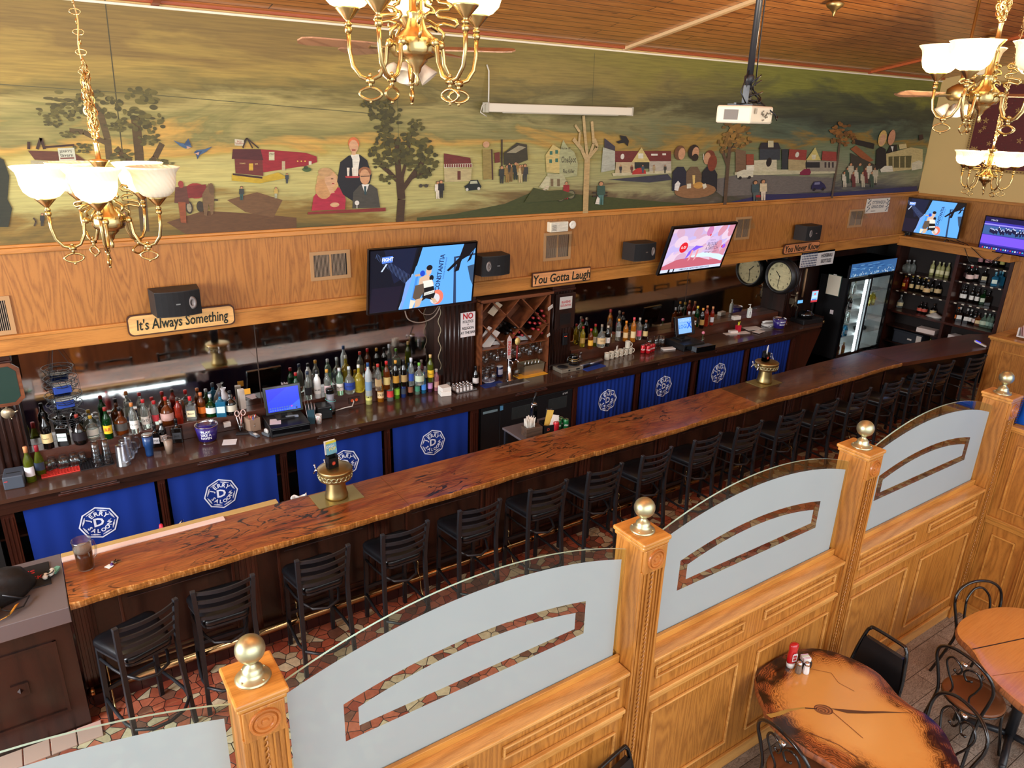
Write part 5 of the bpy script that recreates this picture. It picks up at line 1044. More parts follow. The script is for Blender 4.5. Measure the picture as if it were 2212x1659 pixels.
b=MB(); b.prism([(10.31,.0),(10.55,0),(10.98,.96),(10.31,.96)],-.0,.03,0,T(0,CY+.07,0)@Rx(PI/2)); b.build('end_bracket',MAHR,t)
b=MB(); b.lathe([(.03,0),(.028,.01),(.012,.014),(0,.016)],14,(0,0,0),0,True,T(11.35,7.05,.98)@Rx(PI/2)); b.build('end_boss',BRASSD,t)
b=MB(); b.box(-.62,4.0,7.30,7.46,1.05,LZ); b.box(5.98,10.4,7.30,7.46,1.05,LZ); b.build('raised_ledge',wood('ledge_mahogany',(84,44,28),(50,24,16),'x',2,.35,.25,.7,6),t,bevel=.004)
b=MB(); b.box(2.80,2.93,7.290,7.30,1.085,1.155); 
for x in (2.84,2.89): b.lathe([(.018,0),(.018,.002),(0,.002)],12,(0,0,0),1,False,T(x,7.29,1.12)@Rx(PI/2))
b.build('outlet',[P((58,34,26),.4),P((214,84,40),.4)],t)
# mirrors
b=MB(); b.box(-.2,4.0,MIR,MIR+.01,LZ,2.30); m1=b.build('bar_mirror',MIRROR); tag(m1,'long bar mirror left of the wine cabinet','mirror',None)
b=MB(); b.box(1.885,1.895,MIR-.003,MIR,LZ,2.30); b.build('mirror_seam',P((60,44,36),.4),m1)
b=MB(); b.box(5.98,10.42,MIR,MIR+.01,LZ,2.30); m2=b.build('bar_mirror',MIRROR); tag(m2,'long bar mirror between the wine cabinet and the clock','mirror')
b=MB(); b.box(8.28,8.288,MIR-.003,MIR,LZ,2.30); b.build('mirror_seam',P((60,44,36),.4),m2)
b=MB(); b.box(-3,13.0,MIR+.012,MIR+.05,1.052,2.3); b.box(-3,13,7.52,7.55,0,1.06); tag(b.build('mahogany_panelling',MAHV),'dark mahogany panelling behind mirrors and wine cabinet','panelling')
def pillar(x0,x1,lab,y0=7.22):
    t=thing('fluted_pillar',lab,'pillar',((x0+x1)/2,y0,1.05),0,'fluted mahogany pillars of the back bar'); w=(x1-x0)/2; h=1.17
    b=MB(); b.box(-w,w,.012,MIR-y0,0,h); b.build('shaft',MAHV,t)
    b=MB(); n=7
    for k in range(n): x=-w+.03+(2*w-.06)*k/(n-1); b.lathe([(.014,.06),(.014,h-.14)],8,(x,.014,0))
    b.build('fluting',MAHV,t)
    b=MB(); b.box(-w-.02,w+.02,-.02,.20,h-.13,h-.10); b.box(-w-.01,w+.01,-.01,.20,h-.10,h-.02); b.box(-w-.03,w+.03,-.03,.2,h-.02,h); b.build('capital',MAHR,t,bevel=.005)
    b=MB(); b.box(-w-.01,w+.01,-.008,.20,0,.05); b.build('base',MAHV,t,bevel=.004); return t
pillar(3.98,4.40,'fluted mahogany pillar with the NO POLITICS sign'); pillar(5.56,5.90,'fluted mahogany pillar right of the wine cabinet'); pillar(10.42,10.78,'fluted mahogany pillar beside the clock'); pillar(-.62,-.22,'fluted mahogany pillar at the left edge with the chalk menu board')
t=thing('bar_rules_sign','white sign reading NO POLITICS OR RELIGION AT THE BAR','sign',(4.29,7.195,1.84))
b=MB(); b.box(-.10,.10,-.004,0,-.15,.15); b.build('card',P((224,214,212),.5),t)
q=Paint((0,-.0045,0),(1,0,0),(0,0,1),(0,-1,0)); q.text('NO',0,.10,.10,(200,30,40),0,.9,.03)
for s,z,h in (('POLITICS',.035,.045),('OR',0,.022),('RELIGION',-.045,.045),('AT THE BAR',-.10,.045)): q.text(s,0,z,h,(30,26,28),0,.8,.02)
q.b.build('lettering',PRINT,t)
t=thing('plaque','dark plaque with two small notices on the pillar right of the wine cabinet','plaque',(5.745,7.19,1.83))
b=MB(); b.box(-.16,.16,-.012,.012,-.23,.23); b.build('backboard',MAHV,t,bevel=.004); b=MB(); b.box(-.10,.10,-.016,-.012,.03,.19); b.build('notice',P((196,190,182),.4),t)
q=Paint((0,-.0165,0),(1,0,0),(0,0,1),(0,-1,0)); q.text('RAVENS',0,.12,.045,(200,30,50),0,.9,.02); q.text('COUNTRY',0,.075,.04,(200,30,50),0,.9,.02); q.rect(-.09,-.18,.09,-.03,(40,26,22)); q.rect(-.085,-.175,.085,-.035,(22,16,16)); q.b.build('printing',PRINT,t)
t=thing('wall_gadget','small black box with two lights on the right pillar','switch box',(5.76,7.19,1.45)); b=MB(); b.box(-.035,.035,-.03,.0,-.08,.08); b.build('box',BLKP,t,bevel=.004); b=MB(); b.sph((-.012,-.03,.04),.006,0,8,5); b.sph((.012,-.03,.04),.006,0,8,5); b.build('lamp',P((220,80,50),.3,emit=1),t)
t=thing('menu_board','octagonal wooden menu board with dark green slate at the left edge','board',(-.31,7.19,1.92))
b=MB(); oc=lambda rx,rz:[(rx*x,rz*z) for x,z in ((-.6,-1),(.6,-1),(1,-.7),(1,.7),(.6,1),(-.6,1),(-1,.7),(-1,-.7))]
b.prism(oc(.15,.19),0,.02,0,Rx(PI/2)); b.build('frame',RACK,t,bevel=.006); b=MB(); b.prism(oc(.12,.16),.02,.023,0,Rx(PI/2)); b.build('slate',P((24,50,40),.5),t)
t=thing('cocktail_strainer','steel cocktail strainer hung on the left fluted pillar','strainer',(-.31,7.20,1.66))
b=MB(); b.lathe([(.0,0),(.045,0),(.05,.006),(.0,.008)],20,(0,0,0),0,True,Rx(PI/2)); b.tube([(0,-.005,.04),(.0,-.006,.12),(.01,-.006,.13)],.008,6); b.tube([(.05,-.004,0),(.075,-.004,.01)],.006,6); b.tube([(.02,-.004,-.05),(.02,-.004,-.06)],.006,6); b.build('strainer',mat('worn_tin',(196,180,150),.35,.7),t)
# curtains with the saloon emblem
def logo_pts(r): return [(r*math.cos(PI/8+i*PI/4),r*math.sin(PI/8+i*PI/4)) for i in range(8)]
cl=['blue curtain with white saloon emblem at the left end of the back bar','blue curtain second from the left below the back bar','blue curtain half hidden behind the left beer tower','blue curtain just left of the black undercounter fridge','blue curtain just right of the black undercounter fridge','blue curtain second right of the black fridge, its emblem folded','blue curtain third right of the black fridge','blue curtain at the right end of the back bar behind the far tower']
lo=[.19,1.26,2.55,3.62,6.29,7.36,8.53,9.66]
for i,((a_,c_),lab) in enumerate(zip([q for q in bx if q!=(4.26,5.70)],cl)):
    lx=lo[i]; gather=1 if i>3 else .55; rd=random.Random(i)
    ph=rd.uniform(0,6); k1=2*PI/(.16 if i>3 else .42)
    def wy(x,z): 
        g=(.35+.65*(.93-z)/.8)
        return -.006*gather*math.sin(x*k1+ph+.4*math.sin(z*5))*g-.004*gather*math.sin(x*k1*2.3+ph*2)-.012*g*math.sin(x*3+ph)
    t=thing('emblem_curtain',lab,'curtain',((a_+c_)/2,CY+.065,0),0,'blue curtains with the saloon emblem')
    b=MB(); nx=120; nz=14; w=(c_-a_)/2-.012; top=.945-(.01 if i==2 else 0)
    x0=-w+(.05 if i==2 else 0); vs=[]
    for j in range(nz+1):
        z=top-(top-.14)*j/nz
        for k in range(nx+1): x=x0+(w-x0)*k/nx; vs.append((x*(1-.01*j/nz),wy(x,z),z))
    b.add(vs,[(j*(nx+1)+k,(j+1)*(nx+1)+k,(j+1)*(nx+1)+k+1,j*(nx+1)+k+1) for j in range(nz) for k in range(nx)],0,True); b.build('cloth',mat('royal_blue_cloth',(18,52,148) if 0 else (18,46,128),.85,spec=.2),t)
    b=MB(); b.tube([(-w-.01,-.0,.935),(w+.01,-.0,.935)],.006,8); b.sph((-w-.012,0,.935),.009,0,8,6); b.sph((w+.012,0,.935),.009,0,8,6); b.build('curtain_rod',WHT,t)
    X=lx-(a_+c_)/2; Z=.595; b=MB(); lift=.0045
    fold=(i in (3,5))
    def fn(v):
        x,z=v[0]+X,v[1]+Z; return Vector((x,wy(x,z)-lift,z))
    def ring(r0,r1):
        A=[];B_=[]
        for e in range(8):
            a0=e*PI/4+.06; a1=a0+PI/4
            for s_ in range(6):
                f=s_/6; A.append(((math.cos(a0)*(1-f)+math.cos(a1)*f)*r0,(math.sin(a0)*(1-f)+math.sin(a1)*f)*r0)); B_.append(((math.cos(a0)*(1-f)+math.cos(a1)*f)*r1,(math.sin(a0)*(1-f)+math.sin(a1)*f)*r1))
        n=len(A); b.add([fn(Vector((*p,0))) for p in A+B_],[(k,(k+1)%n,n+(k+1)%n,n+k) for k in range(n)])
    ring(.163,.150)
    for e in range(8):
        a0=e*PI/4+.06; a1=a0+PI/4; rr=.134
        for s_ in range(7):
            f0=.10+.115*s_; f1=f0+.095; h=(.004,.007,.010,.011,.010,.007,.004)[s_]
            def pp(f,r): return Vector(((math.cos(a0)*(1-f)+math.cos(a1)*f)*r,(math.sin(a0)*(1-f)+math.sin(a1)*f)*r,0))
            b.add([fn(pp(f0,rr-h)),fn(pp(f1,rr-h*.8)),fn(pp(f1,rr+h*.5)),fn(pp(f0,rr+h*.7))],[(0,1,2,3)])
    def ltr(ch,ang,r,size,flip):
        vs,fs=textmesh(ch,size,.035); ca=ang-PI/2 if not flip else ang+PI/2; c,s=math.cos(ca),math.sin(ca)
        b.add([fn(Vector((v[0]*c-v[1]*s+r*math.cos(ang),v[0]*s+v[1]*c+r*math.sin(ang),0))) for v in vs],fs)
    for k,ch in enumerate('JERRY'): ltr(ch,math.radians(152-k*27),.088,.058,False)
    ltr("'s",math.radians(4),.088,.034,False)
    for k,ch in enumerate('SALOON'): ltr(ch,math.radians(208+k*27),.088,.052,True)
    vs,fs=textmesh('D',.115,.03); b.add([fn(Vector((v[0]*1.05,v[1],0))) for v in vs],fs)
    b.build('emblem',P((214,220,236),.6),t)
# black undercounter fridge
t=thing('undercounter_fridge','black two-door undercounter fridge below the wine cabinet','fridge',(4.98,CY+.06,0))
b=MB(); b.box(-.71,.70,.03,.6,.06,.945); b.build('cabinet',BLKP,t)
b=MB(); b.box(-.71,.70,-.0,.03,.885,.945); b.build('steel_strip',mat('pale_steel',(170,166,150),.35,.6),t)
for a_,c_ in ((-.70,-.435),):
    b=MB(); b.box(a_,c_,.005,.03,.08,.875); b.build('side_panel',BLKP,t); b=MB(); b.box(a_+.03,c_-.03,.0,.005,.80,.83); b.build('badge',P((110,130,136),.4),t)
for a_,c_ in ((-.43,.12),(.125,.695)):
    b=MB(); b.box(a_,c_,.0,.03,.08,.875); d=b.build('door',BLKP,t,bevel=.004); m_=(a_+c_)/2+.05; b=MB(); b.box(m_-.15,m_+.15,-.004,0,.64,.80); b.build('handle_recess',P((44,48,48),.25),d,bevel=.003)
q=Paint((0,-.0005,0),(1,0,0),(0,0,1),(0,-1,0)); q.rect(-.43,.80,-.385,.86,(90,150,190)); q.text('true',.57,.84,.05,(200,200,200),.1,1,0,shear=.3); q.b.build('sticker',PRINT,t)
# steel island table by the fridge
t=thing('steel_side_table','small dark steel side table behind the bar','table',(4.40,5.90,0)); b=MB(); b.box(-.30,.30,-.22,.22,.93,.955); b.build('top',STEELD,t,bevel=.004)
for s in (-1,1):
    for r_ in (-1,1): b=MB(); b.box(s*.27-.015,s*.27+.015,r_*.19-.015,r_*.19+.015,0,.93); b.build('leg',BLKM,t)
# ================================================================ WINE CABINET
t=thing('wine_cabinet','wooden wine rack cabinet with diamond bins and hanging glass rails','cabinet',(4.96,7.14,1.05)); W=.515; H=1.05
b=MB(); b.box(-W,-W+.02,0,.315,0,H); b.box(W-.02,W,0,.315,0,H); b.box(-W,W,0,.315,H-.02,H); b.box(-W-.02,W+.02,-.03,.315,H,H+.03); b.build('carcass',RACK,t,bevel=.002)
b=MB(); b.box(-W+.02,W-.02,.30,.315,0,H-.02); b.build('back',RACK,t)
b=MB(); zb=.45; zt=H-.02; 
def clip(p,q_):
    pts=[]; (x0,z0),(x1,z1)=p,q_
    t0,t1=0,1; dx,dz=x1-x0,z1-z0
    for P_,Q_ in ((-dx,x0+W-.02),(dx,W-.02-x0),(-dz,z0-zb),(dz,zt-z0)):
        if abs(P_)<1e-9: continue
        r=Q_/P_
        if P_<0: t0=max(t0,r)
        else: t1=min(t1,r)
    return None if t0>=t1 else ((x0+dx*t0,z0+dz*t0),(x0+dx*t1,z0+dz*t1))
for k in range(-3,4):
    for s in (-1,1):
        c0=k*.42+.05; r=clip((c0-1.0*s,zb-.35),(c0+1.0*s,zb-.35+1.9))
        if r:
            (x0,z0),(x1,z1)=r; L_=math.hypot(x1-x0,z1-z0)
            if L_>.05: b.box(0,L_,0.0,.29,-.006,.006,0,T(x0,0,z0)@Ry(-math.atan2(z1-z0,x1-x0)))
b.box(-W+.02,W-.02,.0,.29,zb-.012,zb)
b.build('diamond_lattice',RACK,t)
b=MB()
for k in range(6): x=-.42+k*.165; b.box(x-.02,x+.02,.02,.28,zb-.03,zb-.024); b.box(x-.003,x+.003,.02,.28,zb-.024,zb-.012)
b.build('glass_rail',BRASSD,t)
def wine_neck(x,z,lab,cap=(150,40,44)):
    w_=thing('wine_bottle',lab,'bottle',(4.96+x,7.16,1.05+z),0,'wine bottles lying in the diamond rack'); M_=Rx(-PI/2)@T(0,0,0)
    b=MB(); b.lathe([(.0,.0),(.014,.0),(.014,.07),(.016,.08),(.037,.12),(.037,.27),(0,.275)],14,(0,0,0),0,True,M_); b.build('body',BG['dark'],w_)
    b=MB(); b.lathe([(.0,-.004),(.0155,-.003),(.0155,.055)],12,(0,0,0),0,True,M_); b.build('capsule',P(cap,.35),w_); return w_
wb=wine_neck(.33,.80,'wine bottle with dusky red capsule lying in the right bin of the wine rack')
for x,z in ((.40,.83),(.27,.755),(.36,.74),(.435,.76),(.22,.70),(.30,.68),(.38,.67),(.45,.69),(.28,.61),(.36,.59),(.44,.61),(.41,.54)): dup(wb,(4.96+x,7.16,1.05+z))
for x,z in ((.055,.60),(-.01,.585),(.11,.55),(.02,.535),(-.03,.545),(.06,.50)): dup(wb,(4.96+x,7.16,1.05+z),None,'wine bottle with dusky red capsule lying in the middle bin of the wine rack')
wd=wine_neck(-.06,.64,'wine bottle with black capsule lying on top of the middle bin',(16,16,18))
for x,z in ((-.0,.665),(.05,.66),(-.11,.61)): dup(wd,(4.96+x,7.16,1.05+z))
def sheet(name,lab,c,loc,w,h,rx,rz,cat='paper',ry=0):
    b=MB(); b.box(-w/2,w/2,-.002,.002,-h/2,h/2); o=b.build(name,P(c,.7)); o.matrix_world=T(*loc)@Rz(rz)@Ry(ry)@Rx(rx); return tag(o,lab,cat)
sheet('folded_menu','white laminated menu leaning in the left bin of the wine rack',(216,208,200),(4.60,7.22,1.62),.20,.26,.2,0,ry=.55)
sheet('folded_menu','white papers stuffed in the lower left bin of the wine rack',(222,216,210),(4.76,7.24,1.53),.22,.06,.5,0,ry=.1)
sheet('folded_menu','pale packet with a printed picture in the lower middle bin of the wine rack',(200,206,206),(5.12,7.22,1.545),.24,.07,.4,0,ry=.1)
sheet('folded_menu','crumpled white wrapper sticking out at the right edge of the wine rack',(214,206,196),(5.44,7.10,1.93),.08,.06,.4,0,ry=-.5)
sheet('folded_menu','small round white tag at the lower right of the wine rack',(214,206,190),(5.43,7.10,1.57),.05,.05,.4,0,ry=-.5)
sheet('folded_menu','pale papers in the top left bin of the wine rack',(196,176,150),(4.70,7.24,1.97),.10,.18,.3,0,ry=.6)
# ================================================================ GLASSWARE, BOTTLES
PR={'std':([(.0,.004),(.034,0),(.037,.006),(.037,.60),(.034,.68),(.018,.78),(.014,.84),(.014,.96),(.0155,.965),(.0155,1.0),(0,1.0)],.90),
 'tall':([(.0,.004),(.034,0),(.037,.006),(.037,.66),(.030,.74),(.016,.82),(.0145,.97),(.0155,1.0),(0,1.0)],.90),
 'slim':([(.0,.004),(.029,0),(.031,.006),(.031,.64),(.026,.72),(.014,.80),(.0125,1.0),(0,1.0)],.88),
 'round':([(.0,.004),(.045,0),(.056,.04),(.062,.20),(.060,.42),(.044,.58),(.020,.68),(.015,.74),(.015,.95),(.017,1.0),(0,1.0)],.90),
 'squat':([(.0,.004),(.05,0),(.054,.03),(.056,.42),(.048,.56),(.022,.66),(.016,.72),(.016,.95),(0,1.0)],.88),
 'wine':([(.0,.004),(.036,0),(.038,.01),(.038,.56),(.034,.64),(.017,.76),(.0135,.82),(.0135,.99),(.0,1.0)],.84),
 'champ':([(.0,.004),(.036,0),(.039,.01),(.039,.45),(.030,.62),(.017,.78),(.0145,.86),(.0145,1.0),(0,1.0)],.80),
 'monk':([(.0,.004),(.04,0),(.043,.02),(.036,.42),(.046,.56),(.040,.70),(.018,.80),(.016,1.0),(0,1.0)],.88)}
BN={}
def bottle(lab,shape,h,loc,glass,cap,lcol=None,ltxt=None,tcol=(30,30,30),lz=(.18,.45),group=None,rot=0,name='liquor_bottle',cat='bottle',wide=1,tint=None):
    t=thing(name,lab,cat,loc,rot,group)
    key=(shape,round(h,2),glass,wide); 
    if shape=='box':
        w=.047*wide
        def mk(): 
            b=MB(); b.box(-w,w,-.034,.034,0,h*.64); b.lathe([(.036,h*.64),(.02,h*.70),(.015,h*.73),(.015,h*.99),(0,h)],14); return b
        capz=.84; rl=None
    else:
        prof,capz=PR[shape]; pr=[(r*wide,z*h) for r,z in prof]; rl=max(r for r,_ in pr)
        def mk(): b=MB(); b.lathe(pr,18); return b
    if key in BN: o=bpy.data.objects.new('body',BN[key]); C.objects.link(o); o.parent=t
    else: o=mk().build('body',BG[glass],t,bevel=.006 if shape=='box' else 0); BN[key]=o.data
    b=MB(); b.lathe([(.0168,h*capz),(.0172,h*1.0),(.015,h*1.012),(0,h*1.012)],12); b.build('cap',P(cap,.35),t)
    if lcol:
        b=MB(); z0,z1=h*lz[0],h*lz[1]
        if rl:
            rr=rl+.0012; b.lathe([(rr,z0),(rr,z1)],14,(0,0,0),0,True,None,-PI*.93,-PI*.07)
        else: b.box(-w*.82,w*.82,-.0355,-.034,z0,z1)
        lb=b.build('label',P(lcol,.5),t)
        if ltxt:
            b=MB(); sz=min((z1-z0)*.55,.10/max(1,len(ltxt))*1.5)
            if rl: f=lambda v:Vector((-(rr+.0006)*math.sin(-v[0]/rr),-(rr+.0006)*math.cos(v[0]/rr),(z0+z1)/2+v[1]))
            else: f=lambda v:Vector((v[0],-.0362,(z0+z1)/2+v[1]))
            b.text(ltxt,sz,None,0,.9,.01,fn=f); b.build('lettering',P(tcol,.5),lb)
    return t
def spot(u,v,z,ymax=None,ymin=None):
    p=at(u,v,z=z)
    if ymax and p[1]>ymax: q=at(u,v,y=ymax); p=Vector((q[0],ymax,z))
    return (p[0],p[1],z)
def cA(u,v): return (u/5.53,780+v/5.53)
def c1(u,v): return (u/4.366,640+v/4.366)
def c2(u,v): return (480+u/4.366,640+v/4.366)
def c3(u,v): return (940+u/4.366,600+v/4.366)
def c4(u,v): return (1300+u/4.366,540+v/4.366)
W_=(230,226,216); K_=(18,18,20)
LED=[ # crop, base u,v, shape, height, glass, cap, label colour, text, label
 (cA,590,1035,'monk',.34,'dark',(14,14,16),(222,196,140),'Frangelico','dark monk-shaped liqueur bottle with cream label at the left end of the ledge'),
 (cA,775,1000,'box',.285,'dark',(40,34,30),(206,220,216),'DISARONNO','square dark bottle with pale blue-grey label and big black stopper'),
 (cA,975,985,'round',.29,'dark',(150,50,40),(30,22,26),'Grand Marnier','round brown liqueur bottle with a red ribbon'),
 (cA,1120,910,'squat',.22,'clear',(200,160,50),(222,220,210),'','small clear bottle with gold stopper and white label'),
 (cA,1310,918,'std',.31,'green',(140,40,36),(226,190,40),'J&B','green scotch bottle with bright yellow label'),
 (c1,1160,1295,'squat',.27,'amber',(24,22,26),(70,66,62),'','amber bottle with slanted dark grey label'),
 (c1,1280,1290,'std',.31,'clear',(196,120,60),W_,'KETEL ONE','tall clear vodka bottle with double white label'),
 (c1,1385,1245,'std',.30,'clear',(176,36,40),(214,206,196),'TITO','clear bottle with red cap and old-style label'),
 (c1,1480,1210,'slim',.25,'clear',(190,40,44),(196,60,70),'7','small clear bottle with red cap'),
 (c1,1590,1200,'round',.28,'amber',(176,40,40),(190,150,140),'','round decanter bottle with red cap and dark amber whiskey'),
 (c1,1700,1195,'std',.27,'redl',(60,50,44),None,None,'bottle with orange spirit left of the red-capped square bottle'),
 (c1,1815,1165,'box',.25,'clear',(196,34,40),(228,212,170),"Maker's",'square whisky bottle with red dipped cap and cream label'),
 (c1,1915,1135,'std',.26,'amber',(196,110,60),(214,110,30),'','bottle with orange label and tan cap'),
 (c1,2000,1125,'squat',.23,'green',(196,196,200),W_,'','green gin bottle with white label'),
 (c1,2095,1130,'box',.26,'blue',(60,60,70),(196,220,226),'','light blue square gin bottle'),
 (c2,90,1110,'squat',.25,'dark',(16,16,18),(206,200,180),'','black gin bottle with diamond-shaped label'),
 (c2,710,975,'std',.31,'green',(150,30,30),(226,214,170),'JAMESON','green whiskey bottle right of the register screen'),
 (c2,820,970,'std',.32,'clear',(40,50,70),(30,28,32),'','clear bottle with black label next to the white bottle'),
 (c2,905,955,'tall',.31,'white',(36,36,40),(228,226,220),'MALIBU','white coconut rum bottle with a sunset picture'),
 (c2,1000,950,'std',.32,'clear',(206,150,60),(220,190,190),'','clear bottle with gold cap and pinkish label'),
 (c2,1115,928,'tall',.31,'pgreen',(206,206,206),(222,216,206),'BACARDI','greenish clear rum bottle with white label'),
 (c2,1205,912,'round',.31,'clear',(200,210,214),(36,60,140),'ABSOLUT','clear vodka bottle with blue lettering'),
 (c2,1295,898,'round',.315,'yellow',(222,222,210),None,'','yellow citron vodka bottle'),
 (c2,1385,935,'tall',.38,'frost',(30,70,120),(110,140,170),'','tall frosted vodka bottle with blue capsule'),
 (c2,1475,885,'std',.31,'clear',(206,60,50),(220,190,140),'','clear bottle with orange-red cap behind the orange cordial'),
 (c2,1555,873,'std',.33,'amber',(196,36,40),(214,190,120),'','amber spiced rum bottle with red cap'),
 (c2,1640,855,'std',.32,'dark',(206,150,60),(190,140,50),'','dark coffee liqueur bottle with yellow cap'),
 (c2,1715,842,'std',.31,'dark',(30,26,26),(170,140,90),'','black bottle with gold neck, behind the small brown one'),
 (c2,1785,838,'slim',.33,'clear',(206,210,220),(40,70,150),'','slim clear bottle with blue label'),
 (c2,1860,828,'squat',.26,'clear',(110,170,60),(190,200,170),'','squat clear tequila bottle with green stopper'),
 (c2,1965,803,'std',.33,'olive',(206,170,110),(226,180,40),'Cuervo','tequila bottle with yellow label at the right end of the left ledge'),
 (c3,1385,645,'std',.28,'yellow',(190,40,44),(206,170,90),'','pale tequila bottle with red cap, left of the right ledge'),
 (c3,1460,668,'std',.28,'amber',(196,40,44),(226,170,60),'','short tequila bottle with red cap and orange label'),
 (c3,1500,642,'std',.31,'olive',(170,40,40),(190,180,150),'','bottle with dark red cap behind the tequilas'),
 (c3,1560,653,'round',.32,'clear',(150,130,110),(214,180,130),"TITO'S",'round clear bottle with tan label'),
 (c3,1620,643,'std',.29,'dark',(200,180,160),(228,222,212),'7','dark whiskey bottle with a big red seven'),
 (c3,1720,588,'tall',.31,'clear',(236,150,40),(206,210,206),'','tall clear vodka bottle with orange cap'),
 (c3,1790,595,'std',.29,'orange',(236,140,40),(222,190,140),'','orange-flavoured bottle with orange cap'),
 (c3,1860,602,'tall',.35,'orange',(226,80,90),(226,200,150),'','tall mango-coloured bottle with pink-red cap'),
 (c3,1915,583,'std',.32,'clear',(206,190,170),(222,90,120),'','clear bottle with a wild pink label'),
 (c3,1975,578,'std',.28,'dark',(140,70,40),(206,180,120),'','small dark red bottle beside the second screen'),
 (c4,808,738,'box',.26,'amber',(190,190,190),W_,'JIM','square bourbon bottle with white label beside the LOGIX screen'),
 (c4,852,728,'box',.25,'amber',(190,190,190),(226,216,206),'BEAM','second square bourbon bottle beside the LOGIX screen'),
 (c4,885,722,'tall',.32,'green',(214,180,60),(50,60,50),'','green bottle with yellow cap behind the bourbons'),
 (c4,935,737,'std',.31,'dark',(226,150,60),(190,150,80),'','brown bottle with orange neck foil'),
 (c4,975,717,'std',.32,'redl',(190,120,70),None,None,'amber bottle with cork and orange-red liquid'),
 (c4,1030,707,'slim',.29,'redl',(206,140,90),(206,206,210),'','slim orange aperitif bottle with white and teal label')]
for f,u,v,sh,h,g,cap,lc,tx,lab in LED:
    loc=spot(*f(u,v),LZ,7.405)
    bottle(lab,sh,h,loc,g,cap,lc,tx or None,(190,30,36) if tx in ('J&B','7') else (40,36,36),group='liquor bottles on the mirror ledge',rot=-.35)
CTR=[(cA,385,1432,'wine',.33,'olive',(206,140,90),(226,222,226),'','green wine bottle with white label next to the receipt printer'),
 (cA,500,1348,'champ',.28,'olive',(150,34,44),(60,70,90),'','second wine bottle with red foil behind the receipt printer'),
 (c1,1475,1382,'box',.23,'dark',(30,26,26),(224,222,220),'HONEY','bottle with white label half hidden by the blue tumbler'),
 (c1,1545,1387,'std',.26,'dark',(196,180,170),(226,206,196),'7','dark bottle with red and white label behind the iced coffee'),
 (c1,1680,1348,'box',.25,'dark',(20,18,18),(60,62,66),"Jack",'square whiskey bottle with black label left of the purple bucket'),
 (c2,1385,1012,'tall',.29,'lemon',(236,180,40),(216,210,120),'LEMON','cloudy lemon cordial bottle with yellow cap, frontmost on the counter'),
 (c2,1495,987,'tall',.285,'orange',(222,50,46),(224,190,140),'SOUR','orange cordial bottle with red cap'),
 (c2,1585,982,'tall',.28,'clear',(200,170,150),(214,60,60),'','clear cordial bottle with a red label'),
 (c2,1650,957,'slim',.27,'lime',(60,120,60),(150,200,60),'','small lime green cordial bottle'),
 (c2,1710,940,'slim',.25,'deepblue',(60,110,110),(60,66,80),'','small dark blue cordial bottle'),
 (c2,1775,932,'slim',.26,'dark',(40,34,36),(150,90,64),'','small bottle with brown label'),
 (c2,1840,912,'slim',.24,'pgreen',(60,150,100),(70,140,110),'','small clear bottle with green label'),
 (c2,1900,907,'slim',.26,'blue',(60,110,180),(70,130,210),'','small bottle with bright blue label'),
 (c2,1960,897,'slim',.26,'purple',(60,50,56),(196,140,190),'','small bottle with violet label'),
 (c2,2020,887,'slim',.27,'pink',(226,216,206),(216,160,140),'','small pink bottle next to the white napkin stack'),
 (c3,380,1022,'wine',.26,'dark',(14,14,16),(206,196,190),'','dark wine bottle leaning by the left pillar')]
for f,u,v,sh,h,g,cap,lc,tx,lab in CTR:
    bottle(lab,sh,h,spot(*f(u,v),1.05,7.27),g,cap,lc,tx or None,group='bottles on the back bar counter',rot=-.35)
# malibu picture, grand marnier ribbon
def tumbler(lab,loc,h,r0,r1,m,grp,name='glass',cat='glass',stack=0):
    t=thing(name,lab,cat,loc,0,grp)
    for s in range(stack+1):
        b=MB(); z=s*h*.28; b.lathe([(r0,z),(r1,z+h),(r1*.5,z+h+.003),(0,z+h+.003)],18); b.lathe([(r0+.001,z),(r0+.003,z+.006),(r0-.002,z+.008)],18); b.build('bowl' if stack==0 else 'bowl',m,t)
    return t
k=0
gl=[(600,1290),(640,1270),(745,1265),(790,1255),(880,1240),(930,1230),(990,1190),(620,1220),(760,1200),(880,1180)]
for u,v in gl:
    p=spot(*cA(u,v),1.062,7.27); k+=1
    if k==1: g0=tumbler('short upturned tumbler on the red mesh mat',p,.085,.038,.030,GLS,'upturned tumblers on the back bar')
    else: dup(g0,p)
g1=tumbler('stack of tall upturned pint glasses on the black mesh mat, left stack',spot(*cA(1170,1240),1.062,7.27),.15,.040,.028,GLS,'stacks of pint glasses on the black mesh mat',stack=2)
dup(g1,spot(*cA(1290,1210),1.062,7.27),None,'stack of tall upturned pint glasses on the black mesh mat, right stack')
def mesh_mat(u0,v0,u1,v1,c,lab):
    a_=at(*cA(u0,v0),z=1.05); d=at(*cA(u1,v1),z=1.05); t=thing('mesh_mat',lab,'mat',((a_[0]+d[0])/2,(a_[1]+d[1])/2+.09,1.0505)); w=abs(d[0]-a_[0])/2
    b=MB()
    for i in range(13): x=-w+2*w*i/12; b.box(x-.003,x+.003,-.12,.12,0,.01)
    for i in range(9): y=-.12+.24*i/8; b.box(-w,w,y-.003,y+.003,0,.009)
    b.build('mesh',P(c,.5),t)
mesh_mat(500,1390,950,1290,(206,56,46),'red plastic mesh mat under the upturned tumblers'); mesh_mat(970,1300,1360,1215,(24,24,28),'black plastic mesh mat under the pint glasses')
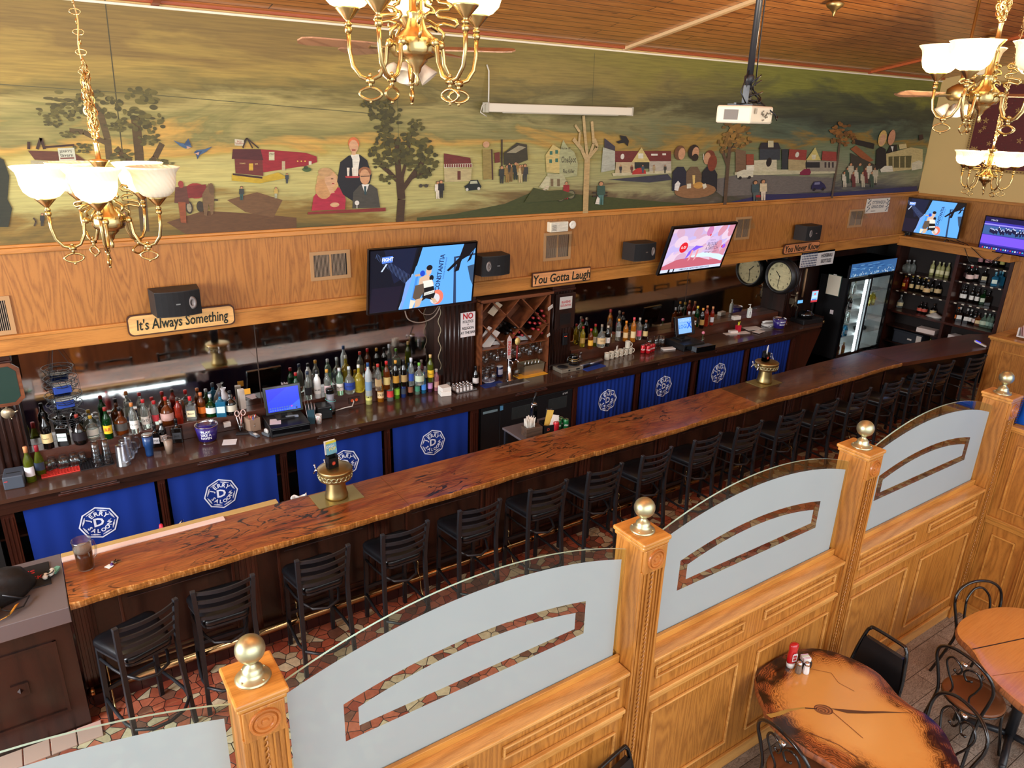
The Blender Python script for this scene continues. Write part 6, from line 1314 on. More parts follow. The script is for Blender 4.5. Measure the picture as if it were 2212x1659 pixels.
def pitcher(lab,loc,up,grp=None,m=PLASTC,fill=None,rot=0,h=.20):
    t=thing('pitcher',lab,'pitcher',loc,rot,grp); b=MB()
    if up: pr=[(.048,0),(.052,.004),(.062,h*.93),(.066,h),(.063,h),(.049,.008),(0,.008)]
    else: pr=[(.062,0),(.058,.004),(.048,h*.97),(.040,h),(0,h)]
    b.lathe(pr,24); b.build('jug',m,t)
    b=MB(); s=1 if up else -1; z0,z1=(h*.2,h*.8); b.tube([(.05,0,z0),(.085,0,z0+.005),(.10,0,(z0+z1)/2),(.085,0,z1-.005),(.055,0,z1)],.009,8); b.build('handle',m,t)
    if fill:
        b=MB(); b.lathe([(0,.010),(.046,.010),(.054,h*.62),(0,h*.62)],24); b.build('beer',P(fill,.1,coat=.5),t); b=MB(); b.lathe([(0,h*.62),(.0545,h*.621),(.0565,h*.76),(0,h*.77)],24); b.build('foam',P((206,190,170),.8),t)
    return t
pitcher('cloudy upturned plastic pitcher, front one of three',spot(*cA(1480,1235),1.051,7.0),0,'upturned plastic pitchers'); pitcher('cloudy upturned plastic pitcher behind the front one',spot(*cA(1520,1160),1.051,7.11),0,'upturned plastic pitchers'); pitcher('cloudy upturned plastic pitcher, rearmost against the ledge',spot(*cA(1560,1105),1.051,7.22),0,'upturned plastic pitchers')
p=at(188,1232,z=ZB); pitcher('plastic pitcher of dark beer with tan foam on the near end of the bar',(p[0],p[1]+.03,ZB+.001),1,None,GLS,(46,18,16),.6,.235)
# tumbler, iced coffee, buckets
t=thing('travel_tumbler','navy blue steel travel tumbler on the back bar','tumbler',spot(*c1(1415,1500),1.051,7.2)); b=MB(); b.lathe([(.0,0),(.032,0),(.034,.02),(.036,.09),(.046,.11),(.048,.21)],24); b.build('body',P((22,60,110),.35,coat=.3),t); b=MB(); b.lathe([(.049,.205),(.049,.22),(.046,.222),(0,.218)],24); b.build('lid',STEEL,t)
t=thing('iced_coffee','plastic cup of pale iced coffee next to the blue tumbler','cup',spot(*c1(1600,1478),1.051,7.2)); b=MB(); b.lathe([(.0,0),(.030,0),(.042,.13),(0,.135)],20); b.build('coffee',P((176,146,124),.4),t); b=MB(); b.lathe([(.031,0),(.046,.16),(.043,.17),(.02,.175)],20); b.build('cup',GLS,t)
def bucket(lab,loc,stripe,txt):
    t=thing('ice_bucket',lab,'bucket',loc,-.3); b=MB(); b.lathe([(.0,0),(.078,0),(.083,.01),(.108,.165),(.112,.168),(.108,.172),(.103,.165),(.078,.012),(0,.012)],32); b.build('pail',CHROME,t)
    b=MB(); b.lathe([(.0845,.012),(.1085,.160)],32); b.build('wrap',P((44,30,110),.35,coat=.4),t)
    b=MB(); f=lambda r,z0:(lambda v:Vector(((r+.13*(z0+v[1]))*math.sin(v[0]/.1),-(r+.155*(z0+v[1]))*math.cos(v[0]/.1),z0+v[1])))
    for s,z in txt: b.text(s,.036,None,0,1.0,.03,fn=f(.0857,z))
    b.build('lettering',P((230,230,236),.5),t)
    b=MB(); b.tube([(.112,0,.15),(.10,-.06,.12),(.06,-.11,.09)] if stripe else [(-.112,0,.16),(-.09,.08,.172),(0,.113,.174),(.09,.08,.172),(.112,0,.16)],.0025,6); b.build('bail',CHROME,t)
    if stripe: b=MB(); b.lathe([(.0855,.012),(.1092,.160)],4,(0,0,0),0,True,None,-.9,-.25); b.build('orange_stripe',P((222,80,40),.4),t)
bucket('purple tin bucket reading PLAY LIKE A RAVEN',spot(*c1(1960,1348),1.051,7.17),0,(('PLAY',.125),('LIKE A',.09),('RAVEN',.055)))
bucket('purple tin bucket with an orange stripe under the corkscrew near the clock',spot(*c4(1665,738),1.051,7.15),1,(('MADE',.125),('RAVEN',.08)))
# registers
def register(lab,x,y,rot,scr,w=.40,d=.40):
    t=thing('cash_register',lab,'cash register',(x,y,1.051),rot)
    b=MB(); b.box(-w/2,w/2,-d/2,d/2,0,.10); b.build('drawer_base',BLKP,t,bevel=.006); b=MB(); b.box(-w/2+.01,w/2-.01,-d/2-.012,-d/2,.015,.085); b.lathe([(.008,0),(.006,.004),(0,.004)],10,(.1,-d/2-.012,.05),0,True); b.build('drawer',BLKG,t,bevel=.003)
    b=MB(); b.box(-.09,.09,-.02,.16,.10,.12); b.box(-.03,.03,.04,.07,.12,.24); b.build('stand',BLKP,t,bevel=.003)
    Ms=T(0,.03,.31)@Rx(-.25); b=MB(); b.box(-.19,.19,-.0,.035,-.145,.145,0,Ms); b.build('monitor',BLKG,t,bevel=.004)
    q=Paint((0,-.0012,0),(1,0,0),(0,0,1),(0,-1,0),0,.0002); scr(q)
    for v in q.b.v: v.xyz=Ms@v
    q.b.build('screen',SCREEN,t); return t
def s1(q):
    q.rect(-.165,-.12,.165,.12,(16,50,230)); q.poly([(-.165,.12),(-.165,-.02),(.05,.12)],(8,28,220)); q.poly([(0,-.12),(.165,-.02),(.165,-.12)],(40,90,240))
    for i in range(12): q.rect(-.15+i*.024,-.09,-.133+i*.024,-.075,(60,90,190) if i!=9 else (200,60,190)); q.rect(-.15+i*.024,-.112,-.133+i*.024,-.098,(70,110,200) if i<11 else (10,20,60))
    q.text('- -',0,.112,.01,(200,220,255))
def s2(q):
    q.rect(-.17,-.125,.17,.125,(8,10,20)); q.rect(-.135,-.11,.12,.115,(130,180,250)); q.text('L I Q U O R',-.01,.08,.035,(190,210,250),0,1,.01); q.text('LOGI',-.05,-.01,.075,(40,120,225),0,.9,.02); q.text('X',.075,0,.12,(30,100,220),0,.9,.05); q.line([(-.12,.05),(.11,.05)],.003,(70,110,190))
register('left cash register with bright blue screen',2.02,7.08,-.06,s1); register('right cash register with LIQUOR LOGIX screen and open till',7.93,7.06,-.06,s2)
p=at(*c4(900,930),z=1.08); t=thing('till_tray','grey lift-out till drawer standing open below the LOGIX screen','drawer',(8.03,6.82,1.051),-.06); b=MB(); b.box(-.17,.17,-.08,.04,.0,.07); b.build('tray',P((84,92,98),.45),t,bevel=.004); b=MB(); b.box(-.18,.18,-.095,-.08,.0,.08); b.lathe([(.008,0),(0,.004)],10,(.13,-.095,.05)); b.build('front',BLKG,t)
def rb(name,lab,cat,u,v,f,dims,c,rot=0,z=1.051,ymax=7.2,rough=.5,bev=.004,dz=0):
    p=spot(*f(u,v),z,ymax); b=MB(); b.box(-dims[0]/2,dims[0]/2,-dims[1]/2,dims[1]/2,dz,dims[2]+dz); o=b.build(name,P(c,rough),None,p,rot,bev); return tag(o,lab,cat)
t=thing('receipt_printer','dark grey receipt printer at the left end of the back bar','printer',(-.36,7.06,1.051),-.1); b=MB(); b.box(-.075,.075,-.10,.10,0,.12); b.build('case',P((66,72,82),.5),t,bevel=.008); b=MB(); b.box(-.05,.05,-.03,-.02,.12,.124); b.build('slot',DARK,t); b=MB(); b.box(-.065,-.04,-.1015,-.10,.075,.082); b.build('badge',P((190,60,60),.4),t)
t=thing('receipt_printer','black receipt printer with green light right of the left register','printer',(2.46,7.19,1.051),-.1); b=MB(); b.box(-.08,.08,-.10,.07,0,.14); b.build('case',BLKP,t,bevel=.01); b=MB(); b.box(.055,.065,-.1015,-.10,.10,.108); b.build('lamp',P((60,220,180),.4,emit=2),t)
t=thing('file_box','dark teal file box stuffed with papers beside the left register','box',(2.30,7.13,1.051),-.25); b=MB(); b.box(-.035,.035,-.10,.10,0,.16); b.build('box',P((36,66,78),.5),t)
for i in range(4): b=MB(); b.box(-.03+i*.017,-.028+i*.017,-.09,.07-.01*i,.05,.22-.01*i,0,Ry(.08*i-.1)); b.build('paper',P((222,206,206),.7),t)
t=thing('patterned_cup','white cup with red and green pattern in front of the file box','cup',(2.35,7.02,1.051)); b=MB(); b.lathe([(.0,0),(.028,0),(.036,.10),(.034,.10),(.027,.005),(0,.005)],18); b.build('cup',P((206,200,196),.5),t)
b=MB()
for i in range(26): a_=i*2.4; z=.012+.003*i; r=.0285+.08*z; b.add([(r*math.cos(a_),r*math.sin(a_),z),(r*math.cos(a_+.25),r*math.sin(a_+.25),z),(r*math.cos(a_+.25),r*math.sin(a_+.25),z+.008),(r*math.cos(a_),r*math.sin(a_),z+.008)],[(0,1,2,3)],i%2)
b.build('pattern',[P((190,50,50),.5),P((40,120,80),.5)],t)
t=thing('canister_vacuum','tall black and grey canister standing by the mirror outlet','canister',(2.56,7.21,1.051)); b=MB(); b.lathe([(.0,0),(.045,0),(.046,.06)],24); b.build('base',BLKG,t); b=MB(); b.lathe([(.044,.24),(.046,.29),(.04,.30),(0,.30)],24); b.build('lid',BLKG,t); b=MB(); b.lathe([(.044,.06),(.038,.15),(.044,.24)],24); b.build('sleeve',P((126,126,134),.4),t); b=MB(); b.torus(.056,.004,T(0,0,.16)@Ry(.25),0,24,6); b.build('cord',P((110,180,176),.4),t)
b=MB(); b.tube([(2.61,7.2,1.08),(2.72,7.18,1.10),(2.80,7.2,1.09),(2.85,7.27,1.11),(2.85,7.285,1.12)],.006,8); tag(b.build('power_cord',WHT),'white power cord plugged into the ledge outlet','cord')
rb('receipt_paper','white receipt lying on the left register','paper',500,1170,c2,(.11,.14,.002),(222,206,210),-.3,1.153,7.05,.7,0)
rb('phone_handset','silver handset lying on the left register','phone',660,1140,c2,(.13,.035,.02),(120,130,146),-.15,1.153,7.1,.35)
rb('note_paper','white paper with a green pen mark left of the left register','paper',70,1375,c2,(.13,.13,.002),(226,222,220),-.35,1.051,7.2,.7,0)
rb('remote_control','black remote control in front of the pen cups','remote',210,1300,c2,(.05,.16,.02),(26,22,24),1.2)
t=thing('grey_phone','grey cordless phone standing behind the remote control','phone',(1.68,7.05,1.051),.3); b=MB(); b.box(-.022,.022,-.08,.08,.0,.022); b.build('body',P((90,96,104),.4),t,bevel=.008); b=MB(); b.box(-.015,.015,-.05,.0,.022,.024); b.build('keys',WHT,t)
def pencup(lab,x,y,n,seed,c):
    t=thing('pen_cup',lab,'pen cup',(x,y,1.051)); b=MB(); b.lathe([(0,0),(.03,0),(.033,.09),(.030,.09),(.028,.005),(0,.005)],16); b.build('cup',c,t); rd=random.Random(seed)
    for i in range(n):
        a_=rd.random()*6.28; b=MB(); b.tube([(.01*math.cos(a_),.01*math.sin(a_),.01),(.035*math.cos(a_),.035*math.sin(a_),.15+.03*rd.random())],.0045,6); b.build('pen',P(rd.choice([(190,50,40),(230,230,230),(60,90,190),(20,20,22),(226,120,60)]),.4),t)
    return t
pencup('clear pen cup with scissors left of the left register',1.60,7.22,4,1,GLS); pencup('pen cup bristling with coloured pens left of the left register',1.71,7.17,8,2,GLS)
b=MB(); b.torus(.022,.005,T(1.57,7.2,1.26)@Rx(1.3),0,14,6,1.3); b.torus(.022,.005,T(1.63,7.2,1.26)@Rx(1.3),0,14,6,1.3); b.tube([(1.585,7.2,1.23),(1.61,7.21,1.12)],.004,6); b.tube([(1.615,7.2,1.23),(1.59,7.21,1.12)],.004,6); tag(b.build('scissors',P((214,180,170),.4)),'scissors with pinkish handles standing in the clear cup','scissors')
rb('box_of_napkins','tan cardboard box open at the top by the left register','box',280,1140,c2,(.12,.12,.14),(150,124,104),.2,1.051,7.2)
rb('white_towel','white paper roll propped behind the tan box','towel',175,880,c2,(.06,.05,.22),(214,206,196),.2,LZ,7.40)
rb('sticky_note','orange sticky note on the white roll','note',225,780,c2,(.06,.004,.06),(226,160,50),0,1.40,7.33,.6,0)
rb('white_plug','white power adapter on the raised ledge right of the purple bucket','adapter',2140,1200,c1,(.07,.04,.05),(222,216,210),0,1.12,7.25)
t=thing('tape_dispenser','clear tape dispenser in front of the left register','tape dispenser',(1.79,6.99,1.051),.4); b=MB(); b.box(-.025,.025,-.06,.05,0,.03); b.build('base',P((80,84,88),.5),t,bevel=.005); b=MB(); b.lathe([(.03,-.008),(.03,.008)],18,(0,0,0),0,True,T(0,.0,.045)@Ry(PI/2)); b.build('roll',P((190,186,180),.3),t)
# napkins, tray of shakers, pan, tap, plates
t=thing('napkin_stack','tall stack of white bar napkins by the left pillar','napkins',(3.92,7.10,1.051),-.2)
for i,(w_,h_) in enumerate(((.13,.055),(.12,.05))): b=MB(); b.box(-w_/2,w_/2,-w_/2+.0,w_/2,i*.055,i*.055+h_,0,Rz(.15*i)); b.build('bundle',PAPER,t,bevel=.004)
rb('napkin_holder','small chrome napkin holder behind the napkin stack','holder',2120,850,c2,(.05,.08,.09),(120,118,114),0,1.051,7.25,.2)
t=thing('shaker_tray','steel tray crowded with salt and pepper shakers','tray',(4.19,7.13,1.051)); b=MB(); b.box(-.14,.14,-.10,.10,0,.004); b.box(-.14,.14,-.10,-.096,0,.018); b.box(-.14,.14,.096,.10,0,.018); b.box(-.14,-.136,-.1,.1,0,.018); b.box(.136,.14,-.1,.1,0,.018); b.build('tray',STEEL,t)
def shaker(lab,loc,c,grp): 
    t=thing('shaker',lab,'shaker',loc,0,grp); b=MB(); b.lathe([(0,0),(.018,0),(.020,.01),(.016,.05),(.014,.055),(0,.055)],8,(0,0,0),0,False); b.build('jar',P(c,.2,coat=.6),t); b=MB(); b.lathe([(.015,.053),(.0155,.068),(.010,.076),(0,.077)],14); b.build('cap',CHROME,t); return t
s0=shaker('glass shaker crowded on the steel tray by the left pillar',(4.08,7.07,1.056),(206,200,196),'shakers on the steel tray')
for i in range(1,20): dup(s0,(4.08+.048*(i%5)+.01*(i//5%2),7.07+.042*(i//5),1.056))
t=thing('steel_pan','deep steel pan of utensils in the wine cabinet','pan',(5.27,7.24,1.056)); b=MB(); 
o_=[(-.16,-.085),(.16,-.085),(.16,.085),(-.16,.085)]; i_=[(x*.93,y*.9) for x,y in o_]
b.add([(x*.94,y*.9,0) for x,y in o_]+[(x,y,.13) for x,y in o_]+[(x*.96,y*.93,.13) for x,y in o_]+[(x*.90,y*.85,.008) for x,y in o_],[(3,2,1,0)]+[(i,(i+1)%4,4+(i+1)%4,4+i) for i in range(4)]+[(4+i,4+(i+1)%4,8+(i+1)%4,8+i) for i in range(4)]+[(8+i,8+(i+1)%4,12+(i+1)%4,12+i) for i in range(4)]+[(12,13,14,15)]); b.box(-.175,.175,-.095,-.083,.126,.132); b.box(-.175,.175,.083,.095,.126,.132); b.box(-.175,-.158,-.095,.095,.126,.132); b.box(.158,.175,-.095,.095,.126,.132)
b.build('pan',mat('pan_steel',(190,178,150),.3,.9),t)
for i in range(5): b=MB(); b.tube([(-.10+.05*i,0,.02),(-.11+.055*i,-.03,.17)],.005,6); b.build('utensil',CHROME,t)
rb('drying_mat','yellow-orange printed mat under the steel pan','mat',900,915,c3,(.44,.16,.005),(222,160,40),0,1.0505,7.19,.6,0)
t=thing('tap_tower','chrome beer tap with a red and a brown pull handle','beer tap',(4.86,7.13,1.051)); b=MB(); b.lathe([(.0,0),(.05,0),(.05,.008),(.028,.012),(.028,.28),(.03,.30),(.02,.315),(0,.318)],24); b.build('column',CHROME,t)
b=MB(); b.prism([(-.022,.30),(.022,.30),(.03,.55),(0,.60),(-.028,.55)],-.008,.008,0,T(-.03,-.03,0)@Rx(PI/2)); h1=b.build('pull_handle',P((196,176,170),.3),t); b=MB(); b.text('PERONI',.06,T(-.03,-.040,.44)@Rx(PI/2)@Rz(PI/2),0,.9,.02); b.build('lettering',P((200,40,44),.4),h1)
b=MB(); b.lathe([(.008,.26),(.011,.32),(.013,.44),(.008,.46)],12,(.09,-.03,0),0); h2=b.build('pull_handle',P((120,30,26),.35),t); b=MB(); b.lathe([(0,0),(.042,0),(.045,.006),(0,.01)],24,(0,0,0),0,True,T(.09,-.03,.51)@Rx(PI/2)@Matrix.Diagonal((.85,1.1,1,1))); b.build('badge',P((214,184,110),.4),h2)
b=MB(); b.tube([(0,-.02,.27),(0,-.07,.26),(.0,-.075,.22)],.009,8); b.tube([(.09,-.02,.27),(.09,-.06,.26),(.09,-.065,.22)],.009,8); b.box(-.02,.11,-.03,.0,.25,.29); b.build('faucet',CHROME,t)
t=thing('drip_tray','flat steel drip tray in front of the tap','tray',(4.83,7.01,1.0505)); b=MB(); b.box(-.23,.23,-.06,.075,0,.006); b.box(-.21,.21,-.05,.065,.006,.012); b.build('tray',STEEL,t,bevel=.002)
for i,(u,v,lab) in enumerate(((500,955,'blue and white patterned plate on a blue mat by the left pillar'),)):
    p=spot(*c3(u,v),1.06,7.2); b=MB(); b.lathe([(0,0),(.05,0),(.085,.016),(.083,.018),(.05,.005),(0,.005)],28); 
    t=thing('patterned_plate',lab,'plate',p); b.build('plate',P((206,206,214),.25,coat=.5),t); b=MB(); 
    for k in range(24): a_=k*PI/12; b.lathe([(0,0),(.005,0),(0,.001)],6,(.07*math.cos(a_),.07*math.sin(a_),.0145),0)
    b.build('blue_rim_pattern',P((50,60,130),.3),t)
rb('blue_bar_mat','dark blue bar mat under the plate and the cans','mat',540,985,c3,(.30,.12,.007),(24,44,110),.05,1.0505,7.1,.7,0)
for i,(u,v) in enumerate(((612,905),(606,850))):
    p=spot(*c3(u,v),1.06,7.3); t=thing('dark_blue_can','%s tall dark blue tin in the wine cabinet'%('front' if i==0 else 'rear'),'tin',p,0,'dark blue tins'); b=MB(); b.lathe([(0,0),(.036,0),(.037,.004),(.037,.125),(.034,.13)],20); b.build('tin',P((18,22,66),.3,coat=.4),t); b=MB(); b.lathe([(.037,.128),(.037,.138),(.030,.14),(0,.137)],20); b.build('lid',P((210,210,214),.3),t)
    b=MB(); b.lathe([(.0375,.03),(.0375,.10)],10,(0,0,0),0,True,None,-2.6,-.9); b.build('label',P((180,176,190),.5),t)
# glasses in and under the cabinet
w0=None
def wineglass(loc,lab,hang):
    t=thing('wine_glass',lab,'wine glass',loc,0,'wine glasses hanging in the wine cabinet' if hang else 'glasses standing in the wine cabinet'); b=MB(); s=-1 if hang else 1
    b.lathe([(.034,0),(.032,s*.003),(.005,s*.006),(.004,s*.07),(.02,s*.085),(.038,s*.12),(.036,s*.165),(.033,s*.18)],16); b.build('glass',GLS,t); return t
for i in range(6):
    for j in range(3):
        loc=(4.56+i*.165+(0),7.20+j*.08,1.05+.43)
        if w0 is None: w0=wineglass(loc,'stemmed glass hanging upside down from the rails of the wine cabinet',1)
        else: dup(w0,loc)
w1=wineglass((4.52,7.22,1.051),'stemmed glass standing in the left of the wine cabinet',0)
for i,(x,y) in enumerate(((4.60,7.24),(4.56,7.31),(4.66,7.31),(4.74,7.33),(4.50,7.36))): dup(w1,(x,y,1.051))
tumbler('frosted short glass stacked in the wine cabinet, left one',(4.55,7.18,1.06),.10,.034,.040,PLASTC,'short cloudy glasses in the wine cabinet'); tumbler('cloudy glass by the tins in the wine cabinet',(4.67,7.20,1.06),.11,.04,.036,PLASTC,'short cloudy glasses in the wine cabinet'); tumbler('glass of sugar packets right of the tap handles',(5.02,7.2,1.06),.10,.030,.038,GLS,'short cloudy glasses in the wine cabinet')
# coffee maker, cups, mugs, cans, pitchers
t=thing('coffee_warmer','two-plate coffee warmer with a round coffee pot','coffee warmer',(5.77,7.09,1.051),.0); b=MB(); b.box(-.18,.18,-.10,.10,0,.05); b.build('base',mat('warmer_steel',(150,140,124),.4,.5),t,bevel=.004)
for x in (-.09,.10): b=MB(); b.lathe([(.07,.05),(.07,.056),(.05,.058),(0,.058)],24,(x,0,0)); b.build('hot_plate',BLKM,t)
b=MB(); b.box(-.07,-.04,-.101,-.1,.015,.035); b.box(.06,.12,-.101,-.1,.015,.035); b.build('switch',BLKP,t)
t=thing('coffee_pot','round glass coffee pot with black band on the warmer','coffee pot',(5.87,7.10,1.11)); b=MB(); b.lathe([(0,0),(.055,0),(.068,.03),(.068,.07),(.045,.11),(.045,.12)],24); b.build('bowl',mat('coffee_glass',(24,14,10),.06,coat=.8),t); b=MB(); b.lathe([(.069,.07),(.05,.11),(.052,.13),(0,.135)],24); b.tube([(-.05,0,.12),(-.10,0,.11),(-.11,0,.06),(-.10,0,.03)],.010,8); b.build('lid_and_handle',BLKG,t); b=MB(); b.lathe([(.0695,.055),(.064,.082)],24); b.build('band',P((196,160,100),.4),t)
t=thing('carafe','small clear carafe behind the coffee pot','carafe',(6.10,7.24,1.051)); b=MB(); b.lathe([(0,0),(.035,0),(.038,.05),(.018,.10),(.016,.12),(.03,.16)],18); b.build('glass',GLS,t)
for i,(u,v,lab) in enumerate(((1400,820,'row of nested clear plastic cups lying by the coffee warmer'),(1500,800,'second row of nested clear plastic cups on the blue mat'))):
    p=spot(*c3(u,v),1.09,7.2); t=thing('cup_sleeve',lab,'plastic cups',p,.2,'sleeves of plastic cups')
    for k in range(9): b=MB(); b.lathe([(.030,0),(.038,.07)],14,(0,0,0),0,True,T(-.09+k*.02,0,0)@Ry(PI/2)); b.build('cup',PLASTC,t)
rb('blue_bar_mat','blue bar mat with white lettering in front of the plastic cups','mat',1500,848,c3,(.36,.10,.006),(24,56,140),.12,1.0505,7.0,.6,0)
mg=None
def mug(loc,lab,rot=-.6):
    t=thing('mug',lab,'mug',loc,rot,'cream coffee mugs on the back bar'); b=MB(); b.lathe([(0,0),(.034,0),(.037,.006),(.038,.09),(.041,.094),(.036,.094),(.034,.01),(0,.01)],20); b.build('cup',P((222,212,190),.25,coat=.5),t); b=MB(); b.tube([(.036,0,.075),(.058,0,.072),(.064,0,.045),(.054,0,.022),(.035,0,.018)],.0055,8); b.build('handle',P((222,212,190),.25,coat=.5),t); return t
ml=['leftmost cream mug of the row on the back bar','cream mug second from the left of the row','cream mug holding a folded white napkin','cream mug fourth from the left of the row','cream mug fifth from the left, under the stacked one','rightmost cream mug of the row']
for i,x in enumerate((6.51,6.60,6.70,6.79,6.89,6.98)):
    p=(x,7.16+.01*i,1.051)
    if i==0: mg=mug(p,ml[0])
    else: dup(mg,p,None,ml[i])
dup(mg,(6.92,7.20,1.147),None,'cream mug stacked on top of the others')
sheet('folded_napkin','white folded napkin standing in a cream mug',(230,224,214),(6.70,7.18,1.17),.045,.09,.1,.4,'napkin')
cn=None
def can(loc,c,lab,grp,txt=None,tc=(230,226,220)):
    t=thing('soda_can',lab,'can',loc,-.4,grp); b=MB(); b.lathe([(0,.004),(.024,0),(.033,.01),(.033,.108),(.027,.118)],20); b.build('body',P(c,.25,.3,.3),t); b=MB(); b.lathe([(.0275,.117),(.0275,.121),(.025,.118),(0,.117)],20); b.build('lid',CHROME,t)
    if txt: b=MB(); b.text(txt,.034,None,0,1,.02,fn=lambda v:Vector((.0335*math.sin(v[0]/.0335),-.0335*math.cos(v[0]/.0335),.06+v[1]))); b.build('lettering',P(tc,.4),t)
    return t
cn=can((7.155,7.13,1.051),(190,26,36),'red cola can in the cluster left of the LOGIX register','red cola cans on the back bar','Coke')
for x,y in ((7.21,7.08),(7.235,7.15),(7.285,7.11),(7.30,7.18),(7.34,7.12)): dup(cn,(x,y,1.051))
for i,(u,v) in enumerate(((2015,655),(2080,640),(2120,620),(2140,650))):
    p=spot(*c3(u,v),1.051,7.25); 
    if i==0: v0=tumbler('clear vase-shaped glass pitcher beside the red cans',p,.16,.030,.038,GLS,'clear glass pitchers left of the LOGIX register',name='glass_pitcher',cat='pitcher')
    else: dup(v0,p)
rb('paper_stack','stack of white slips left of the LOGIX till','paper',625,935,c4,(.20,.09,.02),(224,216,206),-.25,1.051,7.1,.7,.002)
t=thing('cup_of_roses','clear cup holding a pink paper rose right of the LOGIX register','cup',spot(*c4(945,880),1.051,7.15)); b=MB(); b.lathe([(.022,0),(.032,.09)],14); b.build('cup',GLS,t); b=MB(); b.tube([(0,0,.01),(.0,0,.15)],.003,5); b.build('stem',P((50,130,70),.5),t); b=MB(); b.sph((0,0,.165),.024,0,10,7); b.build('bloom',P((226,130,150),.6),t)
rb('white_box','small white box on the raised ledge near the soap bottles','box',1265,655,c4,(.14,.07,.06),(224,218,206),-.15,LZ,7.36)
rb('white_box','small white box lying on the counter left of the documents','box',1240,750,c4,(.13,.08,.04),(226,214,206),-.3)
t=thing('red_card_box','red tin holding yellow pencils near the documents','tin',spot(*c4(1285,745),1.051,7.2),-.2); b=MB(); b.box(-.035,.035,-.03,.03,0,.11); b.build('tin',P((190,30,50),.4),t); b=MB(); b.tube([(0,0,.05),(.02,0,.17)],.006,6); b.tube([(-.01,0,.05),(.0,0.01,.16)],.006,6); b.build('pencil',P((226,216,60),.5),t)
for i,(u,v,w_,h_,r_,lab) in enumerate(((1220,790,.24,.10,-.3,'leftmost flat envelope on the counter near the documents'),(1330,780,.20,.12,-.25,'white papers under the printed calendar sheet'),(1420,735,.30,.18,-.2,'printed calendar sheet on the counter near the clock'),(1480,770,.20,.12,.2,'white sheet tucked under the calendar'))): rb('document',lab,'paper',u,v,c4,(w_,h_,.004),(226,216,206),r_,1.051+.004*i,7.2,.7,0)
for i,(u,v,lab) in enumerate(((1570,690,'white telephone handset base tangled with cable near the orange-striped bucket'),)):
    t=thing('white_telephone',lab,'telephone',spot(*c4(u,v),1.051,7.2),-.3); b=MB(); b.box(-.10,.10,-.05,.05,0,.04); b.build('base',WHT,t,bevel=.012); b=MB(); b.tube([(-.11,.0,.06),(-.06,0,.075),(.06,0,.075),(.11,0,.06)],.018,8); b.build('handset',WHT,t)
    b=MB(); b.tube([(-.1+.012*k+.02*math.sin(k*1.3),-.08+.03*math.cos(k*1.7),.01+.006*math.sin(k)) for k in range(20)],.005,6); b.build('cable',WHT,t)
for i,(u,v,z,lab) in enumerate(((1385,640,LZ,'pump bottle of hand sanitiser on the raised ledge'),)):
    t=thing('pump_bottle',lab,'pump bottle',spot(*c4(u,v),z,7.38),-.3); b=MB(); b.box(-.035,.035,-.022,.022,0,.16); b.build('body',P((206,214,206),.15,coat=.5),t,bevel=.012); b=MB(); b.lathe([(.014,.16),(.014,.18),(.006,.182),(.006,.215),(.012,.217),(.012,.225),(0,.226)],12); b.box(-.035,.0,-.005,.005,.216,.226); b.build('pump',WHT,t); b=MB(); b.box(-.027,.027,-.0235,-.0222,.03,.12); b.build('label',P((230,230,228),.5),t); b=MB(); b.box(-.006,.006,-.0242,-.0236,.04,.11); b.build('print',P((50,60,60),.5),t)
# corkscrew on the pillar, third register
t=thing('wall_corkscrew','ornate bronze bar corkscrew clamped on the pillar under the clock','corkscrew',(10.56,7.12,1.44)); b=MB(); b.lathe([(.012,-.12),(.03,-.08),(.022,-.02),(.028,.04),(.018,.10),(.03,.13),(.0,.15)],14); b.tube([(0,0,.06),(-.08,-.02,.09),(-.18,-.02,.11)],.008,6); b.tube([(0,0,-.02),(-.05,-.02,-.06),(-.09,-.02,-.04),(-.12,-.02,-.10)],.008,6); b.tube([(0,0,-.08),(.06,-.02,-.12),(.03,-.02,-.18)],.008,6); b.box(-.03,.03,.0,.10,-.08,.02); b.build('corkscrew',mat('bronze',(120,104,84),.35,.8),t)
t=thing('card_register','black register with small blue display and card printer at the right end','register',(10.86,7.05,1.051),-.1); b=MB(); b.box(-.24,.22,-.14,.14,0,.07); b.build('base',BLKP,t,bevel=.005); b=MB(); b.lathe([(0,.07),(.12,.07),(.13,.14),(.08,.19),(0,.20)],18,(-.03,.02,0)); b.build('cover',BLKG,t); b=MB(); b.box(-.02,.0,-.01,.01,.07,.32,0,T(-.22,.05,0)); b.build('pole',BLKP,t)
q=Paint((0,0,0),(1,0,0),(0,0,1),(0,-1,0)); q.rect(-.30,.34,-.18,.39,(110,180,250)); b=MB(); b.box(-.31,-.17,.001,.03,.33,.40); b.build('display_case',BLKP,t); q.b.build('display',SCREEN,t)
t=thing('ordering_tablet','small upright tablet with pale blue screen and red border near the cooler','tablet',(11.10,7.14,1.42),-.1); b=MB(); b.box(-.085,.085,0,.012,-.09,.13); b.box(-.02,.02,.0,.03,-.30,-.08); b.build('case',BLKP,t,bevel=.003); q=Paint((0,-.001,0),(1,0,0),(0,0,1),(0,-1,0)); q.rect(-.078,-.08,.078,.12,(190,50,60)); q.rect(-.074,-.045,.074,.108,(150,205,245)); q.rect(-.06,.0,.06,.03,(190,215,245)); q.ell(0,.06,.025,.02,(220,110,120)); q.rect(-.06,-.04,.06,-.025,(60,100,190)); q.b.build('screen',SCREEN,t)
b=MB(); b.tube([(11.2,7.44,1.35),(11.2,7.44,1.85)],.018,8); tag(b.build('wooden_dowel',P((190,150,110),.6)),'pale wooden dowel standing between the clock pillar and the cooler','dowel')
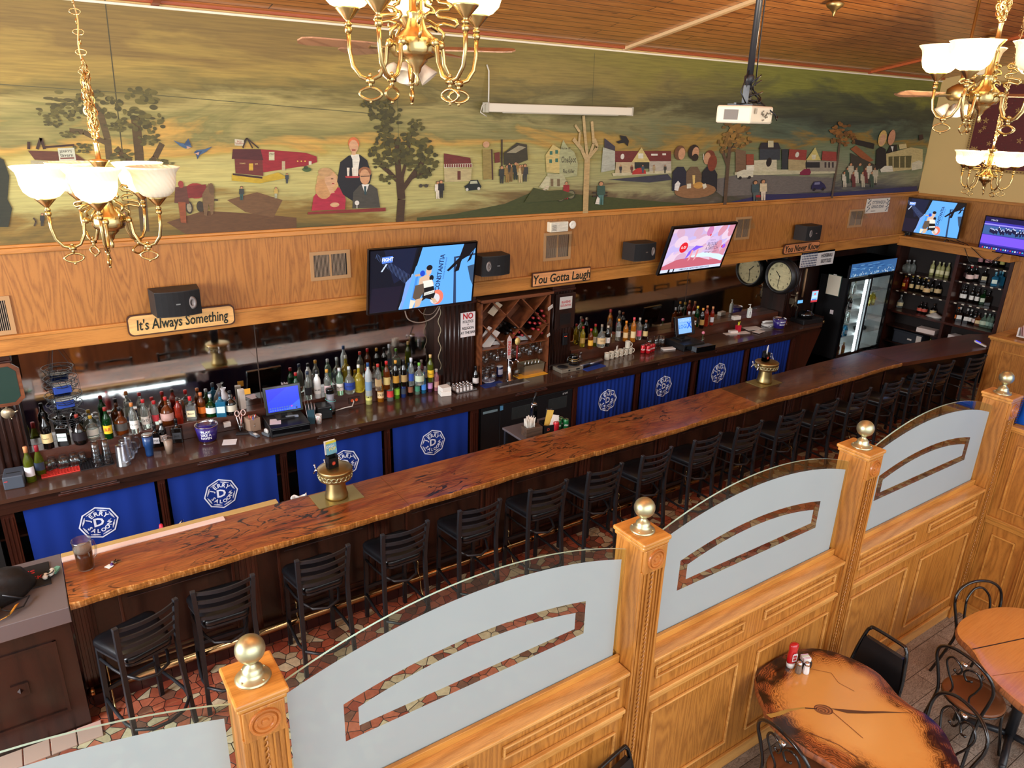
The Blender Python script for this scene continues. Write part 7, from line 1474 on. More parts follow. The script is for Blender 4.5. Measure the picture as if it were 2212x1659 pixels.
# left mirror clutter
t=thing('wire_basket','two-tier hanging black wire basket in front of the left mirror','wire basket',(.12,7.30,1.62))
for zt_,r_ in ((.26,.13),(.10,.15),(-.10,.15)):
    b=MB()
    for k in range(4): b.torus(r_*(1-.16*k),.003,T(0,0,zt_-k*.028),0,22,4)
    for k in range(14): a_=k*2*PI/14; b.tube([(r_*math.cos(a_),r_*math.sin(a_),zt_),(r_*.8*math.cos(a_+.2),r_*.8*math.sin(a_+.2),zt_-.06),(r_*.4*math.cos(a_+.3),r_*.4*math.sin(a_+.3),zt_-.09)],.002,4)
    b.build('tier',BLKM,t)
b=MB()
for a_ in (0,2.1,4.2): b.tube([(.14*math.cos(a_),.14*math.sin(a_),-.10),(.14*math.cos(a_),.14*math.sin(a_),.26),(0,0,.58)],.002,4)
b.build('hanger',BLKM,t)
for z_,lab in ((1.74,'blue and white packet in the upper tier of the wire basket'),(1.60,'blue and white packet in the middle tier of the wire basket')):
    t=thing('blue_packet',lab,'packet',(.12,7.29,z_),.1,'blue packets in the wire basket'); b=MB(); b.box(-.07,.07,-.04,.04,0,.07); b.build('packet',P((36,66,150),.5),t,bevel=.004); b=MB(); b.box(-.068,.068,-.038,.038,.0702,.074); b.build('top',P((196,200,190),.6),t)
t=thing('plastic_bag','crumpled pale plastic bag standing on the ledge left of the register','bag',(1.50,7.39,LZ)); b=MB(); rd=random.Random(3); pr=[(.075,0),(.085,.06),(.07,.14),(.035,.20),(.015,.235),(.03,.27)]; vs=[]
for r_,z_ in pr:
    for k in range(18): a_=2*PI*k/18; rr=r_*(1+rd.uniform(-.14,.14)); vs.append((rr*math.cos(a_),rr*.55*math.sin(a_),z_))
b.add(vs,[(i*18+k,i*18+(k+1)%18,(i+1)*18+(k+1)%18,(i+1)*18+k) for i in range(5) for k in range(18)],0,True); b.build('bag',mat('thin_plastic',(196,190,190),.4,trans=.2),t)
for i,(x,lab,c) in enumerate(((.98,'left steel shaker can behind the red-capped bottles',STEEL),(1.08,'right steel shaker can behind the red-capped bottles',STEEL))):
    t=thing('shaker_can',lab,'shaker can',(x,7.43,LZ),0,'steel shaker cans'); b=MB(); b.lathe([(0,0),(.026,0),(.026,.19),(.022,.20),(0,.20)],16); b.build('can',c,t)
# ================================================================ THINGS ON THE BAR
p=at(240,1220,z=ZB); t=thing('key_ring','bunch of keys with a white tag on the bar beside the pitcher','keys',(p[0],p[1],ZB+.003),.3)
b=MB(); b.box(-.045,-.005,-.035,.015,0,.003,0,Rz(.3)); b.build('tag',P((226,224,214),.5),t,bevel=.001); b=MB(); b.torus(.014,.002,T(.015,.0,.003)); b.build('ring',CHROME,t)
for k,a_ in enumerate((-.3,.1,.5,.9)): b=MB(); b.box(.0,.05,-.003,.003,.001,.004,0,T(.02,.0,0)@Rz(a_)); b.lathe([(0,.001),(.009,.001),(.009,.004),(0,.004)],10,(.03,0,0),0,True,Rz(a_)); b.build('key',(BRASS,CHROME)[k%2],t)
b=MB(); b.sph((.0,-.015,.008),.012,0,10,6); b.build('fob',P((70,40,100),.4),t)
# black drawstring bag with yellow strap
t=thing('drawstring_bag','black nylon drawstring bag slumped on the steel counter at the left edge','bag',(-.57,5.30,1.056)); rd=random.Random(6)
b=MB(); nu,nv=30,12; vs=[]
for j in range(nv+1):
    ph=j/nv*PI/2
    for k in range(nu):
        a_=2*PI*k/nu; r=.255*math.cos(ph)**.55*(1+.10*math.sin(3*a_+1)+.05*math.sin(7*a_+j*.7)); vs.append((r*math.cos(a_)*1.0,r*math.sin(a_)*.80,.17*math.sin(ph)**.8*(1+.12*math.sin(2*a_+2)+.04*math.sin(9*a_+j))))
b.add(vs,[(j*nu+k,j*nu+(k+1)%nu,(j+1)*nu+(k+1)%nu,(j+1)*nu+k) for j in range(nv) for k in range(nu)]+[tuple(reversed(range(nu)))],0,True); b.build('bag',mat('black_nylon',(24,24,26),.6),t)
b=MB(); b.tube([(.10,-.18,.10),(.20,-.20,.05),(.24,-.14,.02),(.20,-.24,.012),(.12,-.26,.02),(.05,-.24,.06)],.006,6); b.build('cord',BLKM,t)
b=MB(); pts=[(.17,-.22,.03),(.12,-.30,.012),(.0,-.355,.012),(-.10,-.37,.0),(-.16,-.395,-.10)]; vs=[]
for (x,y,z) in pts: vs+=[(x-.012,y-.008,z),(x+.012,y+.008,z)]
b.add(vs,[(2*i,2*i+1,2*i+3,2*i+2) for i in range(4)],0,True); o=b.build('yellow_strap',P((222,160,60),.6),t); so=o.modifiers.new('s','SOLIDIFY'); so.thickness=.003
t=thing('yellow_ball','yellow rubber toy half hidden under the black bag','toy',(-.56,5.05,1.056)); b=MB(); b.sph((0,0,.055),.07,0,18,12,sz=.8); b.build('body',P((206,150,50),.4),t)
t=thing('charger_cable','white earphones and cable in a clear pouch on the bar mat','earphones',(-.21,5.36,1.06),.8); b=MB(); 
for k in range(5): b.sph((-.03+.02*k,.015*math.sin(k*2),.016),.018,0,10,7)
b.build('earphones',P((220,222,214),.4),t); b=MB(); b.torus(.032,.0035,T(0,0,.022)@Rx(.4),0,20,5); b.torus(.028,.0035,T(.01,0,.026)@Rx(-.3),0,20,5); b.build('cable',BLKP,t); b=MB(); b.prism([(.03,-.03),(.10,-.01),(.10,.02),(.03,.03)],.005,.02); b.build('pouch',P((110,170,150),.2),t)
# caddy group on the steel table
t=thing('straw_caddy','wooden caddy full of white straws behind the bar','caddy',(4.27,5.80,.956),-.1); b=MB(); b.box(-.10,.10,-.06,.06,0,.10); b.build('caddy',wood('caddy_wood',(86,66,52),(54,40,32),'x',4,.5,.1),t,bevel=.003)
for k in range(44):
    rd2=random.Random(k); x=-.07+.012*(k%8); y=-.03+.014*(k//8); b=MB(); b.tube([(x,y,.08),(x+rd2.uniform(-.012,.012),y+rd2.uniform(-.01,.01),.20+rd2.uniform(-.02,.02))],.0038,5); b.build('straw',P((232,226,214),.6),t)
t=thing('condiment_holder','black plastic organiser with packets and card behind the bar','organiser',(4.47,5.78,.956),-.15); b=MB(); b.box(-.08,.08,-.05,-.042,0,.09); b.box(-.08,.08,.05,.058,0,.12); b.box(-.08,-.072,-.05,.05,0,.10); b.box(.072,.08,-.05,.05,0,.10); b.box(-.08,.08,-.05,.05,0,.008); b.build('box',BLKP,t)
q=Paint((0,-.0505,.045),(1,0,0),(0,0,1),(0,-1,0)); 
for i in range(10): a_=2*PI*i/10; q.poly([(-.02+.02*math.cos(a_),.02*math.sin(a_)),(-.02+.01*math.cos(a_+.3),.01*math.sin(a_+.3)),(-.02+.01*math.cos(a_-.3),.01*math.sin(a_-.3))],(226,84,60))
q.b.build('sun_emblem',PRINT,t)
b=MB(); b.box(-.05,.03,.02,.024,.06,.24,0,Ry(.2)); b.build('yellow_card',P((222,180,80),.6),t)
for k in range(3): b=MB(); b.box(.0+.01*k,.08,.0-.012*k,.003-.012*k,.06,.20-.02*k,0,Ry(.3)); b.build('white_card',PAPER,t)
t=thing('bar_faucet','chrome faucet with a black lever on a tall black column behind the bar','faucet',(4.42,5.98,.956)); b=MB(); b.box(-.03,.03,-.03,.03,0,.26); b.build('column',BLKG,t,bevel=.01); b=MB(); b.lathe([(.035,.26),(.03,.275),(0,.278)],16); b.tube([(-.02,-.02,.26),(-.06,-.04,.27),(-.07,-.05,.24)],.009,8); b.build('spout',CHROME,t); b=MB(); b.tube([(-.03,-.01,.28),(.02,-.01,.40)],.009,8,rs=[.006,.011]); b.build('lever',BLKP,t)
t=thing('cup_stack','stack of translucent plastic cups behind the bar organiser','plastic cups',(4.57,5.90,.956)); b=MB(); 
for k in range(4): b.lathe([(.026,k*.03),(.036,k*.03+.11)],16)
b.build('cups',PLASTC,t)
ic=can((4.60,5.76,.956),(30,110,60),'green soda can of the cluster behind the bar','soda cans behind the bar','rite')
for x,y in ((4.66,5.80),(4.62,5.84),(4.68,5.73)): dup(ic,(x,y,.956))
can((4.545,5.73,.956),(180,30,40),'red soda can of the cluster behind the bar','soda cans behind the bar')
# ================================================================ ON THE BURL TABLE
p=at(1699,1430,z=.765); t=thing('ketchup_bottle','red upside-down ketchup bottle with white cap on the burl table','ketchup bottle',(3.84,2.17,.762),-.3); b=MB(); b.lathe([(.030,.035),(.034,.05),(.036,.10),(.031,.13),(.034,.165),(.030,.185),(.012,.19),(0,.19)],24,(0,0,0),0,True,None,0,2*PI,1,.72); b.build('bottle',P((176,18,26),.22,coat=.6),t); b=MB(); b.lathe([(0,0),(.026,0),(.028,.03),(.024,.036),(0,.036)],20); b.build('cap',WHT,t)
q=Paint((0,-.0275,.0),(1,0,0),(0,0,1),(0,-1,0)); q.poly([(-.018,.06),(.018,.06),(.020,.115),(.012,.125),(-.012,.125),(-.020,.115)],(222,214,214)); q.poly([(-.013,.07),(.013,.07),(.014,.11),(-.014,.11)],(170,40,44)); q.text('HEINZ',0,.09,.013,(240,236,230)); q.b.build('label',PRINT,t)
shaker('pepper shaker on the burl table beside the ketchup',(3.835,2.105,.762),(110,96,84),'shakers on the burl table').scale=(1.15,)*3
shaker('salt shaker on the burl table, right of the pepper',(3.875,2.075,.762),(222,218,214),'shakers on the burl table').scale=(1.15,)*3
t=thing('sweetener_caddy','black caddy of white sweetener packets on the burl table','caddy',(3.925,2.12,.762),-.4); b=MB(); b.box(-.035,.035,-.028,.028,0,.05); b.build('caddy',BLKP,t,bevel=.004)
for k in range(8): b=MB(); b.box(-.03,.025,-.024+.006*k,-.021+.006*k,.03,.078+.004*(k%2)); b.build('packet',P(((226,226,222),(222,180,196),(206,214,180))[k%3],.7),t)

# ================================================================ UNDER-BAR SINK, seen in the left mirror
t=thing('bar_sink','stainless under-bar sink with swan-neck tap, seen in the left mirror','sink',(.75,5.85,0))
b=MB(); b.box(-.85,.85,-.24,.20,.70,.73); b.box(-.85,.85,-.25,-.24,.73,.93); b.build('basin_top',STEEL,t)
for x in (-.5,.0,.5): b=MB(); b.box(x-.18,x+.18,-.16,.14,.731,.734); b.build('basin',STEELD,t)
b=MB(); b.tube(spl([(-.1,-.2,.73),(-.1,-.2,.92),(-.05,-.12,.98),(0,.0,.96),(0,.02,.92)]),.011,8); b.tube([(-.16,-.2,.76),(-.04,-.2,.76)],.012,8); b.build('tap',CHROME,t)
b=MB(); b.box(-.85,.85,-.2,.16,.0,.70); b.build('base',BLKP,t)
t=thing('under_bar_lamp','slim white lamp tube under the rear edge of the bar, seen in the left mirror','lamp',(.75,5.62,.955))
b=MB(); b.box(-.7,.7,-.02,.02,-.012,.012); b.build('tube',mat('under_bar_tube',(225,245,255),.5,0,5),t)

b=MB(); b.tube(spl([(3.35,6.95,2.20),(3.42,7.0,2.06),(3.60,7.05,1.99),(3.80,7.1,2.03),(3.92,7.15,2.18)]),.007,8); b.tube(spl([(3.5,6.95,2.2),(3.6,7.0,2.1),(3.75,7.05,2.08),(3.9,7.12,2.2)]),.004,6)
tag(b.build('television_cable',P((150,130,116),.5)),'pale cable looping below the large fight-ring television','cable')
b=MB(); b.tube(spl([(3.955+.018*math.sin(k*1.15),7.28,1.30+.04*k) for k in range(22)]),.005,6)
tag(b.build('iron_scroll',P((150,136,110),.5)),'thin curling wire ornament hanging beside the NO POLITICS pillar','ornament')
p=at(350,1150,y=5.75); t=thing('squeeze_bottle','red cap of a bottle peeping over the pale strip of the bar','bottle',(p[0],5.75,.731)); b=MB(); b.lathe([(0,0),(.03,0),(.03,.20),(.014,.24),(0,.24)],16); b.build('body',P((150,40,40),.3),t); b=MB(); b.lathe([(.016,.235),(.016,.28),(.012,.30),(0,.30)],12); b.build('cap',P((214,40,60),.4),t)
t=thing('bar_towel','white towel hung behind the bar left of the first beer tower','towel',(1.66,5.63,.93)); b=MB(); 
vs=[(-.07+.14*i/8,.01*math.sin(i*1.7+j),.11*j/5+.012*math.sin(i*.9)) for j in range(6) for i in range(9)]; b.add(vs,[(j*9+i,j*9+i+1,(j+1)*9+i+1,(j+1)*9+i) for j in range(5) for i in range(8)],0,True); o=b.build('cloth',P((226,224,218),.8),t); so=o.modifiers.new('s','SOLIDIFY'); so.thickness=.006
# ================================================================ GLASS-DOOR COOLER
t=thing('glass_door_cooler','tall black two-door display cooler with a blue ice banner','cooler',(11.60,6.90,0)); W=1.44; D=.54; H=1.985
b=MB(); b.box(0,.03,0,D,.02,H); b.box(W-.03,W,0,D,.02,H); b.box(0,W,D-.03,D,.02,H); b.box(0,W,0,D,.02,.30); b.box(0,W,0.02,D,1.74,H); b.box(0,W,.0,D,H-.02,H); b.box(.70,.74,0.0,.06,.3,1.74); b.build('cabinet',mat('cooler_black',(14,14,16),.45),t)
b=MB(); b.box(.03,W-.03,.03,D-.03,.30,.31); b.box(.03,W-.03,D-.04,D-.03,.3,1.74); b.box(.03,.035,.03,D-.03,.3,1.74); b.box(W-.035,W-.03,.03,D-.03,.3,1.74); b.build('liner',P((222,224,222),.5),t)
q=Paint((0,-.004,0),(1,0,0),(0,0,1),(0,-1,0),0,.00004); q.rect(.04,1.755,W-.01,H-.005,(60,110,170)); rd=random.Random(9)
for i in range(30): q.ell(rd.uniform(.12,W-.1),rd.uniform(1.87,1.95),.07,.008,((80,140,200),(44,88,150),(110,160,210))[i%3],10)
for i in range(110): q.poly([(x,z) for x,z in ((lambda X,Z,s,r:[(X+s*math.cos(r+k*PI/2),Z+s*math.sin(r+k*PI/2)) for k in range(4)])(rd.uniform(.07,W-.04),1.765+abs(rd.gauss(0,.03)),rd.uniform(.008,.018),rd.random()*3))],((150,190,220),(90,150,200),(200,220,236))[i%3])
b=q.b; b.build('ice_banner',paintmat('backlit_banner',.75),t)
for a_,c_,n_ in ((.03,.73,'left'),(.71,1.41,'right')):
    b=MB(); f=.045; y0=-.03 if n_=='left' else -.004
    b.box(a_,a_+f,y0,y0+.03,.32,1.735); b.box(c_-f,c_,y0,y0+.03,.32,1.735); b.box(a_+f,c_-f,y0,y0+.03,.32,.37); b.box(a_+f,c_-f,y0,y0+.03,1.68,1.735); dr=b.build('sliding_door',BLKG,t); b=MB(); b.box(a_+f,c_-f,y0+.012,y0+.016,.37,1.68); b.build('door_glass',GLASSD,dr)
b=MB(); b.box(.615,.665,.02,.04,.36,1.68); b.build('lamp_tube',mat('cooler_lamp',(240,250,255),.5,0,14),t)
b=MB(); b.box(.80,.82,.02,.035,.36,1.68); b.build('side_lamp',mat('cooler_lamp_soft',(240,250,255),.5,0,7),t)
shz=[.32,.66,.90,1.15,1.42]
for z in shz[1:]:
    b=MB(); b.box(.035,.70,.04,D-.04,z-.012,z); b.box(.74,W-.035,.04,D-.04,z-.012,z); b.build('shelf',P((206,208,206),.4),t)
b0=None
def beer(loc,g,lc,lab):
    return bottle(lab,'tall',.22,loc,g,(200,190,160),lc,None,group='bottles inside the cooler',name='beer_bottle',lz=(.2,.5),rot=-.5,wide=.78)
proto={}
lab={'blue':'small blue-labelled beer bottle on a shelf of the cooler','brown':'dark beer bottle with pale label inside the cooler','clear':'clear bottle with pale label inside the cooler','yel':'pale yellow beer bottle in the right half of the cooler','jar':'wide amber bottle on the lowest shelf of the cooler'}
def put(kind,g,lc,x,y,z):
    if kind not in proto: proto[kind]=beer((x,y,z),g,lc,lab[kind])
    else: dup(proto[kind],(x,y,z))
for i in range(6): put('blue','blue',(190,200,214),11.68+.07*i,6.97+.075*(i%2),.662)
for i in range(6): put('clear','clear',(206,206,200),11.68+.07*i,6.97+.075*(i%2),.902)
for i in range(6): put('brown','dark',(206,190,190),11.67+.07*i,6.97+.075*(i%2),1.152)
for i in range(5): put('clear','clear',(206,206,200),11.68+.075*i,6.97+.07*(i%2),1.422)
for i in range(5): put('jar','amber',(150,120,60),11.68+.08*i,6.98+.08*(i%2),.312)
for i in range(6): put('yel','yellow',(200,190,110),12.38+.07*i,6.97+.075*(i%2),1.152)
t=thing('bag_of_greens','dark leafy bag lying on a lower shelf of the cooler','bag',(12.62,7.1,.663)); b=MB(); rd=random.Random(2); vs=[]
for j in range(6):
    for k in range(14): a_=2*PI*k/14; r_=(.13,.15,.14,.11,.06,.01)[j]*(1+rd.uniform(-.2,.2)); vs.append((r_*math.cos(a_),r_*.6*math.sin(a_),.02*j))
b.add(vs,[(j*14+k,j*14+(k+1)%14,(j+1)*14+(k+1)%14,(j+1)*14+k) for j in range(5) for k in range(14)],0,True); b.build('bag',P((34,38,34),.5),t)
t=thing('whiteboard','small white dry-erase board on the side of the cooler','whiteboard',(11.592,7.13,1.585)); b=MB(); b.box(-.012,0,-.13,.13,-.18,.18); b.build('frame',P((30,60,50),.5),t,bevel=.006); b=MB(); b.box(-.014,-.012,-.12,.12,-.17,.17); b.build('surface',P((220,212,190),.3),t); b=MB(); b.box(-.02,-.012,-.03,.03,.175,.19); b.build('clip',WHT,t)
b=MB(); b.box(-.01,0,-.03,.03,-.035,.035); o=b.build('magnet',P((216,206,206),.4),None,(11.596,7.08,1.12)); tag(o,'small white magnet on the side of the cooler below the whiteboard','magnet')
# ================================================================ SHELVING ON THE END WALL
t=thing('liquor_shelving','dark brown built-in liquor shelving on the end wall','shelving',(EX,5.25,0)); DZ=.34
def sh(y0,y1,z,n='shelf'):
    b=MB(); b.box(0,DZ,y0-5.25,y1-5.25,z-.025,z); s=b.build(n,MAHH,t); return s
for y0,y1,zs in ((6.17,7.17,(1.30,1.64)),(5.27,6.11,(1.30,1.68,1.99))):
    for z in zs:
        s=sh(y0,y1,z)
        n=6
        for k in range(n): yy=y0+.10+(y1-y0-.2)*k/(n-1); b=MB(); b.box(-.004,0,yy-5.25-.022,yy-5.25+.022,z-.024,z-.004); b.build('price_label',P((206,198,176),.6),s)
b=MB(); b.box(-.03,DZ,0,1.92,.88,.92); b.build('worktop',MAHR,t,bevel=.004)
for y in (0.0,.86,1.92): b=MB(); b.box(-.012,DZ,y,y+.06,.92,2.20); b.box(-.012,DZ,y,y+.05,0,.88); b.build('upright',MAHR,t)
b=MB(); b.box(DZ-.01,DZ,0,1.98,0,2.3); b.box(0,DZ,0,1.98,2.18,2.2); b.build('back',mat('dark_back',(30,20,16),.6),t)
b=MB(); b.box(0,DZ,.05,1.9,.60,.62); b.box(0,DZ,.92,1.9,.30,.32); b.build('lower_shelf',MAHH,t)
def z5(u,v): return (1712+u/4.366,400+v/4.366)
SB=[(1045,805,'squat',.20,'clear',(206,206,206),None,'squat clear tequila bottle at the left of the top left shelf',1.64),(1085,812,'squat',.21,'clear',(206,206,206),None,'squat clear tequila bottle in the middle of three, top left shelf',1.64),(1128,808,'squat',.21,'clear',(206,206,206),None,'squat clear tequila bottle at the right of three, top left shelf',1.64),
(1305,845,'std',.26,'pale',(200,196,150),(226,220,170),'pale cloudy bottle with cream label, first of four on the top left shelf',1.64),(1362,858,'std',.26,'pale',(200,196,150),(226,220,170),'pale cloudy bottle with cream label, second of four on the top left shelf',1.64),(1405,840,'std',.26,'pale',(200,196,150),(226,220,170),'pale cloudy bottle with cream label, third of four on the top left shelf',1.64),(1450,870,'std',.27,'pale',(200,196,150),(226,220,170),'pale cloudy bottle with cream label, rightmost on the top left shelf',1.64),
(1035,970,'std',.24,'redl',(206,150,60),(226,170,50),'orange bottle with yellow label at the left of the middle left shelf',1.30),(1068,975,'slim',.25,'redl',(40,30,30),None,'slim dark red bottle on the middle left shelf',1.30),(1112,990,'std',.27,'dark',(190,160,60),(206,176,120),'dark bottle with round tan label, left of three on the middle left shelf',1.30),(1172,1000,'std',.27,'dark',(190,160,60),(206,176,120),'dark bottle with round tan label, middle of three on the middle left shelf',1.30),(1218,1006,'std',.27,'dark',(190,160,60),(206,176,120),'dark bottle with round tan label, right of three on the middle left shelf',1.30),
(1255,1030,'round',.27,'dark',(200,150,90),(214,176,120),'dark bottle with tan label left of the smallest one, middle left shelf',1.30),(1302,1012,'slim',.26,'dark',(40,30,30),(214,196,150),'slim dark bottle at the back of the middle left shelf',1.30),(1360,1038,'round',.27,'dark',(40,30,30),(214,184,130),'dark bottle with tan label at the right of the middle left shelf',1.30),
(965,1145,'squat',.25,'clear',(206,200,190),(222,206,160),'bottle with cream label and raffia beside the cooler',.92),(1205,1165,'squat',.20,'dark',(60,40,40),(206,90,70),'dark bottle with salmon label, left of a pair on the worktop',.92),(1245,1165,'squat',.20,'dark',(60,40,40),(206,90,70),'dark bottle with salmon label, right of a pair on the worktop',.92),(1328,1185,'squat',.22,'dark',(60,40,30),(222,196,140),'dark bottle with cream label standing alone on the worktop',.92),
(1765,745,'std',.24,'dark',(60,40,40),(190,130,130),'dusky pink-labelled bottle at the left of the highest shelf',1.99),(1830,752,'std',.24,'dark',(60,40,40),(190,130,130),'dusky pink-labelled bottle second on the highest shelf',1.99),(1875,748,'slim',.24,'dark',(60,40,40),(170,110,110),'dusky pink-labelled bottle third on the highest shelf',1.99),(1912,758,'round',.22,'dark',(60,60,70),None,'round dark bottle on the highest shelf',1.99),(1972,765,'std',.24,'dark',(60,60,40),(206,196,110),'bottle with yellow label at the right of the highest shelf',1.99),
(1632,885,'round',.26,'dark',(60,40,40),(60,30,30),'dark bottle at the left of the upper right shelf',1.68),(1662,905,'round',.26,'dark',(200,40,50),(222,190,180),'dark bottle with red ribbon, left of a pair, upper right shelf',1.68),(1708,900,'round',.26,'dark',(200,40,50),(222,190,180),'dark bottle with red ribbon, right of a pair, upper right shelf',1.68),(1798,905,'box',.24,'dark',(50,40,36),(222,206,160),'square dark bottle with cream label, upper right shelf',1.68),(1892,950,'box',.24,'blue',(110,170,190),(206,220,206),'pale blue gin bottle, front left of three',1.68),(1930,940,'box',.24,'blue',(110,170,190),None,'pale blue gin bottle, middle of three',1.68),(1958,930,'box',.24,'blue',(110,170,190),None,'pale blue gin bottle, rearmost of three',1.68),
(1545,1058,'std',.27,'dark',(60,56,56),W_,'dark bottle with two white labels, first from left',1.30),(1612,1080,'std',.27,'dark',(60,56,56),W_,'dark bottle with two white labels, second from left',1.30),(1678,1095,'std',.27,'dark',(60,56,56),W_,'dark bottle with two white labels, third from left',1.30),(1735,1088,'std',.27,'dark',(60,56,56),W_,'dark bottle with white labels, rearmost of the four',1.30),(1785,1112,'box',.26,'green',(30,50,30),(206,214,190),'square dark green bottle with red-banded label',1.30),(1835,1110,'box',.26,'dark',(30,30,30),None,'plain black square bottle at the shadowed end of the shelf',1.30),
(1480,1248,'std',.25,'dark',(214,110,50),(222,110,40),'bottle with orange label, front left on the worktop',.92),(1525,1238,'std',.25,'dark',(214,110,50),(222,110,40),'bottle with orange label, rear left on the worktop',.92),(1565,1262,'box',.26,'dark',(200,196,190),W_,'square bottle with white rose label, left of a pair on the worktop',.92),(1632,1275,'box',.26,'dark',(200,196,190),W_,'square bottle with white rose label, right of a pair on the worktop',.92),(1675,1258,'slim',.26,'dark',(200,196,190),W_,'slim bottle with white label behind the square pair',.92),(1712,1285,'std',.25,'dark',(60,40,40),(226,206,196),'bottle with a red stroke on its white label, right bay worktop',.92),(1740,1302,'box',.22,'amber',(60,50,50),(222,200,150),'small amber bottle with tan label, right bay worktop',.92),(1790,1335,'round',.25,'pgreen',(220,214,200),(190,206,180),'pale green bottle with white label in front of the dark ones',.92),(1835,1325,'std',.25,'pgreen',(150,170,160),(150,180,160),'pale green bottle, second of the glassy group',.92),(1872,1315,'std',.25,'pgreen',(60,60,60),(120,150,140),'pale green bottle, third of the glassy group',.92),(1915,1325,'box',.24,'dark',(200,180,160),(150,150,140),'dark square bottle at the right end of the worktop',.92)]
for u,v,s_,h,g,cap,lc,lb,z in SB:
    p=at(*z5(u,v),z=z); 
    if p[0]<EX+.05: p=at(*z5(u,v),x=EX+.06)
    x=min(max(p[0],EX+.05),EX+.26)
    p=at(*z5(u,v),x=x)
    bottle(lb,s_,h,(x,(min(max(p[1],6.25),7.1) if p[1]>6.14 else min(max(p[1],5.37),6.04)),z+.001),g,cap,lc,None,group='bottles on the end-wall shelving',rot=-PI/2+.5)
b=MB(); b.box(-.1,.1,-.16,.16,0,.08); o=b.build('white_box',P((222,206,196),.6),None,(EX+.12,6.42,.621),.1); tag(o,'white cardboard box on the shelf under the liquor worktop','box')
t=thing('storage_crate','dark grey plastic storage crate under the liquor worktop','crate',(EX+.16,6.72,.3201)); b=MB(); b.box(-.14,.14,-.28,.26,0,.22); b.build('crate',P((38,42,50),.5),t,bevel=.01); b=MB(); b.box(-.15,.15,-.29,.27,.22,.25); b.build('lid',P((34,38,46),.5),t,bevel=.006); b=MB(); b.box(-.145,-.14,-.10,-.02,.10,.13); b.box(-.146,-.14,-.27,-.18,.08,.22); b.build('label',P((206,200,190),.6),t)
bottle('bottle with gold-white label on the low shelf right of the grey crate','std',.24,(EX+.08,6.31,.3201),'olive',(40,40,30),(206,196,110),None,group=None)
for i,(y,lab_) in enumerate(((5.92,'left packet of white paper goods on the low shelf of the end wall'),(5.74,'middle packet of white paper goods on the low shelf of the end wall'),(5.55,'right packet of pinkish paper goods on the low shelf of the end wall'))):
    b=MB(); b.box(-.1,.1,-.08,.08,0,.09); tag(b.build('paper_packet',P(((224,216,210),(214,200,200),(222,196,192))[i],.5),None,(EX+.11,y,.621),.15*(i-1),.012),lab_,'packet')
t=thing('plastic_bag','small crumpled white plastic bag on the liquor worktop','bag',(EX+.13,6.36,.921)); b=MB(); rd=random.Random(5); vs=[]
for j in range(6):
    for k in range(14): a_=2*PI*k/14; r_=(.08,.11,.10,.07,.04,.01)[j]*(1+rd.uniform(-.18,.18)); vs.append((r_*math.cos(a_),r_*1.3*math.sin(a_),.018*j))
b.add(vs,[(j*14+k,j*14+(k+1)%14,(j+1)*14+(k+1)%14,(j+1)*14+k) for j in range(5) for k in range(14)],0,True); b.build('bag',P((196,190,180),.35),t)
# ================================================================ CHANDELIERS
def shademat(name,e,c=(255,222,150)):
    m,n,l,p=nodes(name); p.inputs['Base Color'].default_value=lin((236,226,200)); p.inputs['Roughness'].default_value=.35
    mp=mapping(n,l,(1,1,1)); wv=n.new('ShaderNodeTexWave'); wv.inputs['Scale'].default_value=26; wv.inputs['Distortion'].default_value=3; wv.bands_direction='DIAGONAL'; l.new(mp.outputs[0],wv.inputs['Vector'])
    b=n.new('ShaderNodeBump'); b.inputs['Strength'].default_value=.35; b.inputs['Distance'].default_value=.004; l.new(wv.outputs[0],b.inputs['Height']); l.new(b.outputs[0],p.inputs['Normal'])
    if e:
        sp=n.new('ShaderNodeSeparateXYZ'); l.new(mp.outputs[0],sp.inputs[0]); r=n.new('ShaderNodeMapRange'); r.inputs[1].default_value=.13; r.inputs[2].default_value=.175; r.inputs[3].default_value=1; r.inputs[4].default_value=.22; l.new(sp.outputs[2],r.inputs[0])
        mu=n.new('ShaderNodeMath'); mu.operation='MULTIPLY'; mu.inputs[1].default_value=e; l.new(r.outputs[0],mu.inputs[0]); l.new(mu.outputs[0],p.inputs['Emission Strength']); p.inputs['Emission Color'].default_value=lin(c)
    else: p.inputs['Transmission Weight'].default_value=.0; p.inputs['Subsurface Weight'].default_value=.0
    return m
LIT=shademat('lit_alabaster_shade',4.2); UNLIT=shademat('unlit_alabaster_shade',0)
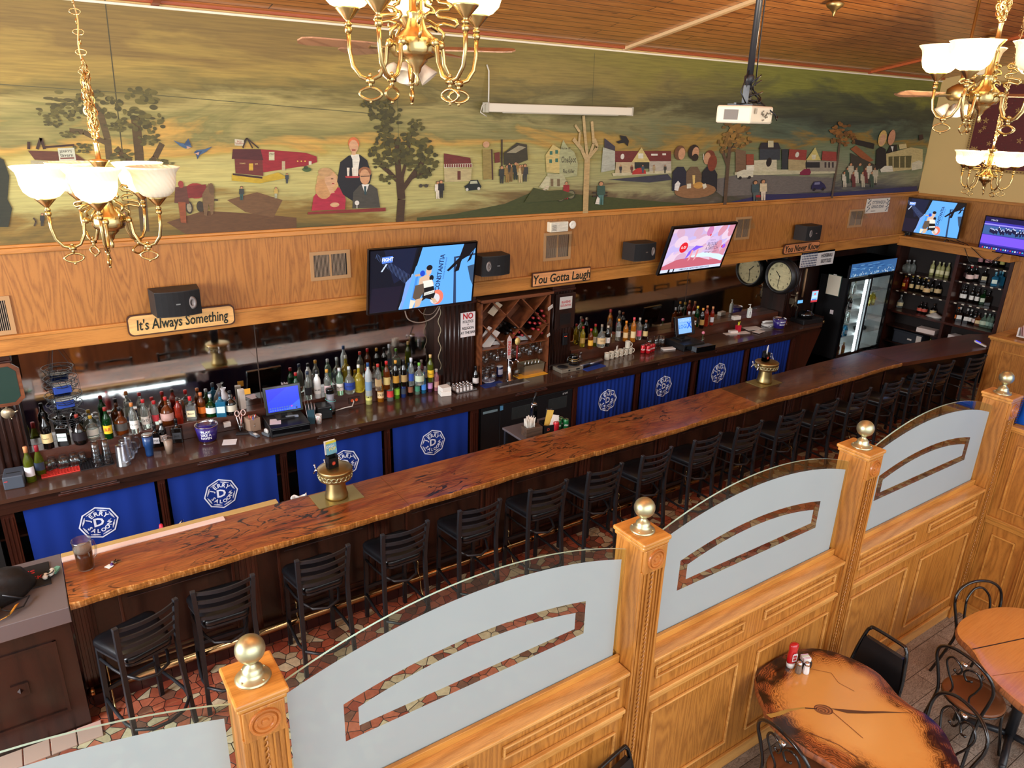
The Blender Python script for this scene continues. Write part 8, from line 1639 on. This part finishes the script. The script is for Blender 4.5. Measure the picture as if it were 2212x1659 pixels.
def chandelier(loc,rot,lit,lab,ztop,bunch=.35):
    t=thing('chandelier',lab,'chandelier',loc,rot,'brass chandeliers with bell shades')
    b=MB(); b.lathe([(0,-.115),(.006,-.11),(.008,-.095),(.004,-.085),(.012,-.075),(.016,-.062),(.034,-.045),(.034,-.040),(.055,-.032),(.062,-.02),(.062,.014),(.058,.018),(.052,.024),(.034,.04),(.026,.06),(.024,.075),(.027,.08),(.027,.086),(.020,.09),(.019,.17),(.021,.175),(.021,.18),(.014,.19),(.018,.20),(.036,.225),(.038,.23),(.010,.235),(.009,.29),(.013,.295),(0,.30)],28); b.build('body',BRASS,t)
    for i in range(5):
        a_=rot*0+i*2*PI/5; Ma=Rz(a_)
        b=MB(); pts=[(.062,0,0),(.075,0,.006),(.088,0,-.01),(.092,0,-.05),(.112,0,-.088),(.142,0,-.102),(.172,0,-.092),(.194,0,-.062),(.202,0,-.02),(.203,0,.03)]
        b.tube(pts,.0065,10,0,Ma); b.sph((.080,0,.002),.013,0,12,8,Ma); b.sph((.203,0,.035),.012,0,12,8,Ma); b.lathe([(.010,.045),(.012,.052),(.006,.056),(.010,.062),(.036,.090),(.037,.094),(0,.094)],20,(.203,0,0),0,True,Ma)
        b.lathe([(.009,-.012),(.009,.012)],10,(0,0,0),0,True,Ma@T(.142,0,-.102)@Ry(PI/2)); b.sph((.142,0,-.088),.006,0,8,6,Ma)
        b.tube([(.142+.030*math.cos(2*PI*k/16)*(1+.18*math.cos(4*PI*k/16)),0,-.140+.018*math.sin(2*PI*k/16)) for k in range(16)],.0042,6,0,Ma,True); b.tube([(.142,0,-.105),(.142,0,-.122)],.006,6,0,Ma); b.sph((.142,0,-.163),.005,0,8,6,Ma)
        arm_=b.build('arm',BRASS,t)
        b=MB(); sc_=[(.078,0,.012),(.082,0,.03),(.066,0,.042),(.062,0,.052),(.085,0,.056),(.118,0,.048),(.126,0,.056),(.118,0,.066),(.090,0,.072),(.066,0,.074),(.060,0,.084),(.072,0,.092),(.100,0,.094),(.104,0,.102),(.092,0,.110),(.070,0,.112),(.062,0,.122),(.070,0,.132),(.084,0,.130),(.086,0,.12)]
        b.tube([(x,.006*math.sin(k*.9),z) for k,(x,_,z) in enumerate(sc_)],.0052,8,0,Ma@Rz(PI/5)); b.build('scroll',BRASS,arm_)
        b=MB(); b.lathe([(.034,.094),(.050,.100),(.068,.118),(.077,.145),(.079,.170),(.084,.190),(.096,.205),(.100,.210),(.097,.211),(.081,.194),(.075,.170),(.073,.145),(.064,.121),(.046,.103),(0,.10)],36,(.203,0,0),0,True,Ma); b.build('shade',LIT if i in lit else UNLIT,arm_)
        if i in lit:
            l=bpy.data.lights.new('bulb','POINT'); l.energy=CH_W; l.color=(1,.78,.50); l.shadow_soft_size=.025; o=bpy.data.objects.new('bulb',l); C.objects.link(o); o.parent=t; o.location=Ma@Vector((.203,0,.20))
    # chain and hanging cord
    b=MB(); L_=ztop-loc[2]-.30; n=int(L_/.034)
    for k in range(n):
        z=.31+k*.034; b.torus(.010,.0022,T(.002*math.sin(k*.7),0,z)@Rz(PI/2*(k%2)+.3)@Ry(PI/2),0,10,5,1.9)
    b.build('chain',BRASS,t)
    b=MB(); rd=random.Random(int(loc[0]*100))
    for j in range(5):
        r_=.012+.012*rd.random(); a_=j*1.26; h0=.31; h1=.31+bunch*(.55+.45*rd.random())
        b.tube([((r_*(1+.4*math.sin(k*1.9+j)))*math.cos(a_)*math.sin(PI*k/14)**.5 if 0<k<14 else 0,(r_*(1+.4*math.cos(k*2.3+j)))*math.sin(a_)*math.sin(PI*k/14)**.5 if 0<k<14 else 0,h0+(h1-h0)*k/14) for k in range(15)],.0038,6)
        for k in range(1,14):
            if k%1==0:
                f=k/14; s_=math.sin(PI*f)**.5; b.torus(.008,.0022,T(r_*(1+.4*math.sin(k*1.9+j))*math.cos(a_)*s_,r_*(1+.4*math.cos(k*2.3+j))*math.sin(a_)*s_,h0+(h1-h0)*f)@Rz(a_+k)@Rx(1.2),0,8,4,1.8)
    b.build('bunched_chain',BRASS,t)
    b=MB(); b.tube([(.006*math.cos(k*.8),.006*math.sin(k*.8),.31+(L_-.02)*k/60) for k in range(61)],.0028,6); b.build('flex',P((190,150,90),.4),t)
    b=MB(); b.lathe([(0,L_+.28),(.02,L_+.285),(.05,L_+.30),(.055,L_+.33)],20); b.build('ceiling_cup',BRASSD,t)
    return t
CH_W=44
chandelier((.325,3.37,3.755),CAMR+0.05,(1,3,4),'chandelier hanging at the left in front of the mural, two shades dark',ceil_z(3.37),.30)
chandelier((1.085,2.13,4.385),CAMR+PI-.08,(0,1,2,3,4),'large bright chandelier cut by the top edge of the photo',ceil_z(2.13),.2)
chandelier((3.71,1.73,4.335),CAMR+.02,(0,2,3),'chandelier at the upper right with three glowing and two dark shades',ceil_z(1.73),.16)
chandelier((7.17,3.17,3.80),CAMR-PI/2,(0,1,2,3,4),'small distant chandelier at the right edge, all shades lit',ceil_z(3.17),.55)
# ceiling fans
def fan(loc,rot,lab,group=True):
    t=thing('ceiling_fan',lab,'ceiling fan',loc,rot,'ceiling fans'); zt=ceil_z(loc[1])-loc[2]
    b=MB(); b.lathe([(.03,-.06),(.08,-.05),(.11,-.02),(.11,.05),(.07,.08),(.03,.10),(.014,.11),(.014,zt-.07)],24); b.build('motor_and_rod',BRASSD,t); b=MB(); b.lathe([(.03,zt-.12),(.05,zt-.09),(.075,zt-.04),(.078,zt)],20); b.build('canopy',BRASSD,t)
    for i in range(5):
        Mb=Rz(i*2*PI/5)@Rx(.22); b=MB(); b.prism([(.20,-.055),(.60,-.07),(.655,-.05),(.67,0),(.655,.05),(.60,.07),(.20,.055)],-.004,.004,0,Mb); bl=b.build('blade',wood('fan_blade_wood',(150,112,84),(112,80,58),'x',3,.5,.1) if 'fb' not in _mc else _mc['fb'],t,bevel=.002); _mc['fb']=bl.data.materials[0]
        b=MB(); b.box(.09,.24,-.02,.02,-.012,-.004,0,Mb); b.build('blade_iron',BRASSD,bl)
    for i in range(4):
        a_=i*PI/2+.4; Ms=Rz(a_)@T(.07,0,-.09)@Ry(2.45); b=MB(); b.lathe([(.018,0),(.03,.02),(.045,.06),(.062,.105),(.058,.105),(.04,.06),(.0,.01)],20,(0,0,0),0,True,Ms); b.build('lamp_shade',mat('fan_glass',(196,184,166),.4),t)
    return t
fan((2.20,4.44,4.56),.55,'ceiling fan with four pale lamp shades behind the big chandelier')
fan((7.95,3.95,4.50),.25,'ceiling fan with pale lamp shades behind the right chandelier')
for x,y,lab in ((7.20,4.97,'small brass ceiling canopy with a finial right of the projector pole'),):
    t=thing('ceiling_canopy',lab,'canopy',(x,y,ceil_z(y))); b=MB(); b.lathe([(0,-.12),(.008,-.11),(.012,-.09),(.03,-.06),(.075,-.03),(.09,0),(.07,.02)],20); b.build('canopy',BRASSD,t)
t=thing('ceiling_canopy','brass ceiling canopy with a short rod at the far right','canopy',(10.87,5.14,ceil_z(5.14))); b=MB(); b.lathe([(0,-.42),(.012,-.41),(.012,-.08),(.03,-.06),(.075,-.03),(.09,0),(.07,.02)],20); b.build('canopy',BRASSD,t)
# projector on its pole
pz=ceil_z(3.12); t=thing('projector','white projector hanging from a long black ceiling pole','projector',(3.80,3.12,4.24),CAMR+math.radians(48))
b=MB(); b.box(-.15,.15,-.113,.113,-.055,.045); b.build('case',P((206,196,172),.45),t,bevel=.012)
b=MB(); b.box(-.1515,-.15,-.03,.06,-.035,.022); b.build('intake_grille',P((110,104,96),.6),t)
q=Paint((0,-.1145,0),(1,0,0),(0,0,1),(0,-1,0))
for i in range(22): rd=random.Random(i); x=rd.uniform(-.04,.13); z=rd.uniform(-.045,.015); q.rect(x,z,x+.012,z+.008,(50,46,44))
q.rect(-.12,.0,-.09,.03,(150,144,130))
q.b.build('ports',PRINT,t)
b=MB(); b.box(-.14,.14,-.005,.01,.05,.06); b.box(-.08,.08,-.08,.08,.045,.055); b.box(-.02,.02,-.02,.02,.055,.16); b.build('mount',BLKM,t)
b=MB(); b.lathe([(.02,.10),(.02,pz-4.24)],14); b.lathe([(.018,.12),(.022,.17),(.03,.18),(.03,.21),(.02,.22)],12); b.build('pole',BLKM,t)
b=MB()
for k in range(7):
    rd=random.Random(k); r_=.03+.03*rd.random(); a0=rd.random()*6; b.tube([(.03+r_*math.cos(a0+j*.6),-.04+r_*.5*math.sin(a0+j*.6),.06+.012*j*math.sin(k+1)+.05*(j/10)) for j in range(11)],.004,6)
b.tube([(.03,-.03,.16),(.035,-.02,.4),(.025,-.02,.8),(.03,-.02,pz-4.28)],.004,6); b.tube([(.05,-.05,.08),(.12,-.14,.0),(.15,-.14,-.03),(.17,-.135,-.01)],.0045,6); b.tube([(-.05,-.02,.06),(-.09,-.0,.12),(-.02,0,.24)],.004,6)
b.build('cables',BLKP,t)
